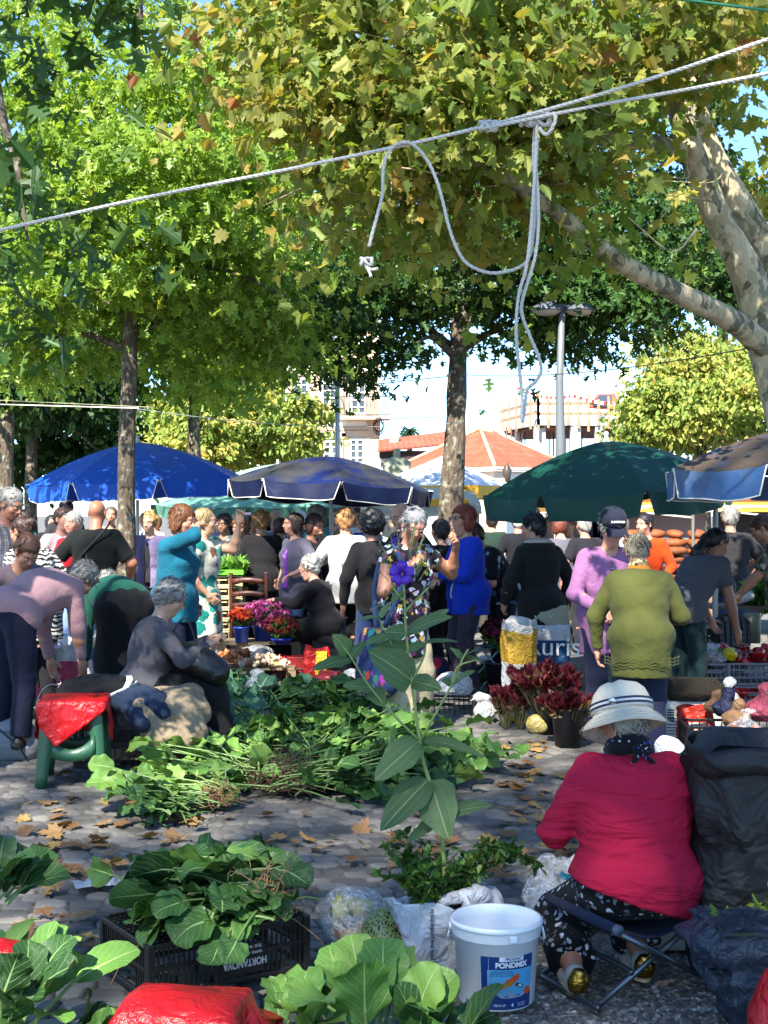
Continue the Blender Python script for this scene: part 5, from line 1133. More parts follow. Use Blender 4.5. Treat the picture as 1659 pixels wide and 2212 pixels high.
person('woman with brown hair in a black and blue print blouse bending to the left', 1092, 12.8, 112, h=1.60, g=1.1, lean=26, lean2=34, head=(-32,0,0), top=('#0f1018',('blobs',['#3c5c74','#0f1018','#8aa3ac'],12,.4)), sleeve=.45, bottom='#16161c', hair=('short','#2a1612'), sk='#b3765c', rh=(.08,.45,.95), lh=(-.06,.42,1.0), res=.014)
def hoodZ(c):
    m = MB(); n, F, u = c['neck'], c['F2'], c['u2']
    P = [[n+u*(.06-.10*v-.03*math.cos(a_)*v)+A(math.sin(a_)*(.085+.05*math.sin(v*3.1)),0,0)-F*(math.cos(a_)*(.07+.07*math.sin(v*2.6))) for a_ in np.linspace(-2,2,17)] for v in np.linspace(0,1,7)]
    m.grid(np.array(P[:3])); m.out('hood_lining', cloth('#a08f7a'), c['T'], solid=.006); m = MB(); m.grid(np.array(P[2:])); m.out('hood', cloth('#151412'), c['T'], solid=.008)
person('dark haired person in a black hooded coat with a beige hood lining, seen from behind', 1168, 11.2, 24, h=1.60, g=1.12, lean=4, head=(-14,35,0), top=('#141312',), top_len=.22, bottom='#1c1b1f', hair=('short','#0e0b0b'), sk='#a86e50', lh=(-.25,.16,.86), res=.012, extra=hoodZ)
person('woman in a bright orange cardigan over a white tee, facing left', 1398, 14.6, 158, h=1.60, g=1.1, head=(-4,-25,0), top=('#b33a08',), inner='#c9c4be', bottom='#2a2a30', hair=('short','#171214'), sk='#c98f72', lh=(-.2,.2,.9), res=.014)
person('grey haired man in a dark grey polo seen from behind under the sales tent', 1578, 14, -14, h=1.67, g=1.15, lean=4, head=(-14,0,0), top=('#262426',), sleeve=.42, bottom='#2c3e5c', hair=('short','#77736e'), sk='#a0694c', rh=(.26,.35,1.1), bust=0, res=.014)
person('person in a brown patterned blouse cut by the right edge', 1700, 12.2, 75, h=1.62, g=1.15, lean=14, head=(-30,0,0), top=('#6a5f55',('blobs',['#2a2622','#a89c8c','#4a4038'],18,.5)), sleeve=.4, bottom='#2a2c38', hair=('short','#4a3020'), sk='#a86e50', rh=(.10,.42,.86), lh=(-.05,.45,.8), res=.014)
# far crowd
FAR = [
 ('man in a crisp white shirt in the lane by the white delivery van', 773,20,150,1.72,('#d5d6da',),('short','#2a1d18'),0),
 ('bald man behind the white shirted man', 787,22,170,1.70,('#8a8f96',),('bald','#a8785c'),0),
 ('man in a blue tee with a white chest print', 793,17.5,40,1.62,('#1c4a86',),('short','#3a2a20'),0),
 ('man in a grey striped shirt in the far crowd', 596,18,10,1.64,('#8a8d96',('stripes','#4a4d58',6,.2)),('short','#8a6a50'),0),
 ('bald man in the far crowd beneath the navy parasol', 623,19,-30,1.62,('#5a3034',),('bald','#a8785c'),0),
 ('white haired man in the far crowd left of the turquoise shirt', 650,18.5,15,1.64,('#4c5058',),('short','#b9b4aa'),0),
 ('woman in black and gold print in the far crowd', 608,16,20,1.55,('#1c1a18',('blobs',['#7a6a4a','#1c1a18'],18,.4)),('bob','#3a2218'),1),
 ('white haired man in a dark suit jacket seen from behind', 1122,16.4,8,1.62,('#14151c',),('short','#c4beb4'),0),
 ('dark haired man in black left of the round pole sticker', 1152,17.2,-10,1.68,('#101015',),('short','#120f10'),0),
 ('red haired woman in grey by the street lamp pole', 1216,16,25,1.56,('#5a5660',),('bob','#5a2a1a'),1),
 ('short haired woman in blue grey facing the stalls by the street lamp', 1234,17,150,1.54,('#4a5668',),('short','#5a4434'),1),
 ('grey haired person in a dark jacket left of the cap woman', 1268,15.5,20,1.58,('#1c1c22',),('short','#8a8880'),0),
 ('person in pale pink between the cap and the orange cardigan', 1352,15.6,30,1.56,('#c9a3a8',),('short','#5a4a40'),1),
 ('person in light blue in the far crowd left of the lavender jacket', 306,19,-60,1.62,('#8fa3b8',),('short','#6a4a30'),1),
 ('woman in white far behind between teal and lavender', 345,20,120,1.58,('#cfccc6',),('bob','#6a4a30'),1),
 ('person in dark green at the far right of the middle oak trunk', 1060,18,-20,1.62,('#1c3028',),('short','#2a1d18'),0),
 ('woman in maroon far behind the black hooded coat', 1190,19,160,1.56,('#5a2430',),('short','#4a2f20'),1),
 ('woman with grey hair in lilac far behind the seedlings', 455,19,30,1.60,('#8a7fa0',),('short','#9a968f'),1),
 ('man in a khaki shirt far behind the navy parasol pole', 725,19,170,1.68,('#77704f',),('short','#4a3a30'),0),
 ('woman in a coral top far behind the white cardigan', 545,20,-160,1.56,('#b55a4a',),('bob','#2a1d18'),1),
 ('tall man in beige far behind the bright blue parasol', 240,19,190,1.70,('#a89c84',),('short','#4a3a30'),0),
 ('woman in black with a white collar far left under the blue parasol', 108,20,-150,1.58,('#1c1c22',),('bob','#1a1412'),1),
]
for l_,px,d,yw,h_,tp,hr,bu in FAR:
    person(l_, px, d, yw, h=h_, top=tp, hair=hr, bust=.6*bu, bottom=random.choice(['#22242c','#2c3a55','#3a3630']), sk=random.choice(['#b3765c','#a0694c','#c08a6a']), res=.024, sleeve=random.choice([.4,1,1]), group='shoppers in the far crowd')
# ---- the woman on the camp stool in the foreground
def foldA(P, a=1.0):
    z = P[:,2]; w_ = np.clip((.80-z)/.18,0,1)*np.clip((z-.42)/.06,0,1)
    b = .0170*(np.abs(np.sin(.5*(z*92+2.2*np.sin(P[:,0]*7)+1.0*np.sin(P[:,1]*9+2))))-.6)*w_*(.6+.4*np.sin(P[:,0]*5+z*20))
    return b+.004*wob(P*A(1,1,1.7),11,5)+.0015*wob(P,34,6)
PRT = cloth('#08080c', ('blobs', ['#55575f','#08080c','#9094a0','#6a6d78','#c2c4cc'], 40, .32), wr=.4)
def exA(c):
    T, Q, Rh, s = c['T'], c['Q'], c['Rh'], c['s']
    hat = cloth('#c4bba8', wr=.8); m = MB(); HC = Q(0,-.010,.008); tl = Rh@rotx(R(-10))
    prof = [(.104,-.01),(.107,.02),(.104,.048),(.094,.075),(.074,.095),(.045,.107),(.001,.111)]
    m.lathe(prof, HC, 40, Rm=tl, sx=.97, sy=1.06, fn=lambda P,a: P*(1+.012*np.cos(a*6))[None,:,None]*A(1,1,1)+A(0,0,1)*(.002*np.sin(a*5+P[:,:,2]*40))[:,:,None])
    H = m.out('hat', hat, T, solid=.003); m = MB()
    def brim(P,a):
        P = P.copy(); r = np.hypot(P[:,:,0],P[:,:,1]); P[:,:,2] += -.010*np.cos(a)[None]*0+(.010*np.sin(a*3+1)+.012*np.sin(a*2+2))[None]*(r-.1)/.06
        return P
    m.lathe([(.104,.0),(.115,-.012),(.128,-.024),(.138,-.038),(.146,-.052),(.143,-.054),(.130,-.036),(.110,-.018)], HC+tl@A(0,0,-.005), 48, Rm=tl, sx=1.0, sy=1.06, fn=brim)
    for r_ in (.122,.130,.138,.146,.154): 
        a = np.linspace(0,6.283,49); z_ = -.018-.040*(r_-.118)/.036; m.tube([HC+tl@A(r_*math.cos(q),r_*1.06*math.sin(q),z_+.002+(.010*math.sin(q*3+1)+.012*math.sin(q*2+2))*(r_-.1)/.06) for q in a], .0011, 4, caps=False)
    m.out('brim', hat, H); m = MB()
    m.lathe([(.1065,.004),(.1105,.010),(.1125,.022),(.1095,.032)], HC, 40, Rm=tl@rotx(R(3)), sx=.975, sy=1.065); m.out('hat_band', cloth('#c2c0ba'), H, solid=.003)
    m = MB(); m.lathe([(.1135,.013),(.1140,.018),(.1135,.021)], HC, 40, Rm=tl@rotx(R(3)), sx=.98, sy=1.07); m.lathe([(.1110,.030),(.1125,.034),(.1105,.037)], HC, 40, Rm=tl@rotx(R(3)), sx=.98, sy=1.07); m.out('band_stripe', plain('#1a1e38',.7), H)
    m = MB(); m.lathe([(.001,.005),(.010,.004),(.013,0)], HC+tl@(A(-.085,-.085,.020)), 14, Rm=frame(A(0,0,1),tl@A(-.7,-.7,0))); m.out('buckle', plain('#b9bcc2',.25,metal=1), H)
    DOT = cloth('#0c0c12', ('blobs', ['#c9c4c0','#3558a8','#0c0c12'], 60, .28)); m = MB(); n = c['neck']; u, F = c['u2'], c['F2']
    m.lathe([(.070,-.035),(.083,-.018),(.085,.005),(.076,.028),(.064,.036)], n+u*.030, 30, Rm=frame(F,u)@rotx(R(-10)), sx=1.0, sy=.98, fn=lambda P,a: P*(1+.04*np.sin(a*11+P[:,:,2]*120))[:,:,None]); S = m.out('scarf', DOT, T, solid=.004)
    m = MB(); k0 = n+u*.022-F*.092; m.lathe([(.001,-.016),(.016,-.010),(.020,0),(.015,.012),(.001,.016)], k0, 12, Rm=frame(F,u))
    for sx_,L in ((-.004,.085),(.012,.05)):
        P = spline([k0, k0+A(sx_*2,-.012,-.02), k0+A(sx_*4,-.016,-.045), k0+A(sx_*2,-.012,-L)],10); wv = np.linspace(.007,.014,10)[:,None]*A(1,.2,0); m.grid(np.stack([P-wv,P+A(0,-.003,0),P+wv],1))
    m.out('scarf_knot', DOT, S, solid=.003)
    m = MB(); m.lathe([(.001,-.004),(.004,0),(.001,.004)], Q(-.085,-.002,-.034), 8); m.out('earring', plain('#c9a04a',.2,metal=1), T)
    gold = plain('#a8843c', .22, .15, 30, .3, 80, metal=1); sole = plain('#b39c78', .7)
    for f in (c['fL'],c['fR']):
        V_,F_ = sdf([ell(f+A(0,-.045,-.012),(.038,.030,.042),None,.01), cap(f+A(0,-.05,.02),f+A(0,-.035,-.03),.022,.030,.01), pln(f+A(0,0,.034),(0,0,1)), pln(f+A(0,0,-.045),(0,0,-1)), cap(f+A(0,0,0),f+A(0,0,.08),.030,.032,.005,1)], .005); mesh('heel_counter', V_, F_, gold, T)
        m = MB(); pts = [(.036*math.sin(q)*(1+.12*math.cos(q)), .045-.105*math.cos(q)) for q in np.linspace(0,6.283,26)[:-1]]; m.prism(pts, -.062, -.036, c=f); m.out('sole', sole, T, bevel=.005)
AX = 0.845
s = NT('crimson_knit'); c_ = srgb('#a81636')[:3]; s.set(Base_Color=s.mix(s.noise(5,4), shade(c_,.88), shade(c_,1.1)), Roughness=.85, Specular_IOR_Level=.2)
fz_ = s.noise(1,3,s.scale(s.obj,(4,4,17)),.5,1.4); fl_ = s.noise(1,2,s.scale(s.obj,(9,9,5)),.5,1.0)
s.bump(s.math('ADD', s.math('ADD', s.math('MULTIPLY',fz_,1.3), s.math('MULTIPLY',fl_,.5)), s.math('MULTIPLY',s.noise(380,2),.05)), .75, .035); CARDI = s.m
person('woman in crimson cardigan and pale bucket hat on the camp stool, seen from behind', h=1.40, g=1.38, hip=.335, yaw=8, loc=(AX+.015,4.57,0), lean=7, lean2=14, head=(-14,14,0), hem_tilt=-.30, seatfat=1.15,
  top=CARDI, top_len=.03, sleeve=.98, tg=1.04, bottom=PRT, hair=('short','#8a8880'), sk='#a8684c', lh=(-.15,.30,.50), rh=(.10,.36,.50), le=(-.9,-.5,-.9), re_=(1,-.2,-.6),
  lf=(-.235,-.06,.065), rf=(.03,.05,.065), hem=.80, flare=1.15, res=.0095, extra=exA, foldfn=foldA, belly=1.6, bust=.6, shoemat=plain('#a8a49a',.6,.1), face=False)
# ================= GOODS: builders =================
def bigleaves(pos, dr, up, L, W, curl, ruf, g, nu=10, nv=7, shape=.62, fold=.25, lob=0.0):
    """N broad vegetable leaves as curved ruffled sheets; returns V, F, uv, tone"""
    N = len(pos); t = np.linspace(0,1,nu)[None,:,None]; s = np.linspace(-1,1,nv)[None,None]
    dr = nrm(dr); up = nrm(up-dr*(up*dr).sum(1,keepdims=True)); side = np.cross(dr, up)
    ph = -curl[:,None]*np.linspace(0,1,nu)[None]**1.3; st = L[:,None]/(nu-1)
    cx = np.cumsum(np.cos(ph)*st,1)-np.cos(ph)*st; cz = np.cumsum(np.sin(ph)*st,1)-np.sin(ph)*st
    if shape < 0:
        w_ = np.clip(1-np.abs(2*np.clip(t,0,1)**.85-1.02)**2.6,0,1)**.5*(.8+.2*np.sin(t*2.6))*W[:,None,None]*(1+.0*s)
    else: w_ = np.sin(np.pi*np.clip(t,0,1)**shape)**.62*(1-.25*t)*W[:,None,None]; w_ = w_*(1+.0*s)
    p1 = g.uniform(0,6.3,(N,1,1)); p2 = g.uniform(0,6.3,(N,1,1))
    w_ = w_*(1+.06*np.sin(t*17+p1)+lob*np.sin(t*26+p2)*np.abs(s))
    x = s*w_; z = fold*np.abs(x)+ruf[:,None,None]*W[:,None,None]*(np.abs(s)**1.5)*np.sin(t*15+p1+s*2.1)*.55+ruf[:,None,None]*W[:,None,None]*.25*np.sin(s*4+t*6+p2)
    nx = -np.sin(ph)[:,:,None]; nz = np.cos(ph)[:,:,None]
    a = cx[:,:,None]+z*nx; b = cz[:,:,None]+z*nz
    P = pos[:,None,None]+a[...,None]*dr[:,None,None]+b[...,None]*up[:,None,None]+x[...,None]*side[:,None,None]
    i = np.arange(nu-1)[:,None]; j = np.arange(nv-1)[None]; f = np.stack([i*nv+j,(i+1)*nv+j,(i+1)*nv+j+1,i*nv+j+1],-1).reshape(-1,4)
    F = (f[None]+(np.arange(N)*nu*nv)[:,None,None]).reshape(-1,4)
    uv = np.stack(np.broadcast_arrays(t*np.ones((N,1,1)), s*.5*(w_/np.maximum(W[:,None,None],1e-6))+.5),-1).reshape(-1,2)
    tone = np.repeat(g.beta(2.2,2.2,N), len(f)); return P.reshape(-1,3), F, uv, tone
M_KALE = leafmat([(0,'#1c3a1c'),(.4,'#2a4f24'),(.75,'#3f652e'),(.95,'#5f803c'),(1,'#9a943c')], .2, .42, '#86a066')
M_KALEB = leafmat([(0,'#23493a'),(.5,'#33604a'),(1,'#4f7d5c')], .15, .5, '#93b59a')
M_KALEY = leafmat([(0,'#426e2c'),(.5,'#5e883a'),(1,'#86a450')], .22, .42, '#a3b87c')
M_STEM = plain('#728c50', .5, .15, 20, .2); M_STEM2 = plain('#526c3a', .5, .15, 20, .2); ROOT = plain('#8a6a48', .9, .3, 30, .5); ROOTD = plain('#4a3526', .95, .3, 30, .5)
def roots(mb, c, r, n, g, m=0, long=0):
    for k in range(n):
        p = c+nrm(g.normal(size=3))*A(1,1,.6)*r*g.uniform(.1,.6); P = [p]; v = nrm(g.normal(size=3)*A(1,1,.6))
        for q in range(5): v = nrm(v+g.normal(size=3)*.7-nrm(p-c+1e-6)*(.35 if np.linalg.norm(p-c) > r else -.1)); p = p+v*r*g.uniform(.25,.5); p[2] = max(p[2], .006); P.append(p)
        mb.tube(spline(P,8), np.linspace(.0034,.0012,8)*g.uniform(.6,1.3), 4, m, caps=False)
    for k in range(long):
        a = g.uniform(0,6.28); P = [c, c+A(math.cos(a),math.sin(a),.1)*r*1.2, c+A(math.cos(a+.3),math.sin(a+.3),-.2)*r*2.2]; P[-1][2] = max(P[-1][2],.006); mb.tube(spline(P,9), np.linspace(.003,.001,9), 4, m, caps=False)
def bunch(label, root, tip, n, Lf, mat, seed, fan=.45, rise=.18, rt=None, rr=.10, stemcol=None, curl=(.2,1.3), group='leafy bundles laid out for sale', wid=.5, ruf=(.12,.42), name='kale_bundle', zmin=.015, spread=.05, tilt=.14):
    root = A(*root); tip = A(*tip); g = np.random.default_rng(seed); T = thing(name, label, 'vegetables', tuple(root), 0, group)
    d = tip-root; Ld = np.linalg.norm(d); u = d/Ld; sd_ = nrm(np.cross(u, A(0,0,1))); upv = np.cross(sd_, u)
    a = g.normal(0,fan,n); e = g.normal(0,tilt,n)+.05; st = g.uniform(.05,.75,n)*Ld
    D = u*np.cos(a)[:,None]+sd_*np.sin(a)[:,None]; D = nrm(D+upv*e[:,None]*.6)
    z0 = np.abs(g.normal(0,rise,n))[:,None]*A(0,0,1); P0 = g.normal(size=(n,3))*spread*A(1,1,.4)+A(0,0,.03); P1 = P0+D*st[:,None]+z0*np.clip(st/Ld,0,1)[:,None]
    P1[:,2] = np.maximum(P1[:,2], zmin-root[2]); LL = Lf*g.uniform(.7,1.25,n)
    dl = nrm(D+g.normal(size=(n,3))*A(.4,.4,.2)+A(0,0,.04)); up = nrm(A(0,0,1)+g.normal(size=(n,3))*.5)
    V,F,uv,tn = bigleaves(P1, dl, up, LL, LL*g.uniform(.8,1.15,n)*wid*.92, g.uniform(*curl,n), g.uniform(*ruf,n), g, 12, 7, shape=-1, lob=.035)
    lo = zmin-root[2]+.01*np.abs(np.sin(V[:,0]*40)*np.sin(V[:,1]*37)); V[:,2] = np.maximum(V[:,2], lo)
    mesh('leaves', V, F, mat, T, uv=uv, tone=tn)
    m = MB()
    for i in range(n):
        m.tube(spline([P0[i], (P0[i]+P1[i])/2+A(0,0,.01), P1[i], P1[i]+dl[i]*LL[i]*.25],7), np.linspace(.0052,.0025,7)*g.uniform(.7,1.3), 5, caps=False)
    m.V = [np.maximum(v, A(-9,-9,.004-root[2])) for v in m.V]
    m.out('stems', stemcol or M_STEM, T)
    if rt is not None:
        m = MB(); roots(m, A(0,0,.03)-u*rr*.5, rr, 110, g, 0, 6); m.V = [np.maximum(v, A(-9,-9,.004-root[2])) for v in m.V]; m.out('roots', rt, T)
    return T
def crate(label, loc, rz, L, W, H, mat, slats=14, flip=False, nh=2, lab=None, group=None, name='crate', wall=.006, handle=True):
    T = thing(name, label, 'crate', loc, rz, group); hz_ = lambda z: H-z if flip else z
    f = MB()
    for sx_ in (-1,1):
        for sy_ in (-1,1): f.box((sx_*(L/2-.014),sy_*(W/2-.014),H/2),(.028,.028,H))
    for z_,hh in ((.010,.020),(H-.009,.018)):
        zc = hz_(z_)
        for sy_ in (-1,1): f.box((0,sy_*(W/2-.006),zc),(L-.06,.012,hh))
        for sx_ in (-1,1): f.box((sx_*(L/2-.006),0,zc),(.012,W-.06,hh))
    f.out('rim', mat, T, smooth=False, bevel=.003)
    def side(Lx, at_, Rz, ns, hole):
        m = MB(); Rm = rotz(Rz)
        for k in range(ns):
            x = -Lx/2+.04+(Lx-.08)*k/(ns-1)
            if hole and abs(x) < .075: m.box(Rm@A(x,0,hz_(H*.3))+at_, (.006,wall,H*.5), Rm); continue
            m.box(Rm@A(x,0,H/2)+at_, (.007,wall,H-.04), Rm)
        for q in range(1,nh): m.box(Rm@A(0,0,H*q/nh+.004)+at_, (Lx-.06,wall+.004,.012), Rm)
        if hole: m.box(Rm@A(0,0,hz_(H*.60))+at_, (.17,wall+.005,.012), Rm)
        return m.out('side', mat, T, smooth=False)
    ns2 = max(5, int(slats*W/L)); 
    s1 = side(L, A(0,-W/2+.008,0), 0, slats, handle and not lab); side(L, A(0,W/2-.008,0), 0, slats, False); side(W, A(-L/2+.008,0,0), R(90), ns2, handle); side(W, A(L/2-.008,0,0), R(90), ns2, handle)
    m = MB(); zb = hz_(.008)
    for k in range(1,int(L/.022)): m.box((-L/2+k*.022,0,zb),(.007,W-.03,.005))
    for k in range(1,int(W/.03)): m.box((0,-W/2+k*.03,zb+.0027*(1 if flip else -1)),(L-.03,.006,.005))
    m.out('base', mat, T, smooth=False)
    if lab: lab(T, s1, L, W, H)
    return T
def sack(label, name, loc, w_, h, dp, bands, rz=0, open_=True, seed=0, top=1.0, bot=.85, wr=1, cat='bag', n=40, texts=(), fill=None, T=None, part='sack', belly=.12, mats=None, lip=.03, group=None):
    """soft standing sack; bands: (height fraction from, material)"""
    T = T or thing(name, label, cat, loc, rz, group); nz = 26; a = np.linspace(0,2*math.pi,n,endpoint=False); P = np.zeros((nz,n+1,3)); g = np.random.default_rng(seed)
    for i in range(nz):
        t = i/(nz-1); rr = (bot+(top-bot)*t+belly*math.sin(math.pi*t))*min(1,(t/.06)**.5+.45 if t < .06 else 1)
        e = 3.2; c, s_ = np.cos(a), np.sin(a); X = np.sign(c)*np.abs(c)**(2/e)*w_/2*rr; Y = np.sign(s_)*np.abs(s_)**(2/e)*dp/2*rr
        k = wr*.018*(1+t*.6); q = np.stack([np.cos(a)*2.5,np.sin(a)*2.5,np.full(n,t*3.2)],-1)
        dd = k*(wob(q,1.6,seed)+.5*wob(q,4.5,seed+1)); 
        P[i,:n] = np.stack([X*(1+dd/w_*2),Y*(1+dd/dp*2*.6),np.full(n,h*t)+(.028*wr*wob(q,1.3,seed+4)*t**3)],-1); P[i,n] = P[i,0]
    m = MB(); ms = [b[1] for b in bands]
    for bi,(f0,_) in enumerate(bands):
        f1 = bands[bi+1][0] if bi+1 < len(bands) else 1; i0 = int(round(f0*(nz-1))); i1 = int(round(f1*(nz-1))); m.grid(P[i0:i1+1,::-1], bi)
    if open_:
        q = P[-1]; cen = q.mean(0); rings = [q]
        for f_,dz in ((.97,lip*.3),(.90,-lip*.2),(.86,-lip*2.5),(.80,-lip*5)): r_ = cen+(q-cen)*f_; r_[:,2] = q[:,2]+dz; rings.append(r_)
        m.grid(np.array(rings)[:,::-1], len(ms)-1)
        if fill: rb = cen+(q-cen)*.84; rb[:,2] = cen[2]-lip*3; m.grid(np.array([rb, cen+(rb-cen)*.5, cen+(rb-cen)*.01-A(0,0,-.02)])[:,::-1], len(ms)); ms.append(fill)
    else:
        q = P[-1]; cen = q.mean(0); m.grid(np.array([q, cen+(q-cen)*.6+A(0,0,.04), cen+(q-cen)*.15+A(0,0,.07), cen+(q-cen)*.25+A(0,0,.13)])[:,::-1], len(ms)-1)
    m.add([P[0,j] for j in range(n)], [list(range(n))])
    o = m.out(part, ms, T)
    for body, size, mt, tx, tz, rot, sx_ in texts: text('lettering', body, size, mt, o, (tx, -dp/2*(1+belly*.9)-.012, tz), (R(90),R(-rot),0), ext=.001, sx=sx_)
    return T
def sheet(name, label, loc, zt, hx, hy, sx, sy, mat, rot=0, rz=0, flare=.15, wr=.02, cat='bag', seed=0, n=44, T=None, part=None, zmin=.004, dome=0, group=None):
    """a thin sheet thrown over a box of half size hx, hy"""
    u, v = np.meshgrid(np.linspace(-1,1,n), np.linspace(-1,1,n), indexing='ij'); p = np.stack([u*sx, v*sy],-1)@rotz(rot)[:2,:2].T
    q = np.clip(p, (-hx,-hy), (hx,hy)); ov = np.linalg.norm(p-q,axis=-1); dr_ = (p-q)/(ov[...,None]+1e-9)
    P3 = np.concatenate([p,np.zeros_like(p[...,:1])],-1); wv = wob(P3,26,seed)*wr*np.clip(ov/.08,.15,1)
    ps = np.stack([-dr_[...,1],dr_[...,0]],-1); xy = q+dr_*(ov*flare+.006+wv)[...,None]+ps*(wob(P3,15,seed+3)*wr*np.clip(ov/.1,0,1))[...,None]
    z = zt-ov*.96+wob(P3,20,seed+5)*wr*.35+dome*(1-(q[...,0]/hx)**2*.9)*(1-(q[...,1]/hy)**2*.9)+.4*wr*np.abs(wob(P3,9,seed+8)); z = np.maximum(z, zmin+.01*np.abs(wob(P3,30,2)))
    V = np.concatenate([xy, z[...,None]],-1); m = MB(); m.grid(V)
    if T is None: o = m.out(name, mat, None, solid=.0015); o.location = loc; o.rotation_euler = (0,0,rz); return tag(o, label, cat, group)
    return m.out(part, mat, T, solid=.0015)
def lump(name, label, cat, loc, prims, res, mat, amp=.012, fr=18, seed=0, rz=0, group=None, crease=0, zmin=0):
    def dsp(P):
        w1 = wob(P,fr,seed); f = amp*w1+amp*.4*wob(P,fr*2.4,seed+1)
        if crease: f = f+crease*np.abs(wob(P,fr*1.3,seed+5))-crease*.5
        return f
    V,F = sdf(prims+[pln((0,0,zmin),(0,0,-1))], res, dsp); o = mesh(name, V, F, mat); o.location = loc; o.rotation_euler = (0,0,rz); return tag(o, label, cat, group)
def clearbag(label, loc, r, h, items=(), seed=0, c='#e8ecee', al=.34, neck=True, name='plastic_bag', group=None, rz=0):
    T = thing(name, label, 'bag', loc, rz, group); q = [ell((0,0,h*.45),(r,r*.85,h*.45),None,.03), ell((r*.3,0,h*.35),(r*.75,r*.8,h*.35),None,.03)]
    if neck: q += [cap((0,0,h*.8),(.01,0,h*1.05),r*.35,r*.18,.05), ell((.02,0,h*1.18),(r*.5,r*.3,h*.14),None,.03)]
    V,F = sdf(q+[pln((0,0,.003),(0,0,-1))], max(.008,r*.07), lambda P: .07*r*wob(P,22/(r*6),seed)+.05*r*np.abs(wob(P,60/(r*7),seed+2))); mesh('film', V, F, film(c,al), T)
    return T
def scatter(name, label, cat, group, protos, pts, sc=(.8,1.2), seed=0, tilt=3.14):
    g = np.random.default_rng(seed)
    for i, p in enumerate(pts):
        src = protos[i % len(protos)]; o = src if i < len(protos) else src.copy()
        if i >= len(protos): COL.objects.link(o)
        o.name = name; o.location = p; s_ = g.uniform(*sc); o.scale = (s_,)*3; o.rotation_euler = (g.uniform(-tilt,tilt),g.uniform(-tilt,tilt),g.uniform(0,6.3)); tag(o, label, cat, group)
BLK = plain('#0d0e0f', .45, .3, 12, .25, 80); GCR = plain('#77787c', .5, .2, 10, .2); BEI = plain('#b3a17c', .6, .15, 9, .3); CARD = plain('#8a6440', .85, .12, 6, .3)
WP = plastic('#c4c6c9', .35); REDP = plastic('#c8141a', .3, .7, .3, 9); TEAL = plastic('#1a9a8c', .35); BINK = plain('#1c1c22', .5); WINK = plain('#dedcd6', .5)

# ================= GOODS ON THE LEFT =================
# green stool with the red bag
c = gp(146,1700); c[1] += .18; T = thing('plastic_stool', 'green plastic stool at the left with a red bag thrown over its seat', 'stool', tuple(c), R(8)); GP = plain('#1f4a33', .4, .1, 8, .15, coat=.1)
m = MB(); m.lathe([(.001,.485),(.15,.487),(.166,.48),(.17,.465),(.168,.44)], n=4*8, sx=1.12, sy=1.12, fn=lambda P,a: np.concatenate([P[...,:1]/(np.maximum(np.abs(np.cos(a)),np.abs(np.sin(a)))**.75)[None,:,None],P[...,1:2]/(np.maximum(np.abs(np.cos(a)),np.abs(np.sin(a)))**.75)[None,:,None],P[...,2:]],-1)); m.out('seat', GP, T)
for sx_ in (-1,1):
    for sy_ in (-1,1):
        m = MB(); 
        b0, b1 = A(sx_*.165,sy_*.165,.465), A(sx_*.200,sy_*.200,.0); P = []
        for t in np.linspace(0,1,8):
            cc = b0+(b1-b0)*t; w_ = .085-.03*t; P.append([cc+A(0,-sy_*w_,0), cc+A(sx_*.0,-sy_*w_*.5,0)+A(sx_*.004,0,0), cc+A(0,0,0), cc+A(-sx_*w_*.5,0,0)+A(0,sy_*.004,0), cc+A(-sx_*w_,0,0)])
        m.grid(np.array(P)); m.out('leg', GP, T, solid=.012)
for k in range(4):
    Rk = rotz(k*math.pi/2); m = MB(); P = []
    for u in np.linspace(-1,1,13): zc = .18-.03*(1-u*u); P.append([Rk@A(u*.135,-.190,zc-.0),Rk@A(u*.135,-.187,zc+.035+.02*u*u),Rk@A(u*.13,-.182,zc+.07+.05*u*u)])
    m.grid(np.array(P)); m.out('apron', GP, T, solid=.008)
c1 = c.copy(); sheet('plastic_bag', 'bright red plastic bag thrown over the seat of the green stool', tuple(c1), .50, .19, .19, .35, .31, REDP, R(38), R(8), .10, .012, seed=4)
# clothes pile on a black crate
c = gp(245,1665); c[1] += .25
crate('black crate of potatoes under the pile of jackets behind the green stool', tuple(c), R(6), .56, .40, .26, BLK, 12)
lump('blanket', 'beige padded coat hanging over the right end of the crate', 'coat', tuple(c+A(.15,-.02,.20)), [ell((.10,.0,.16),(.24,.20,.13),None,.06),cap((.25,-.05,.15),(.32,-.12,.02),.12,.10,.06),cap((.0,-.16,.18),(.16,-.22,-.02),.09,.09,.05),cap((.30,.05,.22),(.36,.0,.12),.08,.07,.05),ell((.18,-.22,-.02),(.16,.07,.09),None,.05)], .011, cloth('#85765f', wr=.9), .010, 14, 3, crease=.014, zmin=-.2)
lump('denim_jacket', 'crumpled blue denim jacket on top of the beige coat', 'jacket', tuple(c+A(.08,-.10,.36)), [ell((.05,0,.06),(.20,.16,.09),None,.05),cap((.15,-.08,.05),(.24,-.14,.0),.06,.05,.04),cap((.0,-.10,.05),(.10,-.20,-.06),.06,.055,.04)], .010, cloth('#1c2a40', wr=1.0), .010, 20, 7, crease=.016, zmin=-.3)
T = thing('black_jacket', 'black track jacket with white stripes heaped behind the red bag', 'jacket', tuple(c+A(-.12,.02,.36))); blob('jacket', [ell((.0,.05,.08),(.30,.20,.13),None,.05),cap((-.1,-.05,.05),(-.28,-.12,-.06),.08,.07,.05),cap((.2,0,.10),(.32,-.05,.02),.07,.06,.04)], .011, cloth('#101013', wr=1.0), T, lambda P: .010*wob(P,18,9)+.015*np.abs(wob(P,22,4)))
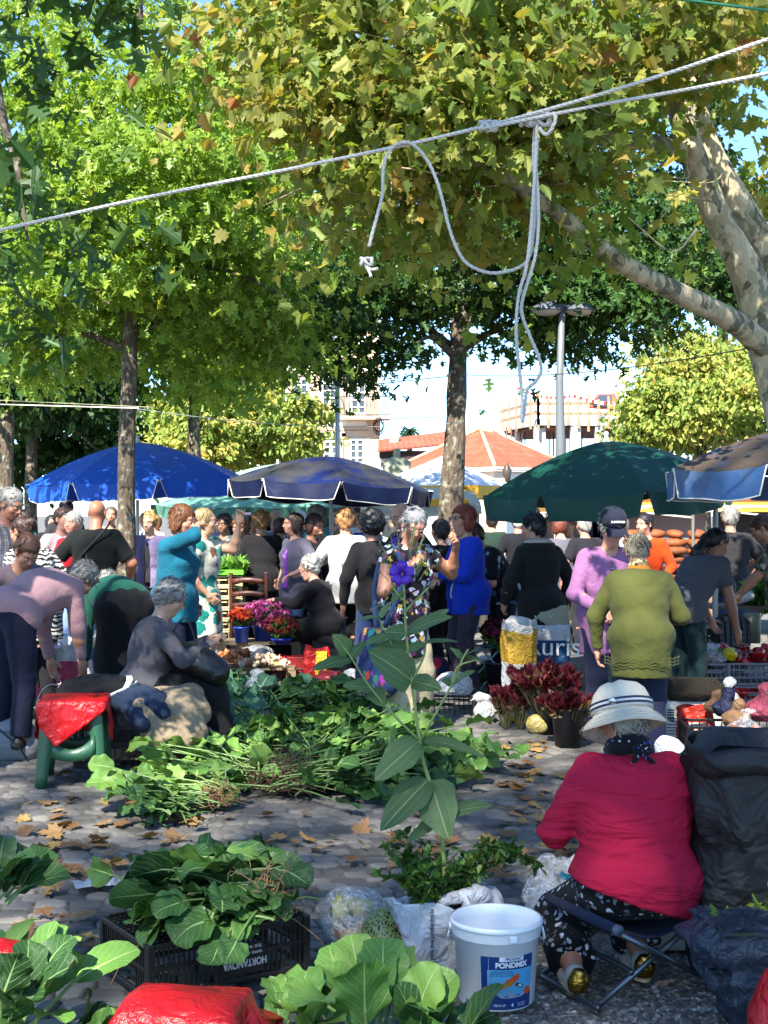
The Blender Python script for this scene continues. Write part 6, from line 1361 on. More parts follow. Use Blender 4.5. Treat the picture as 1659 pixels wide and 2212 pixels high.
m = MB(); P = spline([(-.02,-.20,-.02),(.06,-.20,.08),(.16,-.17,.13),(.24,-.10,.17)],16); m.grid(np.stack([P+A(0,-.012,-.014),P+A(0,-.018,.014)],1)); P = spline([(.17,-.15,.13),(.20,-.16,.19),(.19,-.13,.22)],8); m.grid(np.stack([P+A(-.02,0,0),P+A(.02,-.01,.0)],1)); m.out('white_stripe', cloth('#c4c2ba'), T, solid=.002)
sack('striped woven sack slumped between the beige coat and the kale heap', 'woven_sack', tuple(gp(395,1640)), .42, .26, .34, [(0,cloth('#8a8272',('stripes','#7a4a3c',1.6,3,'X'),wr=.9))], R(20), False, 5, belly=.25, wr=2)
c = gp(20,1640); lump('cooler_bag', 'grey insulated bag with a zip at the left edge', 'bag', tuple(c), [ell((0,0,.13),(.17,.14,.14),None,.05),cap((-.1,0,.1),(.1,0,.1),.12,.12,.05)], .011, cloth('#7d8086', wr=.7), .006, 12, 2, crease=.006)
m = MB(); m.tube(spline([(-.02,-.16,.22),(.10,-.17,.12),(.15,-.14,.03)],10),.007,5); m.tube(spline([(-.1,-.15,.20),(0,-.17,.205),(.13,-.13,.20)],10),.003,5); o = m.out('bag_strap', BINK); o.location = c; tag(o,'black strap and zip of the grey insulated bag','strap')
clearbag('crumpled clear bag of dried pods behind the grey insulated bag', tuple(gp(12,1600)), .17, .42, seed=4, al=.30)
T = sack('pink printed feed bag standing in front of the pink sweater woman', 'feed_bag', tuple(gp(118,1535)), .34, .52, .24, [(0,plastic('#b03a62',.4)),(.8,plastic('#c8c9cf',.4))], R(-12), True, 8, wr=1.4, texts=(('Ruris',.13,WINK,-.02,.09,0,1.0),('SUNO',.055,WINK,.10,.20,80,1.0)))
sack('blue and white detergent bag beside the pink printed feed bag', 'printed_bag', tuple(gp(165,1500)), .30, .50, .2, [(0,plastic('#b9bcc4',.4)),(.62,plastic('#1c3a8c',.4)),(.85,plastic('#bcbfc6',.4))], R(-20), True, 9, texts=(('K',.10,BINK,.03,.36,0,1.0),('O',.10,plain('#1c3a8c',.5),-.10,.44,0,1.0)))
m = MB(); m.tube([A(.13*math.cos(q),0,.2*math.sin(q)) for q in np.linspace(.1,3.0,16)], .005, 6); m.lathe([(.10,-.10),(.12,.02),(.125,.03)], n=20); o = m.out('basket', plain('#b9b4a4',.5)); c = gp(115,1570); o.location = c+A(0,0,.12); tag(o,'small white basket with an arched handle behind the green stool','basket')
# black handbag in the lap of the sitting woman
c = at(415,1420,8.75); T = thing('handbag', 'slouchy black leather handbag held open on the lap of the charcoal cardigan woman', 'bag', tuple(c)); LTH = plain('#0c0d0e', .35, .2, 10, .5, 30)
blob('bag', [ell((.02,0,-.02),(.22,.12,.11),roty(R(22)),.03), ell((.15,0,-.10),(.10,.10,.09),None,.04)], .010, LTH, T, lambda P: .006*wob(P,20,3)+.006*np.abs(wob(P,32,6)))
m = MB(); m.tube(spline([(-.15,-.05,.05),(-.10,-.06,.20),(-.04,-.05,.26),(0,-.05,.20),(.05,-.06,.04)],16),.007,6); m.out('handle', LTH, T)
m = MB(); P = spline([c+A(-.2,0,-.0),c+A(-.3,-.02,.2),c+A(-.34,0,.5)],8)
m = MB(); cb = gp(490,1552); m.box((0,0,.10),(.56,.32,.20)); T = thing('cardboard_box', 'shallow open cardboard box behind the kale heap', 'box', tuple(cb), R(4)); 
m = MB()
for a_,b_ in (((-.28,-.16),(.28,-.16)),((.28,-.16),(.28,.16)),((.28,.16),(-.28,.16)),((-.28,.16),(-.28,-.16))): m.bar((*a_,.09),(*b_,.09),.006,.18)
m.box((0,0,.006),(.55,.31,.008)); m.out('walls', CARD, T, smooth=False); m = MB()
for y_,s_ in ((-.16,-1),(.16,1)): m.box((0,y_+s_*.05,.17),(.55,.12,.005),rotx(R(-12*s_)))
m.out('flap', CARD, T, smooth=False)
clearbag('empty clear bag crumpled over the cardboard box', tuple(cb+A(.22,.0,.10)), .12, .22, seed=6, al=.4)
clearbag('flat clear bag behind the cardboard box', tuple(cb+A(-.02,.3,.0)), .16, .16, seed=7, al=.4, neck=False)
# chair, beige crate stack with the green tray of seedlings
c = A(xx(545,14.45),14.45,0); T = thing('wooden_chair', 'dark brown wooden ladder back chair beside the beige crates', 'chair', tuple(c), R(-6)); WD = plain('#4a2314', .4, .2, 6, .2, coat=.2)
m = MB(); m.box((0,.0,.46),(.42,.40,.03)); m.out('seat', WD, T, smooth=False, bevel=.006)
for sx_ in (-1,1):
    m = MB(); m.bar((sx_*.19,-.18,0),(sx_*.19,-.20,.98),.034); m.out('leg', WD, T, smooth=False, bevel=.004); m = MB(); m.bar((sx_*.19,.17,0),(sx_*.19,.17,.45),.034); m.out('leg', WD, T, smooth=False, bevel=.004)
m = MB()
for z_ in (.62,.74,.88): P = spline([(-.18,-.20,z_),(0,-.225,z_+.02),(.18,-.20,z_)],9); m.grid(np.stack([P-A(0,0,.028),P+A(0,0,.028)],1))
m.out('backrest', WD, T, solid=.014); m = MB(); m.bar((-.19,-.18,.2),(.19,-.18,.2),.02); m.bar((-.19,.17,.22),(.19,.17,.22),.02); m.bar((-.19,-.18,.16),(-.19,.17,.16),.02); m.bar((.19,-.18,.16),(.19,.17,.16),.02); m.out('stretcher', WD, T, smooth=False)
c = A(xx(475,14.5),14.5,0)
for k in range(8): crate('beige plastic crate, number %d from the ground in the stack under the seedlings' % (k+1) if k not in (0,7) else ('lowest beige crate of the stack under the seedlings' if k == 0 else 'topmost beige crate right under the green tray'), tuple(c+A(.004*(k%2),0,.118*k)), R(3), .50, .36, .114, BEI, 5, nh=1, group='stacked beige crates')
m = MB(); m.box((0,0,.012),(.54,.40,.02)); 
for a_,b_ in (((-.27,-.2),(.27,-.2)),((.27,-.2),(.27,.2)),((.27,.2),(-.27,.2)),((-.27,.2),(-.27,-.2))): m.bar((*a_,.03),(*b_,.03),.012,.05)
o = m.out('tray', plain('#5fbf2a',.45), smooth=False); o.location = c+A(0,0,.948); tag(o,'lime green tray topping the stack of beige crates','tray')
g = np.random.default_rng(4); n = 900; P = g.uniform(-1,1,(n,3))*A(.25,.17,0)+A(0,0,.06); V,F = leafset('small', P, g.normal(size=(n,3)), A(0,0,1)+g.normal(size=(n,3))*.45, g.uniform(.05,.15,n), .1, .5); o = mesh('seedlings', V, F, leafmat([(0,'#3f7a2a'),(1,'#86b04a')],.3,.5), tone=np.tile(g.uniform(0,1,n),2), smooth=False); o.location = c+A(0,0,.936); tag(o,'fresh green seedlings growing in the lime tray','plants',kind='stuff')
m = MB(); m.bar((0,0,0),(.09,0,.36),.012); o = m.out('wooden_stake', plain('#b99a5c',.8)); o.location = c+A(.05,-.05,.966); tag(o,'thin wooden stake stuck in the seedling tray','stake')
# flowers in buckets
def flowerbucket(label, loc, r, h, cols, fc, fr, seed, bcol='#1c3c9c', n=260, size=.05, group='buckets of cut flowers', dome=.16, leafc='#2f5a26', fz=.12):
    T = thing('flower_bucket', label, 'flowers', loc, 0, group); g = np.random.default_rng(seed)
    m = MB(); m.lathe([(.001,.004),(r*.78,.004),(r,h),(r*1.05,h),(r*1.05,h-.02),(r*.97,h-.02),(r*.75,.02)], n=28); m.out('bucket', plain(bcol,.35,.1), T)
    u = nrm(g.normal(size=(n,3)))*A(1,1,.55); P = u*fr*g.uniform(.75,1.05,(n,1))+A(0,0,h+fz); P[:,2] = np.maximum(P[:,2],h-.03)
    k = 7; PP = np.repeat(P,k,0); Ud = np.repeat(nrm(u+A(0,0,.5)),k,0); nn = len(PP); rd = nrm(g.normal(size=(nn,3))); tip = nrm(np.cross(Ud,rd)+Ud*.35)
    V,F = leafset('small', PP, Ud+g.normal(size=(nn,3))*.2, tip, size*g.uniform(.5,.8,nn), .1, .3); mesh('petals', V, F, leafmat(cols,.25,.6), T, smooth=False, tone=np.tile(np.repeat(g.uniform(0,1,n),k),2))
    n2 = n; P = nrm(g.normal(size=(n2,3)))*fr*.85*g.uniform(.3,1,(n2,1))*A(1,1,.6)+A(0,0,h+fz*.7); V,F = leafset('small', P, g.normal(size=(n2,3)), g.normal(size=(n2,3))+A(0,0,.6), np.full(n2,.07)); mesh('foliage', V, F, leafmat([(0,leafc),(1,'#56803a')],.2,.6), T, smooth=False, tone=np.tile(g.uniform(0,1,n2),2))
    return T
flowerbucket('blue bucket crowded with pink and magenta chrysanthemums by the beige crates', tuple(tpz(575,1384,.32)), .14, .16, [(0,'#7a1248'),(.5,'#b8358c'),(1,'#d97ab8')], None, .24, 5, n=300)
flowerbucket('bunch of dark red and rust flowers in front of the pink chrysanthemums', tuple(tpz(608,1391,.32)), .10, .06, [(0,'#4a0c18'),(.5,'#7a1a24'),(1,'#b04a1c')], None, .17, 6, n=170, size=.04)
flowerbucket('small bucket of orange red carnations at the left of the flower buckets', tuple(tpz(522,1388,.32)), .08, .16, [(0,'#8a140c'),(.6,'#c8321a'),(1,'#e0662a')], None, .12, 7, n=90)
flowerbucket('burgundy amaranth flowers behind the blue fleece jacket', (xx(1078,12.0),12.0,0), .13, .28, [(0,'#3a0a1c'),(.6,'#6e1836'),(1,'#8a2a48')], None, .17, 8, '#22242a', n=160, fz=.28, size=.05)
flowerbucket('low bucket of small pink and white blossoms behind the pepper crates', (xx(1530,12.6),12.6,0), .14, .26, [(0,'#b56a7c'),(1,'#d9c9c4')], None, .22, 9, '#3a4a3c', n=120, fz=.2)
flowerbucket('yellow and orange flowers on the stand behind the seedlings', (xx(505,14.6),14.6,0), .12, .75, [(0,'#b8862a'),(1,'#d9b23c')], None, .2, 10, '#5a5a50', n=100, fz=.1)
PLK = plain('#6a5a44',.85,.2,5,.3)
for l_,x0,x1,y0,y1,z_ in (('low weathered pallet carrying the onions and garlic',xx(455,13),xx(640,13),12.72,13.30,.14),('higher pallet behind it carrying the flower buckets',xx(478,13.6),xx(650,13.6),13.34,13.85,.32)):
    t = thing('pallet', l_, 'pallet', ((x0+x1)/2,(y0+y1)/2,0)); m = MB(); w_ = x1-x0; dp = y1-y0
    for k in range(6): m.box((0,-dp/2+dp*(k+.5)/6,z_-.012),(w_,dp/6-.014,.022))
    m.out('planks', PLK, t, smooth=False)
    for sx_ in (-.46,0,.46): m = MB(); m.box((sx_*w_,0,(z_-.024)/2),(.09,dp*.96,z_-.025)); m.out('block', PLK, t, smooth=False)
# onions, garlic and bags at the stalls beyond the heap
def onion_proto(c, r=.03, tall=1.15):
    m = MB(); m.lathe([(.001,-r*.9),(r*.6,-r*.75),(r,-.05*r),(r*.75,r*.6),(r*.3,r*.95),(r*.12,r*tall*1.3),(.002,r*tall*1.45)], n=12); return m.out('onion', plain(c,.45,.2,30,.2))
g = np.random.default_rng(12)
def pile(px,py,rx,ry,n,h,seed):
    g = np.random.default_rng(seed); c = tpz(px,py,.14); q = g.normal(size=(n,2))*A(.45,.45); zz_ = np.abs(h*np.exp(-(q**2).sum(1))*g.uniform(.2,1,n)); return [(c[0]+q[i,0]*rx, c[1]+q[i,1]*ry, .165+zz_[i]) for i in range(n)]
scatter('onion','small golden onion lying in the heap before the flower buckets','onion','golden onions heaped on the paving',[onion_proto('#9c5a2c'),onion_proto('#b87440',.026)], pile(510,1438,.26,.20,70,.14,1), seed=1)
scatter('garlic_bulb','papery white garlic bulb in the heap left of the black crates','garlic','garlic bulbs heaped on the paving',[onion_proto('#b8a48c',.024,1.4),onion_proto('#a3927c',.022,1.4)], pile(565,1442,.24,.18,70,.12,2), seed=2)
for l_,px,py,r_,h_,sd in (('big clear bag slumped beside the onions',548,1430,.18,.18,1),('clear bag at the foot of the beige crates',492,1426,.14,.16,2),('clear bag behind the onion heap',460,1430,.12,.14,3)):
    clearbag(l_, tuple(tpz(px,py,.14)+A(0,.15,0)), r_, h_, seed=sd, al=.45, neck=False)
lump('cloth_bag','turquoise bag lying flat by the garlic','bag',tuple(gp(548,1474)),[ell((0,0,.02),(.16,.09,.035),None,.02)],.009,TEAL,.008,24,3)
crate('black crate holding red cartons near the garlic', tuple(gp(622,1468)+A(0,.12,0)), R(-6), .38, .30, .11, BLK, 9, nh=1)
c = gp(622,1468)+A(0,.12,.015)
for k,(dx,l_) in enumerate(((-.10,'red carton with cream band standing at the left in the black crate'),(.08,'plain dark red carton standing at the right in the black crate'))):
    m = MB(); m.box((0,0,.10),(.17,.22,.20)); o = m.out('carton', plain(('#a81c20','#8a1418')[k],.5,.1), smooth=False, bevel=.004); o.location = c+A(dx,0,0); o.rotation_euler = (0,0,R(-6)); tag(o,l_,'box')
    if k == 0: m = MB(); m.box((0,-.112,.15),(.12,.003,.05)); m.out('band', plain('#c9a86a',.6), o, smooth=False)
T = crate('black crate tipped on its side above the red cartons', tuple(gp(612,1440)+A(.05,.45,.12)), R(15), .40, .30, .16, BLK, 10); T.rotation_euler = (R(38),R(14),R(15))
crate('black crate with a turquoise bag over its rim near the sitting white haired woman', tuple(gp(660,1405)+A(0,.1,0)), R(5), .40, .3, .16, BLK, 10)
sheet('cloth_bag','turquoise plastic sheet lying over the crate by the white haired woman',tuple(gp(650,1405)+A(-.03,.1,0)),.175,.16,.12,.20,.13,TEAL,R(20),0,.2,.015,seed=9)
sack('red and yellow net sack of shallots beside the red cartons', 'net_sack', tuple(gp(685,1478)+A(0,.1,0)), .24, .32, .18, [(0,plastic('#b51a1c',.4))], 0, True, 14, wr=1.2)
sheet('plastic_bag','yellow printed strip of plastic on the front of the red net sack',tuple(gp(690,1478)+A(.02,.0,0)),.30,.05,.02,.05,.24,plastic('#d9b518',.35),0,0,.1,.01,seed=3)
lump('net_bag','bag of red onions lying in front of the red and yellow sack','bag',tuple(gp(712,1487)),[ell((0,0,.08),(.13,.09,.085),None,.03)]+[ell((.09*math.cos(k*1.1),.07*math.sin(k*1.1),.07+.03*(k%3)),(.035,.035,.035),None,.01) for k in range(14)],.008,plain('#7a1c28',.35,.3,30,.4),.002,40,3)
lump('plastic_bag','full white bag standing right of the red onions','bag',tuple(gp(757,1492)),[ell((0,0,.10),(.08,.08,.11),None,.02),ell((0,0,.03),(.09,.08,.04),None,.02)],.008,WP,.006,26,5,crease=.008)
lump('plastic_bag','sky blue plastic bag showing behind the tibouchina stem','bag',tuple(gp(765,1440)+A(0,.3,0)),[ell((0,0,.15),(.13,.1,.15),None,.02)],.010,plastic('#4a8fc4',.3),.008,22,6,crease=.01)
T = flowerbucket('dark leafy seedlings in a pot in front of the black cardigan', tuple(gp(700,1400)+A(.0,.1,0)), .10, .12, [(0,'#1c2a18'),(1,'#3c4a2c')], None, .15, 18, '#1c1c20', n=60, size=.07)
# ================= MIDDLE AND RIGHT GOODS =================
crate('black crate with clear bags on top in the middle of the market', tuple(gp(962,1548)+A(0,.18,0)), R(-8), .52, .36, .17, BLK, 12)
clearbag('clear bag of greens on the middle black crate', tuple(gp(968,1548)+A(.05,.15,.14)), .15, .22, seed=11, al=.4, neck=False)
clearbag('smaller clear bag beside the bag of greens on the middle black crate', tuple(gp(925,1548)+A(-.05,.2,.14)), .12, .18, seed=12, al=.4)
lump('plastic_bag','red and navy patterned bag behind the middle black crate','bag',tuple(gp(940,1490)+A(0,.2,0)),[ell((0,0,.14),(.17,.1,.14),None,.03)],.010,cloth('#1a1f3c',('blobs',['#a82438','#1a1f3c','#c84a5c'],9,.5)),.008,20,7,crease=.01)
m = MB(); m.box((0,0,.09),(.30,.2,.18)); T = thing('carton','orange striped carton behind the middle black crate','box',tuple(gp(925,1450)+A(0,.2,.1)),R(6)); m.out('carton_body', plain('#b8481c',.5), T, smooth=False, bevel=.004); m = MB(); 
for k in range(4): m.box((.03+.03*k,-.102,.09),(.014,.003,.15), None, k%2)
m.out('stripes', [plain('#c9c4ba',.5),plain('#1c5a5a',.5)], T, smooth=False)
sack('tall white feed sack with a yellow top next to the blue one', 'feed_sack', tuple(gp(1128,1568)+A(0,.12,0)), .25, .78, .22, [(0,plastic('#b99a1c',.45)),(.06,plastic('#b4b6b8',.45)),(.60,plastic('#b8912c',.45)),(.93,plastic('#c9c9c6',.5))], R(6), True, 21, belly=.10, texts=(('2',.07,plain('#3c7a3c',.5),-.07,.22,90,1.0),), lip=.02)
sack('blue feed sack with white brush lettering between the yellow sack and the lilac cardigan', 'feed_sack', tuple(gp(1183,1548)+A(0,.12,0)), .34, .68, .24, [(0,plastic('#1c3c66',.45)),(.5,plastic('#16456e',.45)),(.9,plastic('#c4c4c4',.5))], R(-4), True, 22, belly=.12, texts=(('Ruris',.21,WINK,.05,.55,0,1.0),), lip=.02)
sack('beige woven bag standing behind the blue feed sack', 'woven_bag', tuple(gp(1187,1535)+A(0,.2,0)), .33, .84, .18, [(0,cloth('#8d8a76',wr=.7))], 0, True, 23, texts=(('MERCADO',.035,plain('#8a6a3c',.6),-.08,.66,0,1.0),('BIO',.035,plain('#8a6a3c',.6),-.10,.61,0,1.0)))
clearbag('gold tinted cellophane wrapped bundle below the red flower spears', tuple(gp(1163,1590)+A(0,.08,0)), .085, .17, seed=31, c='#a89a5c', al=.75, neck=False)
def spears(T, n, r, h, L, g, spread=.5, cols=None):
    PP = []; TD = []; BB = []; stems = MB()
    for k in range(n):
        a = g.uniform(0,6.28); q = math.sqrt(g.uniform(0,1)); b = A(r*.5*q*math.cos(a), r*.5*q*math.sin(a), 0); tdir = nrm(A(math.cos(a)*q*spread, math.sin(a)*q*spread, 1)+g.normal(size=3)*.08)
        top = b+A(0,0,h*.3)+tdir*h*g.uniform(.62,1.0); stems.tube([b+A(0,0,.02),(b+top)/2,top],.0028,4,caps=False); PP.append(top); TD.append(tdir)
    stems.out('stems', plain('#5a5a34',.7), T); PP = np.array(PP); TD = np.array(TD); m = 14
    P = np.repeat(PP,m,0); D = np.repeat(TD,m,0); j = np.tile(np.arange(m),n); rd = nrm(g.normal(size=(n*m,3))); out = nrm(np.cross(D,rd)); tip = nrm(D+out*(.18+.35*((j%7)/7))[:,None]); P = P-D*(j/m*.05)[:,None]
    V,F = leafset('small', P, out, tip, L*g.uniform(.75,1.15,n*m), .3, -.15); V = V
    mesh('bracts', V, F, leafmat(cols or [(0,'#35101a'),(.5,'#5c1724'),(.85,'#7a2c34'),(1,'#8a6a4a')],.12,.5), T, smooth=False, tone=np.tile(np.clip(g.normal(.45,.2,n*m)+.45*(j>10),0,1),2))
    q = 10; P = np.repeat(PP,q,0)-np.repeat(TD,q,0)*g.uniform(.05,h*.5,(n*q,1)); D = np.repeat(TD,q,0); tip = nrm(D+g.normal(size=(n*q,3))*.45)
    V,F = leafset('small', P, g.normal(size=(n*q,3)), tip, np.full(n*q,L*.9)*g.uniform(.6,1,n*q), .2, .1); mesh('leaves', V, F, leafmat([(0,'#4a4a2c'),(.6,'#6a5c3c'),(1,'#7a3c34')],.12,.6), T, smooth=False, tone=np.tile(g.uniform(0,1,n*q),2))
g = np.random.default_rng(33); BKT = plain('#11151c', .45, .15, 10, .1)
for l_,px,py,r_,h_,n_,fh,sp in (('black bucket holding a wide spray of dark red flower spears',1188,1590,.10,.24,60,.30,1.1),('front black bucket with shorter red green flower spears',1232,1618,.115,.27,46,.16,.85)):
    c = gp(px,py)+A(0,.1,0); T = thing('flower_bucket', l_, 'flowers', tuple(c)); m = MB(); m.lathe([(.001,.004),(r_*.8,.004),(r_*.97,h_*.9),(r_*1.06,h_*.92),(r_*1.06,h_),(r_*.98,h_),(r_*.9,h_*.6),(r_*.8,.02)], n=32, fn=lambda P,a: P*(1+.006*np.sign(np.sin(a*30)))[None,:,None]); m.out('bucket', BKT, T)
    S = bpy.data.objects.new('bouquet', None); 
    T2 = thing('bouquet', l_.replace('black bucket holding a wide spray','wide spray').replace('front black bucket with shorter','shorter')+' standing in its bucket', 'flowers', tuple(c+A(-.03 if r_ < .11 else 0,0,h_*.55))); spears(T2, n_, r_*1.7, fh, .065, g, sp)
for l_,px,rz_ in (('left of two loose dark red flower spear bouquets leaning on the yellow sack',1092,.0),('right of two loose dark red flower spear bouquets leaning on the gold bundle',1122,.3)):
    c = gp(px,1578); T = thing('bouquet', l_, 'flowers', tuple(c), rz_); spears(T, 22, .05, .24, .06, g, .35)
lump('plastic_bag','knotted white plastic bag left of the loose bouquets','bag',tuple(gp(1048,1562)),[ell((0,0,.085),(.085,.08,.09),None,.02),ell((-.02,0,.19),(.07,.05,.04),None,.02),cap((-.05,0,.21),(-.11,0,.17),.02,.016,.02)],.008,WP,.006,26,15,crease=.012)
g = np.random.default_rng(40); n = 500; c = gp(1060,1490)+A(0,.3,0); P = nrm(g.normal(size=(n,3)))*A(.17,.12,.10)*g.uniform(.4,1,(n,1))+A(0,0,.11); V,F = leafset('oak', P, A(0,0,1)+g.normal(size=(n,3)), g.normal(size=(n,3)), g.uniform(.03,.07,n)); o = mesh('herbs', V, F, leafmat([(0,'#2c5222'),(1,'#56803a')],.2,.6), tone=np.tile(g.uniform(0,1,n),2), smooth=False); o.location = c; tag(o,'bunch of feathery green herbs behind the knotted white bag','herbs')
m = MB(); m.lathe([(.001,.002),(.13,.002),(.15,.17),(.155,.17),(.155,.2),(.15,.2),(.13,.03)], n=26); o = m.out('tub', plain('#c4c6c6',.4)); o.location = gp(1075,1470)+A(0,.3,0); tag(o,'white plastic tub on the ground behind the herbs','tub')
c = A(xx(1062,12.2),12.2,0); T = thing('folding_stool','folding stool with blue cloth seat beside the blue jacket woman','stool',tuple(c),R(20)); m = MB(); P = np.array([[(x,y,.42-.03*(1-(x/.2)**2)) for y in (-.17,0,.17)] for x in np.linspace(-.2,.2,9)]); m.grid(P); m.out('seat', cloth('#123a7a'), T, solid=.006)
for s_ in (-1,1): m = MB(); m.tube([(-.2,s_*.16,.42),(.2,s_*.16,.0)],.010,8); m.tube([(.2,s_*.14,.42),(-.2,s_*.14,.0)],.010,8); m.out('leg', GALV, T)
# pepper crates
for k,(l_,px,z_,L_,W_,dx) in enumerate((('lower grey crate at the left of the pepper stack',1528,0,.30,.42,0),('upper grey crate at the left of the pepper stack',1528,.19,.30,.42,0),('lower grey crate at the right of the pepper stack',1618,0,.50,.36,0),('upper grey crate heaped with red peppers',1618,.19,.50,.36,0))):
    crate(l_, tuple(A(xx(px,11.2),11.2,z_)), R(-3), L_, W_, .185, GCR, 7 if L_ < .4 else 10, nh=3)
def pepper(c):
    m = MB(); m.lathe([(.001,-.05),(.018,-.052),(.034,-.035),(.042,.0),(.044,.025),(.036,.042),(.016,.040),(.006,.034)], n=24, fn=lambda P,a: P*np.stack([1+.13*np.cos(a*4)]*2+[np.ones_like(a)],-1)[None], m=0); m.tube([(0,0,.034),(.004,0,.05),(.012,0,.062)],.006,6,1); return m.out('pepper', [plain(c,.18,.15,9,.05,coat=.4), plain('#3c6a24',.6)])
g = np.random.default_rng(50); c = A(xx(1618,11.2),11.2,0)
scatter('pepper','glossy red pepper in the heap on the right grey crate','pepper','red peppers in the crates',[pepper('#9c0c10'),pepper('#7a080e')],[(c[0]+g.uniform(-.21,.22),c[1]+g.uniform(-.15,.13),.38+.10*g.uniform(0,1)*(1 if i>12 else .2)) for i in range(34)],(.85,1.15),3)
scatter('pepper','red pepper showing through the lower right grey crate','pepper','red peppers in the crates',[pepper('#a80c10')],[(c[0]+g.uniform(-.21,.21),c[1]-.12+g.uniform(-.03,.02),.12+.04*g.uniform(0,1)) for i in range(10)],(.85,1.1),4)
scatter('pepper','yellow pepper at the left end of the red ones','pepper',None,[pepper('#c9a80c')],[(c[0]-.20,c[1]-.16,.45)],(1.1,1.15),5)
scatter('pepper','green pepper beside the yellow one','pepper',None,[pepper('#2c6a1c')],[(c[0]-.27,c[1]-.10,.44)],(1.05,1.1),6)
scatter('pepper','yellow green pepper in the lower right crate','pepper',None,[pepper('#a3b81c')],[(c[0]+.08,c[1]-.14,.16)],(1.1,1.15),7)
T = clearbag('clear bag of dark red fruit on the upper left grey crate', (xx(1528,11.2),11.1,.36), .13, .13, seed=17, al=.35)
scatter('plum','dark red plum inside the clear bag on the grey crate','fruit','plums in the clear bag',[onion_proto('#5a1018',.03,.8)],[(xx(1528,11.2)+g.uniform(-.09,.09),11.1+g.uniform(-.06,.06),.39+g.uniform(0,.05)) for i in range(16)],seed=9)
# behind the pepper crates: trolley, roll, greens
c = A(xx(1578,12.4),12.4,0); T = thing('shopping_trolley','dark plaid shopping trolley with a metal handle behind the pepper crates','trolley',tuple(c),R(10)); sack('','', (0,0,0), .30,.62,.24,[(0,cloth('#22222a',('plaid','#8a8078','#0c0c10',6)))],T=T,part='bag',open_=False,seed=3)
m = MB(); m.tube([(-.11,.12,0),(-.11,.14,.95),(.11,.14,.95),(.11,.12,0)],.009,8); m.out('handle', GALV, T); 
for s_ in (-1,1): m = MB(); m.lathe([(.001,-.012),(.07,-.012),(.075,0),(.07,.012),(.001,.012)],(s_*.16,.13,.075),18,Rm=roty(R(90))); m.out('wheel', BINK, T)
c = A(xx(1605,12.8),12.8,0); T = thing('table','small folding table with goods behind the plaid trolley','table',tuple(c)); m = MB(); m.box((.15,0,.72),(1.0,.5,.03)); m.out('tabletop', plain('#6a5c4c',.6), T, smooth=False)
for sx_ in (-.33,.63):
    for sy_ in (-.22,.22): m = MB(); m.bar((sx_,sy_,0),(sx_,sy_,.705),.025); m.out('leg', GALV, T, smooth=False)
m = MB(); m.lathe([(.001,-.12),(.05,-.12),(.05,.12),(.02,.12),(.02,.11)], n=20, Rm=roty(R(75))); o = m.out('paper_roll', plain('#d9d6cf',.8)); o.location = c+A(-.05,-.1,.80); tag(o,'white roll of kitchen paper lying on the small table','paper roll')
m = MB(); m.lathe([(.001,0),(.08,0),(.085,.26),(.06,.28),(.001,.28)], n=20); o = m.out('canister', plain('#8f9078',.5)); o.location = c+A(.0,-.3,.4); tag(o,'pale olive canister below the paper roll','canister')
g = np.random.default_rng(60); n = 700; P = nrm(g.normal(size=(n,3)))*A(.26,.18,.13)*g.uniform(.4,1,(n,1))+A(0,0,.1); V,F = leafset('small', P, A(0,0,1)+g.normal(size=(n,3)), g.normal(size=(n,3)), g.uniform(.05,.12,n)); o = mesh('leafy_greens', V, F, leafmat([(0,'#2c5a1c'),(1,'#6a9a3a')],.2,.6), tone=np.tile(g.uniform(0,1,n),2), smooth=False); o.location = c+A(.22,0,.74); tag(o,'heap of loose leafy greens on the small table','greens')
# bread under the sales tent
T = thing('display_case','white glass fronted case by the bread stacks under the tent','case',(xx(1478,15.4),15.4,0)); m = MB(); m.box((0,0,.5),(.5,.45,1.0)); m.out('cabinet', plain('#a8a8a4',.4), T, smooth=False); m = MB()
for p in ((-.24,-.21),(.24,-.21),(-.24,.21),(.24,.21)): m.bar((*p,1.0),(*p,1.3),.02)
m.box((0,0,1.31),(.52,.47,.02)); m.out('frame', GALV, T, smooth=False); m = MB(); m.box((0,-.205,1.15),(.46,.004,.28)); m.out('glass', film('#c9d4d8',.25,.05), T, smooth=False)
def loaf():
    m = MB(); m.lathe([(.001,-.045),(.10,-.04),(.135,-.005),(.12,.03),(.06,.05),(.001,.055)], n=20, sy=.8, fn=lambda P,a: P*(1+.05*np.sin(a*5+1))[None,:,None]); return m.out('loaf', plain('#7a421c',.7,.3,14,.5,40))
g = np.random.default_rng(61); bx = xx(1440,15.2); pts = []
for i in range(4):
    for k in range(7): pts.append((bx-.42+i*.25+g.uniform(-.02,.02),15.1+g.uniform(-.05,.05),.80+k*.095))
scatter('loaf','round brown loaf in the stacked bread under the sales tent','bread','stacked brown loaves',[loaf()],pts,(.9,1.05),2,.12)
T = thing('bread_table','cloth covered table carrying the stacked loaves','table',(bx,15.25,0)); m = MB(); m.box((0,0,.70),(1.3,.6,.04)); m.out('tabletop', plain('#7a6a54',.7), T, smooth=False); sheet('','',(0,0,0),.73,.66,.31,.70,.62,cloth('#8a6a4a'),T=T,part='tablecloth',flare=.05)
for sx_ in (-.6,.6): m = MB(); m.bar((sx_,0,0),(sx_,0,.69),.03); m.out('leg', GALV, T, smooth=False)
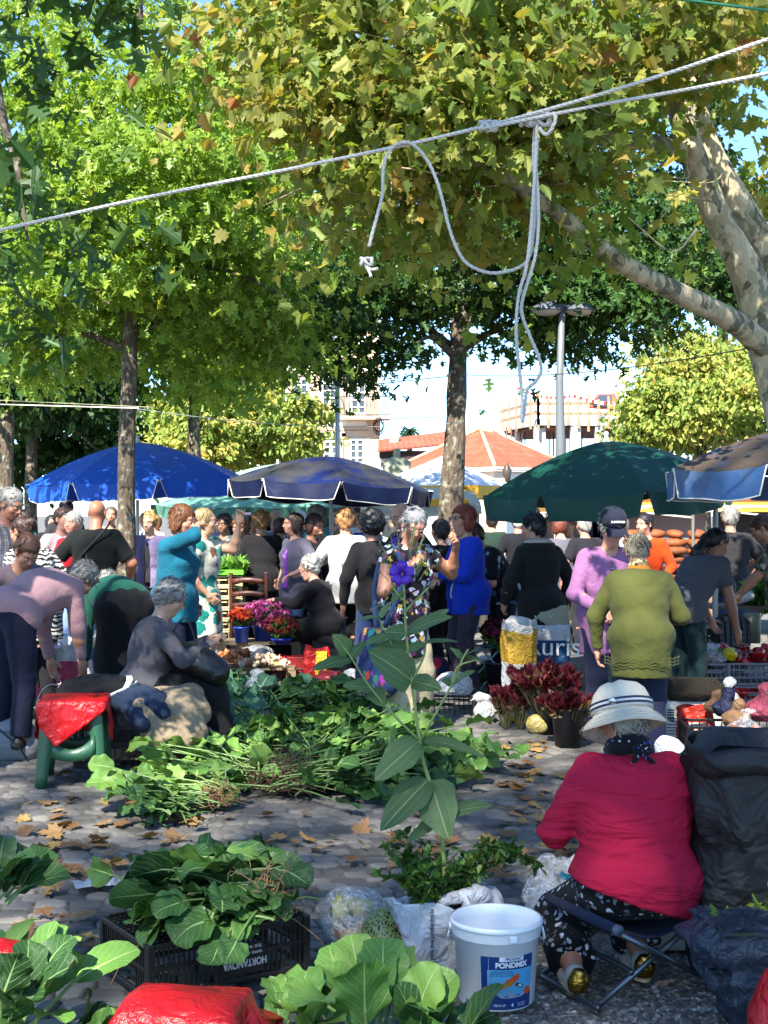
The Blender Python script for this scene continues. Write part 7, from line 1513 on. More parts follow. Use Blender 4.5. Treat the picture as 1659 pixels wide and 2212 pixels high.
# heap of bags at the right, beyond the big black bag
c = gp(1512,1600)+A(0,.25,0); m = MB(); m.box((0,0,.13),(.44,.30,.26)); T = thing('cardboard_box','white printed carton under the brown knitted blanket','box',tuple(c),R(-5)); m.out('carton', plain('#b4b0a8',.6,.06), T, smooth=False, bevel=.005); m = MB()
for k in range(5): m.box((-.17,-.1525,.20-.018*k),(.05,.002,.010)); 
for k in range(6): m.box((-.12,-.1525,.14-.022*k),(.16,.002,.006))
m.out('print', BINK, T, smooth=False)
lump('blanket','folded dark brown knitted blanket with a fringe on the white carton','blanket',tuple(c+A(0,-.02,.26)),[ell((0,0,.06),(.25,.19,.075),None,.03),cap((-.15,-.05,.10),(.12,-.05,.11),.07,.06,.04),cap((.18,-.1,.05),(.22,-.15,-.03),.07,.05,.03)],.009,cloth('#221c12',wr=1.0,weave=120),.006,18,3,crease=.014,zmin=-.08)
T = sack('orange red shop bag with a white logo square beside the white carton','printed_bag',tuple(gp(1508,1628)+A(0,.1,0)),.24,.30,.14,[(0,plastic('#c4301a',.4))],R(-10),True,41); m = MB(); m.box((.02,-.090,.15),(.13,.004,.11)); lg = m.out('logo_square', plain('#cfcac2',.5), T, smooth=False); text('lettering','m',.12,plain('#b01c20',.5),lg,(.02,-.094,.165),(R(90),0,0),bold=.002)
text('lettering','MEU SUPER',.022,plain('#b01c20',.5),lg,(.02,-.094,.115),(R(90),0,0))
lump('plastic_bag','crumpled teal plastic bag behind the shop bag','bag',tuple(gp(1562,1590)+A(0,.1,.12)),[ell((0,0,.06),(.15,.10,.08),None,.03),cap((-.12,0,.06),(-.18,0,.02),.05,.04,.04)],.010,TEAL,.010,22,31,crease=.012)
lump('plastic_bag','teal plastic bag wedged beside the shoulder of the crimson cardigan','bag',tuple(at(1475,1648,6.8)*A(1,1,0)),[ell((.02,0,.20),(.20,.12,.20),None,.03),cap((.0,0,.2),(.16,0,.06),.12,.14,.04)],.012,TEAL,.010,16,32,crease=.014)
lump('plastic_bag','white carrier bag standing behind the hat brim','bag',tuple(at(1455,1610,7.4)*A(1,1,0)),[ell((0,0,.17),(.12,.09,.17),None,.03),ell((-.03,0,.33),(.07,.05,.05),None,.04)],.010,WP,.008,18,33,crease=.014)
T = clearbag('clear bag of orange eggs on the right heap', tuple(at(1608,1590,8.2)*A(1,1,0)+A(0,0,.16)), .12, .20, seed=42, al=.25)
g = np.random.default_rng(43); b0 = at(1608,1590,8.2)*A(1,1,0); scatter('egg','brown egg inside the clear bag on the right heap','egg','brown eggs in the clear bag',[onion_proto('#b5663c',.028,.6)],[(b0[0]+g.uniform(-.08,.08),b0[1]+g.uniform(-.06,.06),.20+g.uniform(0,.09)) for i in range(22)],seed=8)
crate('flat black crate under the bag of eggs', tuple(b0), R(4), .45, .34, .15, BLK, 9)
T = clearbag('clear bag packed with cut greens in front of the egg bag', tuple(at(1545,1640,7.6)*A(1,1,0)+A(0,0,.12)), .19, .20, seed=44, al=.4, neck=False)
g = np.random.default_rng(45); n = 260; P = nrm(g.normal(size=(n,3)))*A(.15,.11,.06)*g.uniform(.3,1,(n,1))+A(0,0,.09); V,F = leafset('small', P, g.normal(size=(n,3)), g.normal(size=(n,3)), g.uniform(.05,.09,n)); mesh('cut_greens', V, F, leafmat([(0,'#3c5a34'),(1,'#7a9464')],.2,.6), T, tone=np.tile(g.uniform(0,1,n),2), smooth=False)
crate('low black crate under the bag of cut greens', tuple(at(1545,1640,7.6)*A(1,1,0)), R(-4), .46, .34, .12, BLK, 9)
for l_,px,py,d_,cl,r_,sd in (('crumpled brown paper bag beside the brown blanket',1545,1515,8.9,'#7a5a3c',.07,51),('navy patterned paper bag on the right heap',1568,1520,8.7,'#1c2444',.08,52),('torn brown paper wrap in front of the navy bag',1590,1545,8.5,'#8a6848',.08,53),('pink tinted plastic bag at the right edge above the eggs',1650,1530,8.6,'#a84a5c',.11,54)):
    z_ = max(zz(py+25,d_),.0); lump('paper_bag', l_, 'bag', (xx(px,d_),d_,z_), [ell((0,0,r_*.6),(r_*1.1,r_,r_*.7),None,.02),cap((0,0,r_),(.02,0,r_*1.7),r_*.4,r_*.5,.02)],.008, plastic(cl,.6), .008, 30, sd, crease=.012)
crate('black crate carrying the paper bags on the right heap', (xx(1578,8.75),8.75,0), R(-3), .62, .34, .24, BLK, 12)
clearbag('clear bag standing up behind the paper bags', (xx(1570,9.3),9.3,.18), .10, .22, seed=55, al=.4)
m = MB(); m.box((0,0,.035),(.26,.14,.07)); T = thing('carton','small cream carton with a dark red print behind the black bag','box',tuple(at(1612,1632,7.2)*A(1,1,0)+A(0,0,.22)),R(-12)); m.out('carton_body', plain('#a8a090',.6), T, smooth=False, bevel=.004); m = MB(); m.box((-.01,-.0715,.035),(.10,.002,.05)); m.out('print', plain('#7a2c24',.6), T, smooth=False)
crate('small black crate under the cream carton', tuple(at(1612,1632,7.2)*A(1,1,0)), R(2), .36, .28, .215, BLK, 9)
# ================= THE KALE HEAP IN THE MIDDLE =================
def gz(px,py,z=0.03): p = gp(px,py); return (p[0],p[1],z)
KB = [
 ('left front bundle of kale with pale stems and light tan roots', (452,1748),(290,1722),77,0.147,M_KALEY,ROOT,.10,.02),
 ('limp flat leaf bundle lying lowest at the left of the heap', (400,1775),(285,1768),36,0.126,M_KALE,None,.06,.02),
 ('bundle behind the dark root ball with pale green stems fanning up left', (590,1705),(440,1640),101,0.147,M_KALEY,ROOTD,.17,.05),
 ('bundle fanning right from the dark root ball', (640,1715),(790,1680),101,0.147,M_KALE,ROOTD,.13,.05),
 ('broad leaved bundle at the right front of the heap', (800,1700),(960,1700),117,0.168,M_KALE,None,.08,.04),
 ('bundle at the far right end of the heap behind the tall plant', (900,1650),(1010,1690),92,0.157,M_KALEY,None,.08,.05),
 ('blue green curly bundle at the left of the heap', (560,1620),(440,1585),126,0.147,M_KALEB,ROOTD,.12,.12),
 ('tall dark curly bundle at the back left of the heap', (560,1570),(450,1545),126,0.147,M_KALEB,None,.12,.22),
 ('pale ribbed bundle with brown roots in the middle of the heap', (600,1615),(720,1630),101,0.137,M_KALEY,ROOTD,.11,.10),
 ('dark broad leaved bundle at the back of the heap', (620,1560),(740,1550),135,0.168,M_KALE,None,.1,.16),
 ('mid green bundle at the back right of the heap', (760,1590),(850,1570),117,0.157,M_KALE,None,.1,.14),
 ('bright leaved bundle between the back and the right end of the heap', (790,1640),(900,1620),126,0.157,M_KALEY,None,.1,.10),
 ('upright kale bundle at the top left corner of the heap', (520,1560),(480,1520),56,0.115,M_KALEB,None,.1,.22),
 ('dull green bundle filling the centre of the heap', (680,1660),(720,1600),117,0.157,M_KALE,None,.1,.10),
]
for i,(l_,a_,b_,n_,L_,mt,rt,rr,zl) in enumerate(KB):
    ra = gp(*a_); ta = gp(*b_); bunch(l_, (ra[0],ra[1],.03+zl*.35), (ta[0],ta[1],.06+zl*.6), n_, L_, mt, 100+i, .7, .035, rt, rr, M_STEM if mt is M_KALEY else M_STEM2, group='kale bundles heaped on the paving', spread=.09, wid=.47)
# ================= FOREGROUND CRATE =================
CR = A(-.52,4.78,0); RZ = R(29)
Pfl, Pfr, Pbl = at(320,2048,4.39)*A(1,1,0), at(727,1988,4.80)*A(1,1,0), at(230,1983,4.80)*A(1,1,0)
ang = math.atan2(Pfr[1]-Pfl[1], Pfr[0]-Pfl[0]); Lc, Wc = .62, .41
ctr = (Pfr+Pfl)/2; ctr = Pfl+rotz(ang)@A(Lc/2,Wc/2,0)
def lab(T, side, L, W, H):
    m = MB(); m.box((.03,-W/2-.0005,H*.44),(.17,.012,H*.56)); pl = m.out('label_plate', BLK, T, smooth=False, bevel=.002); wt = plain('#c9c9c6',.6,.05,9,0); rot = (R(90),R(180),0)
    text('lettering','HORTANOVA',.034,wt,pl,(.045,-W/2-.0075,H*.36),rot,bold=.0010,sx=.78); text('lettering','NAVAIS - POVOA VARZIM',.0125,wt,pl,(.045,-W/2-.0075,H*.53),rot,bold=.0004,sx=.9); text('lettering','TLM. 96 613 10 36',.0155,wt,pl,(.055,-W/2-.0075,H*.64),rot,bold=.0004,sx=.9)
crate('black ventilated crate turned upside down in the foreground, bearing white upside down lettering', tuple(ctr), ang, Lc, Wc, .185, BLK, 30, flip=True, nh=2, lab=lab, wall=.006)
top = .195
def cw(x,y,z=top): p = ctr+rotz(ang)@A(x,y,0); return (p[0],p[1],z)
bunch('big bundle of broad dark leaves with tan roots lying on the foreground crate', cw(.12,-.13,top+.01), cw(-.27,.03,top+.03), 100, .165, M_KALE, 201, .55, .03, ROOT, .10, M_STEM2, group='leafy bundles on the foreground crate', spread=.06, zmin=top-.03, wid=.46, ruf=(.10,.35))
bunch('second broad leaved bundle at the right end of the foreground crate', cw(.03,.10,top+.03), cw(.27,.13,top+.04), 56, .165, M_KALE, 202, .6, .04, None, .1, M_STEM2, group='leafy bundles on the foreground crate', spread=.07, zmin=top-.02, wid=.47, ruf=(.10,.35))
bunch('upper layer of broad leaves stacked at the back of the foreground crate', cw(-.08,.08,top+.06), cw(.12,.16,top+.06), 52, .165, M_KALE, 203, .9, .05, None, .1, M_STEM2, group='leafy bundles on the foreground crate', spread=.08, zmin=top, wid=.47, ruf=(.10,.35))
m = MB(); g = np.random.default_rng(8)
m.tube(spline([cw(.16,-.13,top+.02),cw(.22,-.20,top+.0),cw(.28,-.24,top-.05),cw(.33,-.26,top-.10)],10),np.linspace(.003,.0015,10),5); o = m.out('root_strand', ROOT); tag(o,'single pale root trailing over the crate edge','root')
m = MB(); m.tube(spline([at(395,1990,4.6),at(330,2020,4.5),at(270,2070,4.42),at(238,2130,4.4)],12),np.linspace(.003,.002,12),5); o = m.out('stalk', plain('#6a5238',.8)); tag(o,'dry bent stalk leaning out at the left of the foreground crate','stalk')
sheet('paper_scrap','crumpled white paper scrap on the setts left of the foreground crate',tuple(gp(218,1912)),.02,.05,.03,.115,.06,plastic('#b4b6bf',.6),R(20),0,.9,.012,zmin=.008,seed=3,cat='paper')
# ================= LEAFY VEGETABLES ALONG THE NEAR EDGE =================
def upright(label, loc, n, L, spreadr, h, seed, mat, lean=(0,0), wid=.52):
    T = thing('cabbage_plants', label, 'vegetables', loc, 0, 'leafy seedlings at the near edge'); g = np.random.default_rng(seed)
    a = g.uniform(0,6.28,n); q = np.sqrt(g.uniform(0,1,n)); b = np.stack([np.cos(a)*q*spreadr,np.sin(a)*q*spreadr,np.zeros(n)],1); D = nrm(np.stack([np.cos(a)*q*.9+lean[0]+g.normal(0,.15,n),np.sin(a)*q*.9+lean[1]+g.normal(0,.15,n),np.full(n,1.)],1))
    st = g.uniform(.35,.8,n)*h; P1 = b+D*st[:,None]; LL = L*g.uniform(.75,1.2,n); up = nrm(-np.stack([np.cos(a),np.sin(a),np.zeros(n)],1)*.8+A(0,-.25,.3)+g.normal(size=(n,3))*.35)
    V,F,uv,tn = bigleaves(P1, D+g.normal(size=(n,3))*.2, up, LL, LL*wid*.72*g.uniform(.8,1.15,n), g.uniform(.3,1.5,n), g.uniform(.08,.3,n), g, 14, 9, shape=-1, lob=.05); mesh('leaves', V, F, mat, T, uv=uv, tone=tn)
    m = MB()
    for i in range(n): m.tube(spline([b[i],(b[i]+P1[i])/2,P1[i],P1[i]+D[i]*LL[i]*.2],7),np.linspace(.007,.0035,7),6,caps=False)
    m.out('stems', M_STEM, T); return T
p = lambda px,py,d_,dz=0: (xx(px,d_),d_,max(zz(py,d_)+dz,0))
upright('broad pale veined leaves at the bottom centre, left of the bucket', p(800,2250,3.95), 20, .17, .12, .16, 301, M_KALEY, (.0,.1))
upright('veined leaves leaning towards the bucket at the bottom centre', p(905,2330,3.9), 10, .17, .08, .14, 302, M_KALE, (.25,.1))
upright('lowest clump of leaves at the bottom centre behind the middle red bag', p(660,2260,3.9), 12, .15, .09, .13, 303, M_KALEY, (-.1,.1))
upright('tall upright leaves at the bottom left corner', p(-15,2240,3.85), 22, .19, .09, .26, 304, M_KALEY, (.1,.1), .42)
upright('big drooping leaves at the left edge in front of the tall upright ones', p(20,2215,3.7), 10, .15, .06, .14, 305, M_KALE, (.2,0), .5)
upright('dark leaf clump at the left edge level with the foreground crate', p(-45,1950,4.5), 18, .16, .10, .12, 306, M_KALE, (.15,0))
upright('low leaf clump between the left red bag and the middle one', p(150,2290,3.7), 10, .15, .10, .07, 307, M_KALE, (.2,0))
upright('few bright leaves at the bottom edge right of the bucket', p(1200,2330,3.7), 7, .10, .06, .08, 308, M_KALEY)
for l_,px,d_,w_ in (('black crate out of sight under the bottom centre leaves',800,3.9,.62),('black crate out of sight under the bottom left leaves',20,3.75,.5)): pass
REDB = plastic('#b8131a', .33, .9, .25, 8)
sheet('plastic_bag','bright red plastic bag spread over goods at the bottom edge, left of centre',(xx(405,3.75),3.72,0),.245,.15,.12,.27,.24,REDB,R(14),R(-8),.6,.040,seed=15,dome=.040,n=90)
sheet('plastic_bag','red plastic bag at the bottom left corner',(xx(0,3.85),3.83,0),.365,.05,.05,.13,.12,REDB,R(30),0,.4,.014,seed=13,dome=.015)
lump('plastic_bag','red plastic bag bulging in at the bottom right corner','bag',(xx(1690,3.8),3.8,0),[ell((0,0,.13),(.10,.10,.16),None,.03),cap((0,0,.2),(.03,0,.37),.07,.04,.04)],.009,REDB,.007,18,61,crease=.014)
# ================= BUCKET, BAGS, SQUASH =================
BC = A(xx(1072,4.42),4.42,0); T = thing('bucket','white plastic bucket with a blue pond food label showing fish','bucket',tuple(BC),R(-3)); BW = plain('#dcdfe0',.3,.03,4,.03)
m = MB(); m.lathe([(.001,.003),(.118,.003),(.124,.010),(.139,.222),(.144,.224),(.1455,.228),(.147,.262),(.150,.266),(.150,.272),(.146,.275),(.142,.270),(.139,.24),(.122,.012),(.001,.010)],n=72); m.out('bucket_body', BW, T)
m = MB(); m.lathe([(.150,.258),(.1535,.262),(.1535,.270),(.149,.2755)],n=72); m.out('rim', BW, T)
def bend(o, r0, slope=.068):
    for v in o.data.vertices:
        x, y, z = v.co; rr = r0+slope*z-y; v.co = (rr*math.sin(x/r0), -rr*math.cos(x/r0), z)
def patch(x0,x1,z0,z1,mat,name,par,off=0,seg=16):
    m = MB(); P = np.array([[(x,-off,z) for z in (z0,z1)] for x in np.linspace(x0,x1,seg)]); m.grid(P); o = m.out(name, mat, par); bend(o,.1235); return o
def ctext(body,size,mat,par,x,z,off,bold=0,sx=1,shear=0):
    o = text('lettering',body,size,mat,par,(0,0,0),(0,0,0),ext=.0002,bold=bold,shear=shear)
    for v in o.data.vertices: a_,b_,c_ = v.co; v.co = (a_*sx+x, -off-c_, b_+z)
    o.scale = (1,1,1); bend(o,.1235)
BL = plain('#10356e',.35,.05,5,0); SKY = plain('#4f9cc4',.35,.18,14,0); WT = plain('#dadbdc',.4,.02,5,0); DK = plain('#16181c',.5,.05,5,0); ORG = plain('#c8501c',.4,.3,60,0); GLD = plain('#a87428',.4,.3,60,0); SLV = plain('#8c9298',.4,.25,120,.2,200)
lx = .035; L0 = patch(-.085+lx,.085+lx,.012,.185,BL,'label',T,.0012)
patch(-.066+lx,.083+lx,.060,.143,SKY,'picture',L0,.0020); patch(-.062+lx,-.0605+lx,.05,.18,SLV,'label_line',L0,.002,3); patch(-.03+lx,.045+lx,.170,.185,WT,'brand_box',L0,.002)
ctext('PRODAC',.013,BL,L0,.012+lx,.1775,.0028,.0003,1.0,.2); ctext('PONDMIX',.0235,WT,L0,.008+lx,.157,.0028,.0011,.92)
for k,(s_,z_) in enumerate((('ALIMENTO COMPLETO PARA',.137),('PEIXES ORNAMENTAIS DE LAGO',.131),('COMPLETE FOOD FOR POND FISH',.124))): ctext(s_,.0048,DK,L0,-.022+lx,z_,.0028,0,1)
ctext('4',.016,WT,L0,.012+lx,.027,.0028,.0006); ctext('KG 21 LT',.009,WT,L0,-.028+lx,.027,.0028,.0003); ctext('NET WEIGHT',.005,WT,L0,.045+lx,.030,.0028); ctext('PESO NETO',.005,WT,L0,.045+lx,.023,.0028)
def flat(pts, mat, name, off, cx, cz, sc=1, rot=0):
    P = spline(np.array([(x,0,z) for x,z in pts]+[(pts[0][0],0,pts[0][1])]),40)[:-1]; c_,s_ = math.cos(rot), math.sin(rot)
    V = [(cx+(q[0]*c_-q[2]*s_)*sc,-off,cz+(q[0]*s_+q[2]*c_)*sc) for q in P]; m = MB(); m.add(V,[list(range(len(V)))]); o = m.out(name, mat, L0, smooth=False); bend(o,.1235)
FISH = [(-.030,.004),(-.018,.012),(-.008,.009),(.004,.013),(.018,.010),(.026,.002),(.018,-.006),(.006,-.010),(-.006,-.006),(-.016,-.012),(-.032,-.008),(-.022,-.001)]
flat(FISH,ORG,'fish',.0029,.012+lx,.108,.95,.45); flat(FISH,GLD,'fish',.0033,-.004+lx,.093,.80,.25); flat(FISH,DK,'fish',.0029,.035+lx,.088,.55,-.5); flat([(x*.5,z*.5) for x,z in FISH],WT,'fish',.0036,.037+lx,.088,.55,-.5); flat(FISH,ORG,'fish',.0037,.022+lx,.118,.5,.7)
flat([(-.05,.008),(-.02,.014),(.02,.013),(.055,.008),(.05,-.008),(.02,-.013),(-.02,-.014),(-.045,-.008)],SLV,'pellets',.0029,.008+lx,.062,.85)
for cx,cz,mt in ((-.068,.075,GLD),(.066,.068,ORG)): flat([(.013*math.cos(q),.013*math.sin(q)) for q in np.linspace(0,5.5,9)],mt,'emblem',.0033,cx+lx,cz,1)
flat([(.009*math.cos(q),.009*math.sin(q)) for q in np.linspace(0,5.5,9)],DK,'emblem',.0037,-.068+lx,.075,1)
patch(-.115,-.095,.012,.032,plain('#6a6a9c',.5),'sticker',T,.0012,4)
m = MB(); m.box((.05,-.1465,.245),(.026,.012,.022)); m.out('tab', BW, T, smooth=False, bevel=.003)
m = MB(); m.tube(spline([(-.150,.0,.245),(-.156,.01,.20),(-.11,.10,.20),(0,.158,.215),(.11,.10,.2),(.156,.01,.2),(.150,0,.245)],24),.004,6); m.lathe([(.001,-.006),(.014,-.006),(.014,.006),(.001,.006)],(-.150,0,.243),12,Rm=roty(R(90))); m.out('handle', BW, T)
# white carrier bag with the plants
PC = A(xx(938,4.68),4.68,0)
T = sack('white carrier bag printed with vertical Portuguese thanks, holding the potted plants','carrier_bag',tuple(PC),.23,.265,.19,[(0,plastic('#d2d4d7',.3,.8,.2,9))],R(-4),True,71,top=1.22,bot=.72,belly=.05,wr=1.3,lip=.018,fill=plain('#2c2118',.95,.3,30,.6))
sk_ = T.children[0]; DG = plain('#3a3c3c',.5); 
o = text('lettering','obrigado pela sua preferência',.0215,DG,sk_,(-.005,-.116,.128),(R(97),R(-90),0),ext=.0006,sx=1.0,bold=.0005)
for v in o.data.vertices: v.co.z += .0
text('lettering','OSA',.036,DG,sk_,(-.098,-.085,.12),(R(92),R(-84),R(-38)),bold=.0010); text('lettering','fruta e legumes',.013,DG,sk_,(-.088,-.097,.09),(R(92),R(-84),R(-32)),bold=.0003)
WPB = plastic('#c4c6ca', .3, 1.0, .25, 9)
lump('bag_flap','white crumpled bag handles standing up around the plants','bag',tuple(PC+A(.07,.05,.235)),[cap((-.10,-.06,.0),(.0,-.09,.035),.018,.022,.02),cap((.0,-.09,.035),(.09,-.06,.045),.022,.03,.02),cap((.09,-.05,.03),(.13,.02,.02),.03,.03,.02),cap((.02,.06,.04),(.06,.05,.13),.012,.018,.02),cap((.06,.05,.13),(.10,.04,.06),.018,.012,.02),ell((.12,.0,-.01),(.05,.06,.035),None,.02)],.006,WPB,.005,40,72,crease=.008,zmin=-.2)
for q in list(bpy.data.objects):
    if q.name == 'bag_flap': q.parent = T; q.location = Vector(A(.07,.05,.235)); del q['label']; del q['category']
# squash
T = thing('squash','round dark green squash with pale yellow mottling beside the carrier bag','squash',tuple(A(xx(838,4.78),4.78,0)),R(20)); s = NT('squash_skin'); vv = s.n('VectorMath',{0:s.obj,1:s.n('VectorMath',{0:s.n('TexNoise',{'Vector':s.obj,'Scale':40}).outputs['Color'],'Scale':.02},operation='SCALE').outputs[0]},operation='ADD').outputs[0]
col = s.ramp(s.vor(1,s.scale(vv,(70,70,45)),feature='DISTANCE_TO_EDGE'),[(0,'#a3a05c'),(.10,'#8f9450'),(.18,'#2c4222'),(1,'#1c3018')]); s.set(Base_Color=col,Roughness=.35); s.bump(s.noise(60,3),.2,.004)
m = MB(); rr = .098; m.lathe([(rr*math.cos(t)*(1 if abs(t)<1.57 else 0)+.001, .098+.100*math.sin(t)-.012*math.exp(-((math.pi/2-t)/.3)**2)) for t in np.linspace(-math.pi/2,math.pi/2,26)],n=60,fn=lambda P,a:P*np.stack([1+.022*np.abs(np.cos(a*5))-.02]*2+[np.ones_like(a)],-1)[None]); m.V = [(v-A(0,0,.098))@rotx(R(55)).T+A(0,0,.098) for v in m.V]; m.out('squash_body', s.m, T)
m = MB(); m.tube([A(0,0,.098)+rotx(R(55))@A(0,0,.08),A(0,0,.098)+rotx(R(55))@A(.004,0,.115)],[.010,.007],8); m.out('stem', plain('#7a6a40',.8), T)
bb = A(xx(765,4.95),4.95,0); T = clearbag('clear bag of pears and onions between the foreground crate and the squash', tuple(bb), .135, .25, seed=81, al=.30, neck=False)
def pear(c,r=.036):
    m = MB(); m.lathe([(.001,-r),(r*.6,-r*.85),(r,-.1*r),(r*.85,r*.5),(r*.45,r*1.25),(r*.3,r*1.6),(.001,r*1.7)],n=20); m.tube([(0,0,r*1.6),(.003,0,r*2.1)],.002,5); return m.out('pear',plain(c,.5,.25,24,.2))
for k,(x_,y_,z_,c_) in enumerate(((-.055,-.05,.15,'#9c9c4a'),(.03,-.04,.155,'#a39a50'),(.0,.04,.14,'#8f8f44'),(-.01,-.07,.06,'#9a8448'),(.06,.02,.07,'#8a8a40'))):
    o = pear(c_); o.location = bb+A(x_,y_,z_); o.rotation_euler = (k*1.1,k*.7,k); tag(o,('greenish pear uppermost at the left in the clear bag','yellowish pear uppermost at the right in the clear bag','pear at the back of the clear bag','brownish pear at the bottom of the clear bag','pear at the lower right in the clear bag')[k],'pear')
for k,(x_,y_,z_) in enumerate(((.03,-.06,.09),(-.05,.0,.06))): o = onion_proto('#a3764a',.032); o.location = bb+A(x_,y_,z_); tag(o,('tan onion in front in the clear bag of pears','tan onion at the left in the clear bag of pears')[k],'onion')
# ---- plants in the carrier bag
T = thing('tibouchina_plant','tall single stemmed plant with paired oval ribbed leaves and one purple flower','plant',tuple(PC+A(0,0,.2))); PL0 = PC+A(0,0,.2); D = 4.66
LEAF = leafmat([(0,'#33482c'),(.5,'#42572f'),(1,'#5a6c3c')],.22,.5)
s = NT('ribbed_leaf'); sp = s.n('SeparateXYZ',{0:s.tc.outputs['UV']}); t_, v_ = sp.outputs[0], sp.outputs[1]; av = s.math('ABSOLUTE',s.math('SUBTRACT',v_,.5))
env = s.math('POWER',s.math('MULTIPLY',s.math('MULTIPLY',t_,s.math('SUBTRACT',1.001,t_)),4.0),.45); rel = s.math('DIVIDE',av,s.math('MULTIPLY',env,.5))
r_ = s.math('MAXIMUM',s.ramp(rel,[(0,1),(.02,1),(.05,0)]),s.math('MAXIMUM',s.ramp(s.math('ABSOLUTE',s.math('SUBTRACT',rel,.36)),[(0,.8),(.025,0)]),s.ramp(s.math('ABSOLUTE',s.math('SUBTRACT',rel,.70)),[(0,.6),(.02,0)])))
fine = s.ramp(s.math('ABSOLUTE',s.math('SUBTRACT',s.math('FRACT',s.math('SUBTRACT',s.math('MULTIPLY',t_,26.),s.math('MULTIPLY',av,6.))),.5)),[(0,.35),(.12,0)])
a_ = s.n('Attribute',attribute_name='tone').outputs['Fac']; col = s.mix(s.math('MAXIMUM',r_,fine),s.ramp(a_,[(0,'#3f5630'),(.6,'#4f683a'),(1,'#728654')]),'#8a9a5f'); s.set(Base_Color=col,Roughness=.5); s.bump(s.math('SUBTRACT',s.noise(40,2),s.math('MAXIMUM',r_,fine)),.5,.006)
tr = s.n('BsdfTranslucent',{'Color':s.mix(1.0,col,(1.2,1.3,.5),'MULTIPLY')}); mx = s.n('MixShader',{0:.25,1:s.b.outputs[0],2:tr.outputs[0]}); s.t.links.new(mx.outputs[0],s.o.inputs[0]); RIB = s.m
STM = plain('#7a8a48',.5,.15,20,.2); m = MB()
def T3d(px,py,dd=0): return at(px,py,D+dd)-PL0
main = spline([T3d(962,1930),T3d(956,1805),T3d(950,1768),T3d(930,1695),T3d(915,1647),T3d(907,1600),T3d(889,1471),T3d(878,1372),T3d(874,1300),T3d(871,1240)],40); m.tube(main,np.linspace(.0085,.0035,40),9)
for pts in ([(907,1600,0),(860,1555,-.03),(800,1485,-.05),(755,1415,-.06),(740,1395,-.06)],[(889,1471,0),(860,1420,.02),(838,1375,.03),(818,1336,.03)],[(909,1600,0),(945,1535,-.05),(977,1478,-.08),(999,1424,-.10),(1012,1402,-.1)],[(878,1375,0),(905,1350,.04),(935,1335,.05)],[(889,1471,0),(915,1420,.03),(920,1388,.05)],[(876,1300,0),(850,1270,.0),(842,1225,0)],[(876,1320,0),(905,1290,.01),(925,1270,.02)],[(977,1478,-.08),(990,1440,-.1),(1030,1425,-.1)]): m.tube(spline([T3d(*p_) for p_ in pts],14),np.linspace(.005,.0025,14),7)
g = np.random.default_rng(5)
for k in range(46):
    x0 = g.uniform(800,940); y0 = g.uniform(1130,1330); 
    if abs(x0-870) < 70*(1-(1330-y0)/260)+25: q = T3d(x0,y0,g.uniform(-.05,.05)); m.tube(spline([main[-3+int(k%3)]*.4+q*.6+A(0,0,-.02), q],4),.0012,4); m.lathe([(.001,-.008),(.004,-.003),(.0035,.004),(.001,.009)],q,6,m=1)
m.out('stem', [STM, plain('#6a5a4c',.6)], T)
# base, tip, width, facing
LV = [((877,1369),(970,1329),42,-.08,.35),((877,1369),(832,1366),34,.02,.1),((890,1471),(803,1408),70,-.10,.1),((890,1471),(953,1490),38,-.04,.2),((880,1405),(803,1402),38,.05,.2),((877,1405),(922,1392),20,.03,.3),((920,1388),(988,1388),17,.02,.6),((754,1410),(720,1372),34,-.05,.0),((757,1424),(675,1453),32,-.08,.35),((757,1422),(787,1385),20,.03,.2),((838,1375),(785,1394),22,.03,.3),((818,1334),(760,1343),16,.02,.6),((820,1334),(847,1300),15,.0,.3),((808,1487),(741,1484),32,-.06,.3),((806,1488),(828,1526),34,-.05,0),((978,1476),(1026,1452),27,-.08,.3),((977,1476),(953,1472),20,-.04,.1),
 ((905,1600),(812,1688),58,-.10,.1),((912,1598),(1042,1632),32,-.06,.5),((926,1683),(826,1797),60,-.10,.1),((930,1686),(968,1808),76,-.10,0),((952,1761),(1062,1744),38,-.10,.35),((950,1765),(882,1820),24,-.02,.2),((999,1424),(1030,1400),15,-.1,.2),((1002,1420),(1040,1428),12,-.08,.4),((1000,1424),(975,1400),14,-.05,.1),((925,1345),(968,1318),20,.05,.2),((846,1300),(875,1275),14,.0,.3)]
n = len(LV); b_ = np.array([T3d(*q[0]) for q in LV]); tp = np.array([T3d(q[1][0],q[1][1],q[3]) for q in LV]); W_ = np.array([q[2]*.67*D/FPX for q in LV]); up = nrm(np.array([A(g.uniform(-.25,.25),-1+q[4]*.8,.35+q[4]*1.6) for q in LV])); dv = tp-b_; LL = np.linalg.norm(dv,axis=1)
cv = g.uniform(.15,.6,n); V,F,uv,tn = bigleaves(b_, nrm(dv+up*.18*LL[:,None]), up, LL*1.04, W_, cv, np.full(n,.05), g, 18, 9, shape=.72, fold=.16); mesh('leaves', V, F, RIB, T, uv=uv, tone=tn)
m = MB(); fc = T3d(868,1238,-.02); k = 5
for i in range(k): 
    a = i*2*math.pi/k+.3; d_ = A(math.cos(a),-.35,math.sin(a)); s_ = nrm(np.cross(d_,A(0,1,0))); P = [[fc+d_*r_*.042+s_*w_*.020*math.sin(min(r_*1.25,1)*math.pi*.62+.1)*(1)+A(0,-.012*math.sin(r_*3),.004*math.sin(w_*5+r_*7)) for w_ in (-1,-.5,0,.5,1)] for r_ in np.linspace(.02,1,7)]; m.grid(np.array(P))
m.out('flower', plain('#4a1c9c',.5,.25,60,.4,120), T, solid=.0008)
m = MB(); fc = T3d(853,1160,.0)
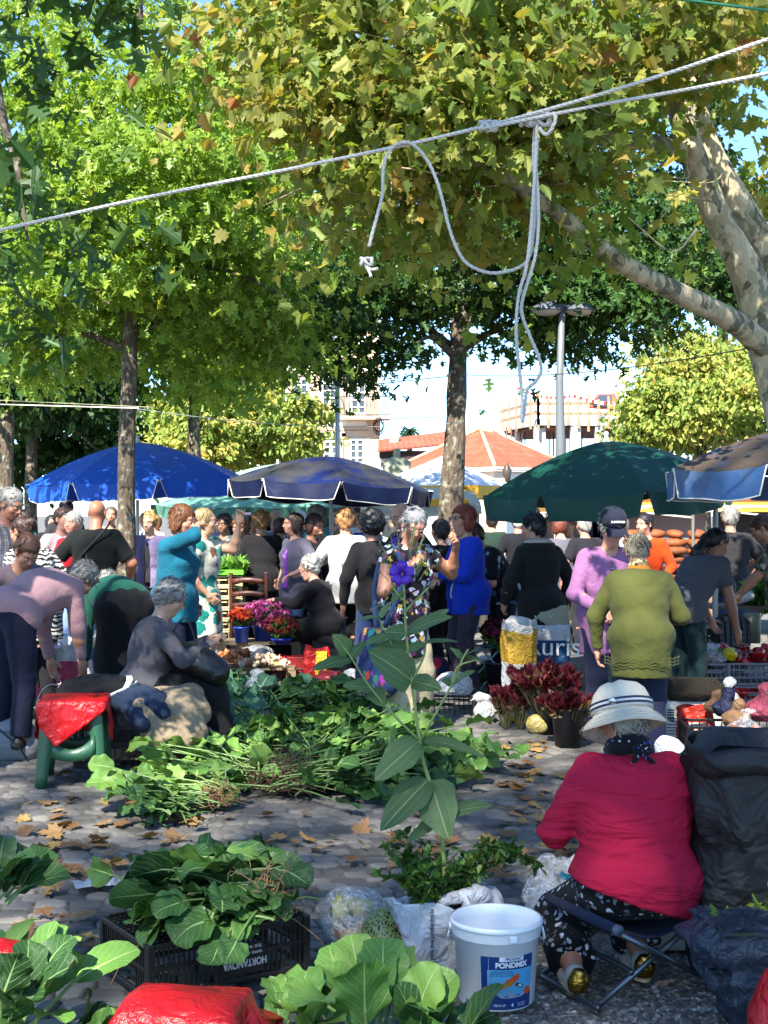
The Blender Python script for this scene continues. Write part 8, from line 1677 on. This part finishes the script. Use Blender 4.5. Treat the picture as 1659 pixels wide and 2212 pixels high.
for i in range(5): a = i*1.25; m.grid(np.array([[fc+A(math.cos(a)*r_*.016+w_*.005,-.01*r_,math.sin(a)*r_*.02-.01*r_) for w_ in (-1,0,1)] for r_ in (0,.5,1)]))
m.out('flower', plain('#3c1880',.5,.25,60,.4,120), T, solid=.0008)
T = thing('small_leaved_shrub','bushy small leaved seedling crowding the mouth of the carrier bag','plant',tuple(PC+A(0,0,.2))); g = np.random.default_rng(91); m = MB(); PP = []; TT = []
for k in range(46):
    a = g.uniform(0,6.28); b0 = A(math.cos(a)*.05,math.sin(a)*.04,.0); L_ = g.uniform(.12,.30); tdir = nrm(A(math.cos(a)*.7,math.sin(a)*.5,1.2+g.normal()*.3)); e = b0+tdir*L_; sp_ = spline([b0,b0+A(0,0,L_*.4)+tdir*.02,e],8); m.tube(sp_,np.linspace(.002,.001,8),4,caps=False)
    for q in sp_[2:]:
        for z_ in range(5): PP.append(q); TT.append(nrm(tdir*.4+g.normal(size=3)))
for k,(ex,ey) in enumerate(((1165,1870),(1120,1835),(1090,1860))):
    sp_ = spline([A(.06,0,.02),at((1000+ex)/2,1850-k*10,D)-PL0,at(ex,ey,D+.05)-PL0],16); m.tube(sp_,.0013,4,caps=False)
    for q in sp_[3:]:
        for z_ in range(6): PP.append(q+g.normal(size=3)*.006); TT.append(nrm(g.normal(size=3)))
m.out('stems', plain('#4a2a24',.6), T); PP = np.array(PP); TT = np.array(TT); n = len(PP); V,F = leafset('small', PP, A(0,0,1)+g.normal(size=(n,3))*.6, TT+A(0,0,.1), g.uniform(.018,.042,n), .1,.3); mesh('leaves', V, F, leafmat([(0,'#2c4a1c'),(.6,'#44692a'),(1,'#7a9440')],.3,.5), T, smooth=False, tone=np.tile(g.uniform(0,1,n),2))
# ================= THINGS BY THE CAMP STOOL =================
ST_ = A(.838,4.577,0); T = thing('camp_stool','folding camp stool with dark blue cloth and grey tube legs under the crimson cardigan','stool',tuple(ST_),R(26)); NB = cloth('#1a2138'); TUB = plain('#5c6168',.3,.1,10,.05,metal=.8)
H0 = .265
for s_,l_ in ((-1,0),(1,1)):
    m = MB(); m.tube([(s_*.20,-.21,H0),(s_*.20,.20,H0)],.017,14,m=0); m.lathe([(.001,-.004),(.0185,-.003),(.0185,.012)],(s_*.20,-.213,H0),14,m=1,Rm=rotx(R(-90))); m.out('seat_rail', [NB, plain('#4a515c',.4)], T)
m = MB(); P = np.array([[(x,y,H0+.010-.085*(1-(x/.2)**2)) for y in np.linspace(-.13,.16,7)] for x in np.linspace(-.2,.2,13)]); m.grid(P); m.out('seat', NB, T, solid=.004)
for y_,o_ in ((-.165,0),(.165,0)):
    for s_ in (-1,1): m = MB(); m.tube([(s_*.195,y_+s_*.010,H0-.01),(-s_*.24,y_+s_*.010,.012)],.0105,10); m.out('leg', TUB, T)
for s_ in (-1,1): m = MB(); m.tube(spline([(s_*.245,-.165+s_*.01,.012),(s_*.25,-.14,.012),(s_*.25,.14,.012),(s_*.245,.165,.012)],14),.0105,10); m.out('foot_bar', TUB, T)
m = MB(); m.tube(spline([(-.115,-.165,.10),(-.11,-.13,.105),(-.11,.13,.105),(-.115,.165,.10)],10),.009,8); m.out('cross_bar', TUB, T)
# small carton and bags under and behind the stool
def lab2(): pass
T = thing('printed_box','white carton with a yellow disc and small print behind the stool legs','box',(xx(1462,5.0),5.0,0),R(-4)); m = MB(); m.box((0,0,.15),(.24,.17,.30)); m.out('carton', plain('#b4b6b4',.5,.05), T, smooth=False, bevel=.004)
YL = plain('#b8a01c',.5,.08); m = MB(); a = np.linspace(0,6.283,40)[:-1]; V = [(np.clip(.045+.075*math.cos(q),-.119,.119),-.0865,np.clip(.235+.10*math.sin(q),.1,.297)) for q in a]; m.add(V,[list(range(len(V)))]); m.out('yellow_disc', YL, T, smooth=False)
m = MB(); V = [(-.10+.030*math.cos(q),-.0868,.21+.04*math.sin(q)) for q in a]; m.add(V,[list(range(len(V)))]); m.out('yellow_disc', YL, T, smooth=False); m = MB(); V = [(-.085+.032*math.cos(q),-.0872,.10+.045*math.sin(q)) for q in a]; m.add(V,[list(range(len(V)))]); m.out('teal_disc', plain('#1a7c86',.5), T, smooth=False)
for k,s_ in enumerate(('Para maior frescura e sabor','Pode conter leite','E Tremo\u00e7o, Soja','Sem corantes','Feijao, Grao','Local fresco')): text('lettering',s_,.010,DK,T,(.045,-.0885,.275-.014*k),(R(90),0,0),ext=.0002)
T = sack('white and teal printed plastic bag lying beyond the stool','printed_bag',(xx(1290,5.25),5.25,0),.26,.24,.14,[(0,plastic('#b9bcbe',.35)),(.7,plastic('#1c7c94',.4)),(.85,plastic('#b9bcbe',.35))],R(-14),False,92)
clearbag('clear bag of red onions behind the bucket', (xx(1196,5.05),5.05,0), .105, .24, seed=93, al=.3)
for k in range(4): o = onion_proto(('#6a1a2c','#7a2434')[k%2],.034); o.location = (xx(1196,5.05)+(-.04,.04,.0,.02)[k],5.0+(.0,.02,.05,-.04)[k],(.06,.06,.10,.05)[k]); tag(o,('red onion at the left in the clear bag behind the bucket','red onion at the right in the clear bag behind the bucket','red onion on top in the clear bag behind the bucket','foremost red onion in the clear bag behind the bucket')[k],'onion')
# big black bag at the right edge, grey liner bag
s = NT('black_fabric'); s.set(Base_Color=s.mix(s.noise(4,4),'#090a0b','#15171a'),Roughness=.55); s.bump(s.math('ADD',s.noise(5,3,dist=1.2),s.math('MULTIPLY',s.noise(300,2),.05)),.8,.06); BF = s.m
T = sack('tall black fabric bag with a folded rim at the right edge','fabric_bag',(xx(1668,4.55),4.58,0),.50,.81,.36,[(0,BF)],R(8),True,95,top=1.03,bot=.92,belly=.06,wr=1.5,lip=.012)
m = MB(); a = np.linspace(0,6.283,60); e = 3.2; P = []
for z_,f in ((.735,1.075),(.77,1.09),(.805,1.085),(.825,1.06)): P.append([(np.sign(math.cos(q))*abs(math.cos(q))**(2/e)*.25*f*1.01,np.sign(math.sin(q))*abs(math.sin(q))**(2/e)*.18*f*1.04,z_+.014*math.sin(q*3+1)) for q in a])
m.grid(np.array(P)); m.out('rim_fold', BF, T, solid=.004)
GRP = plastic('#3c4552',.25,1.2,.35,8)
T = sack('grey translucent bin bag standing in front of the black fabric bag','bin_bag',(xx(1640,4.1),4.15,0),.28,.37,.24,[(0,GRP)],R(-10),True,97,top=1.05,bot=.72,belly=.12,wr=2.6,lip=.012,fill=plain('#3c4a2c',.8,.4,40,.5))
g = np.random.default_rng(98); n = 60; P = g.normal(size=(n,3))*A(.06,.05,.02)+A(.04,0,.36); V,F = leafset('oak',P,A(0,0,1)+g.normal(size=(n,3))*.5,g.normal(size=(n,3)),g.uniform(.03,.06,n)); o = mesh('fern_sprig',V,F,M_OAK,smooth=False,tone=np.tile(g.uniform(0,1,n),2)); o.location = T.location; o.rotation_euler = T.rotation_euler; tag(o,'bright green sprigs sticking out of the grey bin bag','leaves')
clearbag('clear bag on the paving left of the camp stool', (xx(1175,5.25),5.3,0), .08, .20, seed=99, al=.3)
# seats of the two sitting women in the middle distance
m = MB(); m.box((0,0,.17),(.34,.34,.34)); o = m.out('seat_crate', BLK, smooth=False, bevel=.008); o.location = (xx(304,8.95),8.95,0); tag(o,'dark box serving as a seat under the charcoal cardigan woman','box')
m = MB(); m.box((0,0,.18),(.34,.34,.36)); o = m.out('seat_crate', BLK, smooth=False, bevel=.008); o.location = (xx(712,13.65),13.65,0); tag(o,'dark box serving as a seat under the white haired woman','box')
# ================= ROPES =================
s = NT('rope'); uv = s.n('SeparateXYZ',{0:s.tc.outputs['UV']}); 
ph = s.math('ADD',s.math('MULTIPLY',uv.outputs[0],1.0),uv.outputs[1]); s.set(Base_Color=s.mix(s.noise(60,3),'#a8a49c','#c9c5bb'),Roughness=.9); s.bump(s.noise(220,3),.5,.004); RP = s.m
def rope(name, label, path, r, turns_per_m=30, n=None, parent=None, off=A(0,0,0)):
    """three twisted strands"""
    P = spline(path, 60) if len(path) > 2 else np.linspace(path[0],path[-1],60); L = np.linalg.norm(np.diff(P,axis=0),axis=1).sum(); k = int(min(max(L*140,60),700)); P = spline(P[::2],k) if len(P) > 6 else P
    Tn = nrm(np.gradient(P,axis=0)); up = nrm(np.cross(Tn,A(.1,1,.05))); vv = np.cross(Tn,up); S = np.concatenate([[0],np.cumsum(np.linalg.norm(np.diff(P,axis=0),axis=1))]); m = MB()
    for q in range(3): a = (S*turns_per_m*2*math.pi/1.0/1.6+q*2.094)[:,None]; m.tube(P+(up*np.cos(a)+vv*np.sin(a))*r*.48-off, r*.62, 6)
    return m.out(name, RP, parent)
DR = 4.0; q_ = lambda px,py,dd=0: at(px,py,DR+dd)
o0 = q_(1160,262); T = thing('rope','long pale rope strung from left to upper right with a knot and hanging loops','rope',tuple(o0))
rope('main_line','',[q_(-120,524,.1),q_(300,430,.05),q_(700,350),q_(1050,272),q_(1400,172,-.1),q_(1800,36,-.2)],.0055,parent=T,off=o0)
rope('second_line','',[q_(1040,278,-.015),q_(1120,262,-.02),q_(1300,226,-.05),q_(1500,190,-.1),q_(1800,130,-.2)],.0055,parent=T,off=o0)
def knot(c, r, seed):
    g = np.random.default_rng(seed); P = [c+A(r*math.sin(2*t+g.uniform(-.2,.2))*1.25, r*.7*math.cos(3*t), r*math.sin(3*t+.5)*.8) for t in np.linspace(0,6.28,14)]; return P
rope('knot','',knot(q_(1055,272),.020,1),.0052,parent=T,off=o0); rope('knot','',knot(q_(1165,258),.026,2),.0055,parent=T,off=o0); rope('knot','',knot(q_(1140,262),.018,3),.0055,parent=T,off=o0)
rope('loop','',[q_(1160,262),q_(1195,245,-.03),q_(1198,265,-.04),q_(1180,290,-.03),q_(1160,270)],.0055,parent=T,off=o0)
rope('hanging_strand','',[q_(1160,265,-.01),q_(1158,320,-.01),q_(1152,420,-.01),q_(1140,560,-.01),q_(1120,640,-.01),q_(1115,720,-.01),q_(1122,800,-.01),q_(1128,860,-.01),q_(1126,900,-.01),q_(1130,908,0),q_(1134,880,.01),q_(1140,840,.01),q_(1168,810,.01),q_(1160,760,.01),q_(1130,690,.01),q_(1130,640,.01),q_(1155,560,.01),q_(1164,460,.01),q_(1158,360,.01),q_(1164,268,.01)],.0050,parent=T,off=o0)
rope('hanging_strand','',[q_(1156,268,.02),q_(1152,340,.02),q_(1158,430,.02),q_(1150,520,.02),q_(1138,565,.02),q_(1100,585,.02),q_(1050,588,.02),q_(1000,560,.02),q_(970,490,.02),q_(950,410,.02),q_(925,350,.02),q_(895,315,.0),q_(870,308,-.01),q_(845,322,-.01),q_(828,360,-.01),q_(826,420,-.01),q_(808,490,-.01),q_(793,550,-.01)],.0050,parent=T,off=o0)
rope('knot','',knot(q_(792,565),.014,4),.0048,parent=T,off=o0); rope('frayed_end','',[q_(790,572),q_(800,582,-.01),q_(817,580,-.02)],.0046,parent=T,off=o0); rope('frayed_end','',[q_(790,572),q_(798,588,-.01),q_(802,598,-.02)],.0046,parent=T,off=o0)
# ================= FALLEN LEAVES =================
g = np.random.default_rng(77); LM = leafmat([(0,'#5a3a26'),(.4,'#85603f'),(.8,'#96704c'),(1,'#a08448')],.15,.6); PR = []
for k in range(7):
    half = np.array(LT['plane']); left = half[1:-1][::-1]*(-1,1); pts = np.vstack([half,left])-(0,.45); kk = len(half); z = .10*np.abs(wob(np.concatenate([pts,np.zeros((len(pts),1))],1),4,k))+.12*np.abs(pts[:,0])*g.uniform(.2,1.3)+.15*(pts[:,1]**2)*g.uniform(-.2,1)
    V = np.concatenate([pts,z[:,None]],1)*A(.8,1,1)*.105; m = MB(); m.add(V,[list(range(kk)),[0,*range(kk-1,len(pts))]]); m.tube([V[0],V[0]+A(.01,-.05,.01)],.001,4); PR.append(m.out('fallen_leaf',LM,smooth=False,tone=np.full(2+6,g.uniform(0,1)) if False else None))
for k,pr in enumerate(PR):
    a = pr.data.attributes.new('tone','FLOAT','FACE'); a.data.foreach_set('value',np.full(len(pr.data.polygons),g.uniform(.1,.95),np.float32))
cnt = 0; zones = [((1080,1180,1590,1800),.6),((750,1180,1740,1900),.8),((60,700,1640,1850),1.),((100,420,1720,1960),.7),((1180,1280,1640,1900),.5),((480,1150,1800,1960),.5),((0,240,1760,2100),.5)]
while cnt < 235:
    (x0,x1,y0,y1),wgt = zones[g.integers(len(zones))]; px,py = g.uniform(x0,x1),g.uniform(y0,y1); c_ = gp(px,py)
    if 380 < px < 1040 and 1480 < py < 1700 and g.uniform() < .9: continue
    o = PR[cnt] if cnt < 7 else PR[int(g.integers(7))].copy()
    if cnt >= 7: COL.objects.link(o)
    o.name = 'fallen_leaf'; o.location = c_+A(0,0,.004); o.rotation_euler = (g.normal()*.25,g.normal()*.25,g.uniform(0,6.3)); s_ = g.uniform(.55,1.25); o.scale = (s_,)*3; tag(o,'dry tan plane leaf fallen on the grey setts','leaf','dry leaves fallen on the paving'); cnt += 1
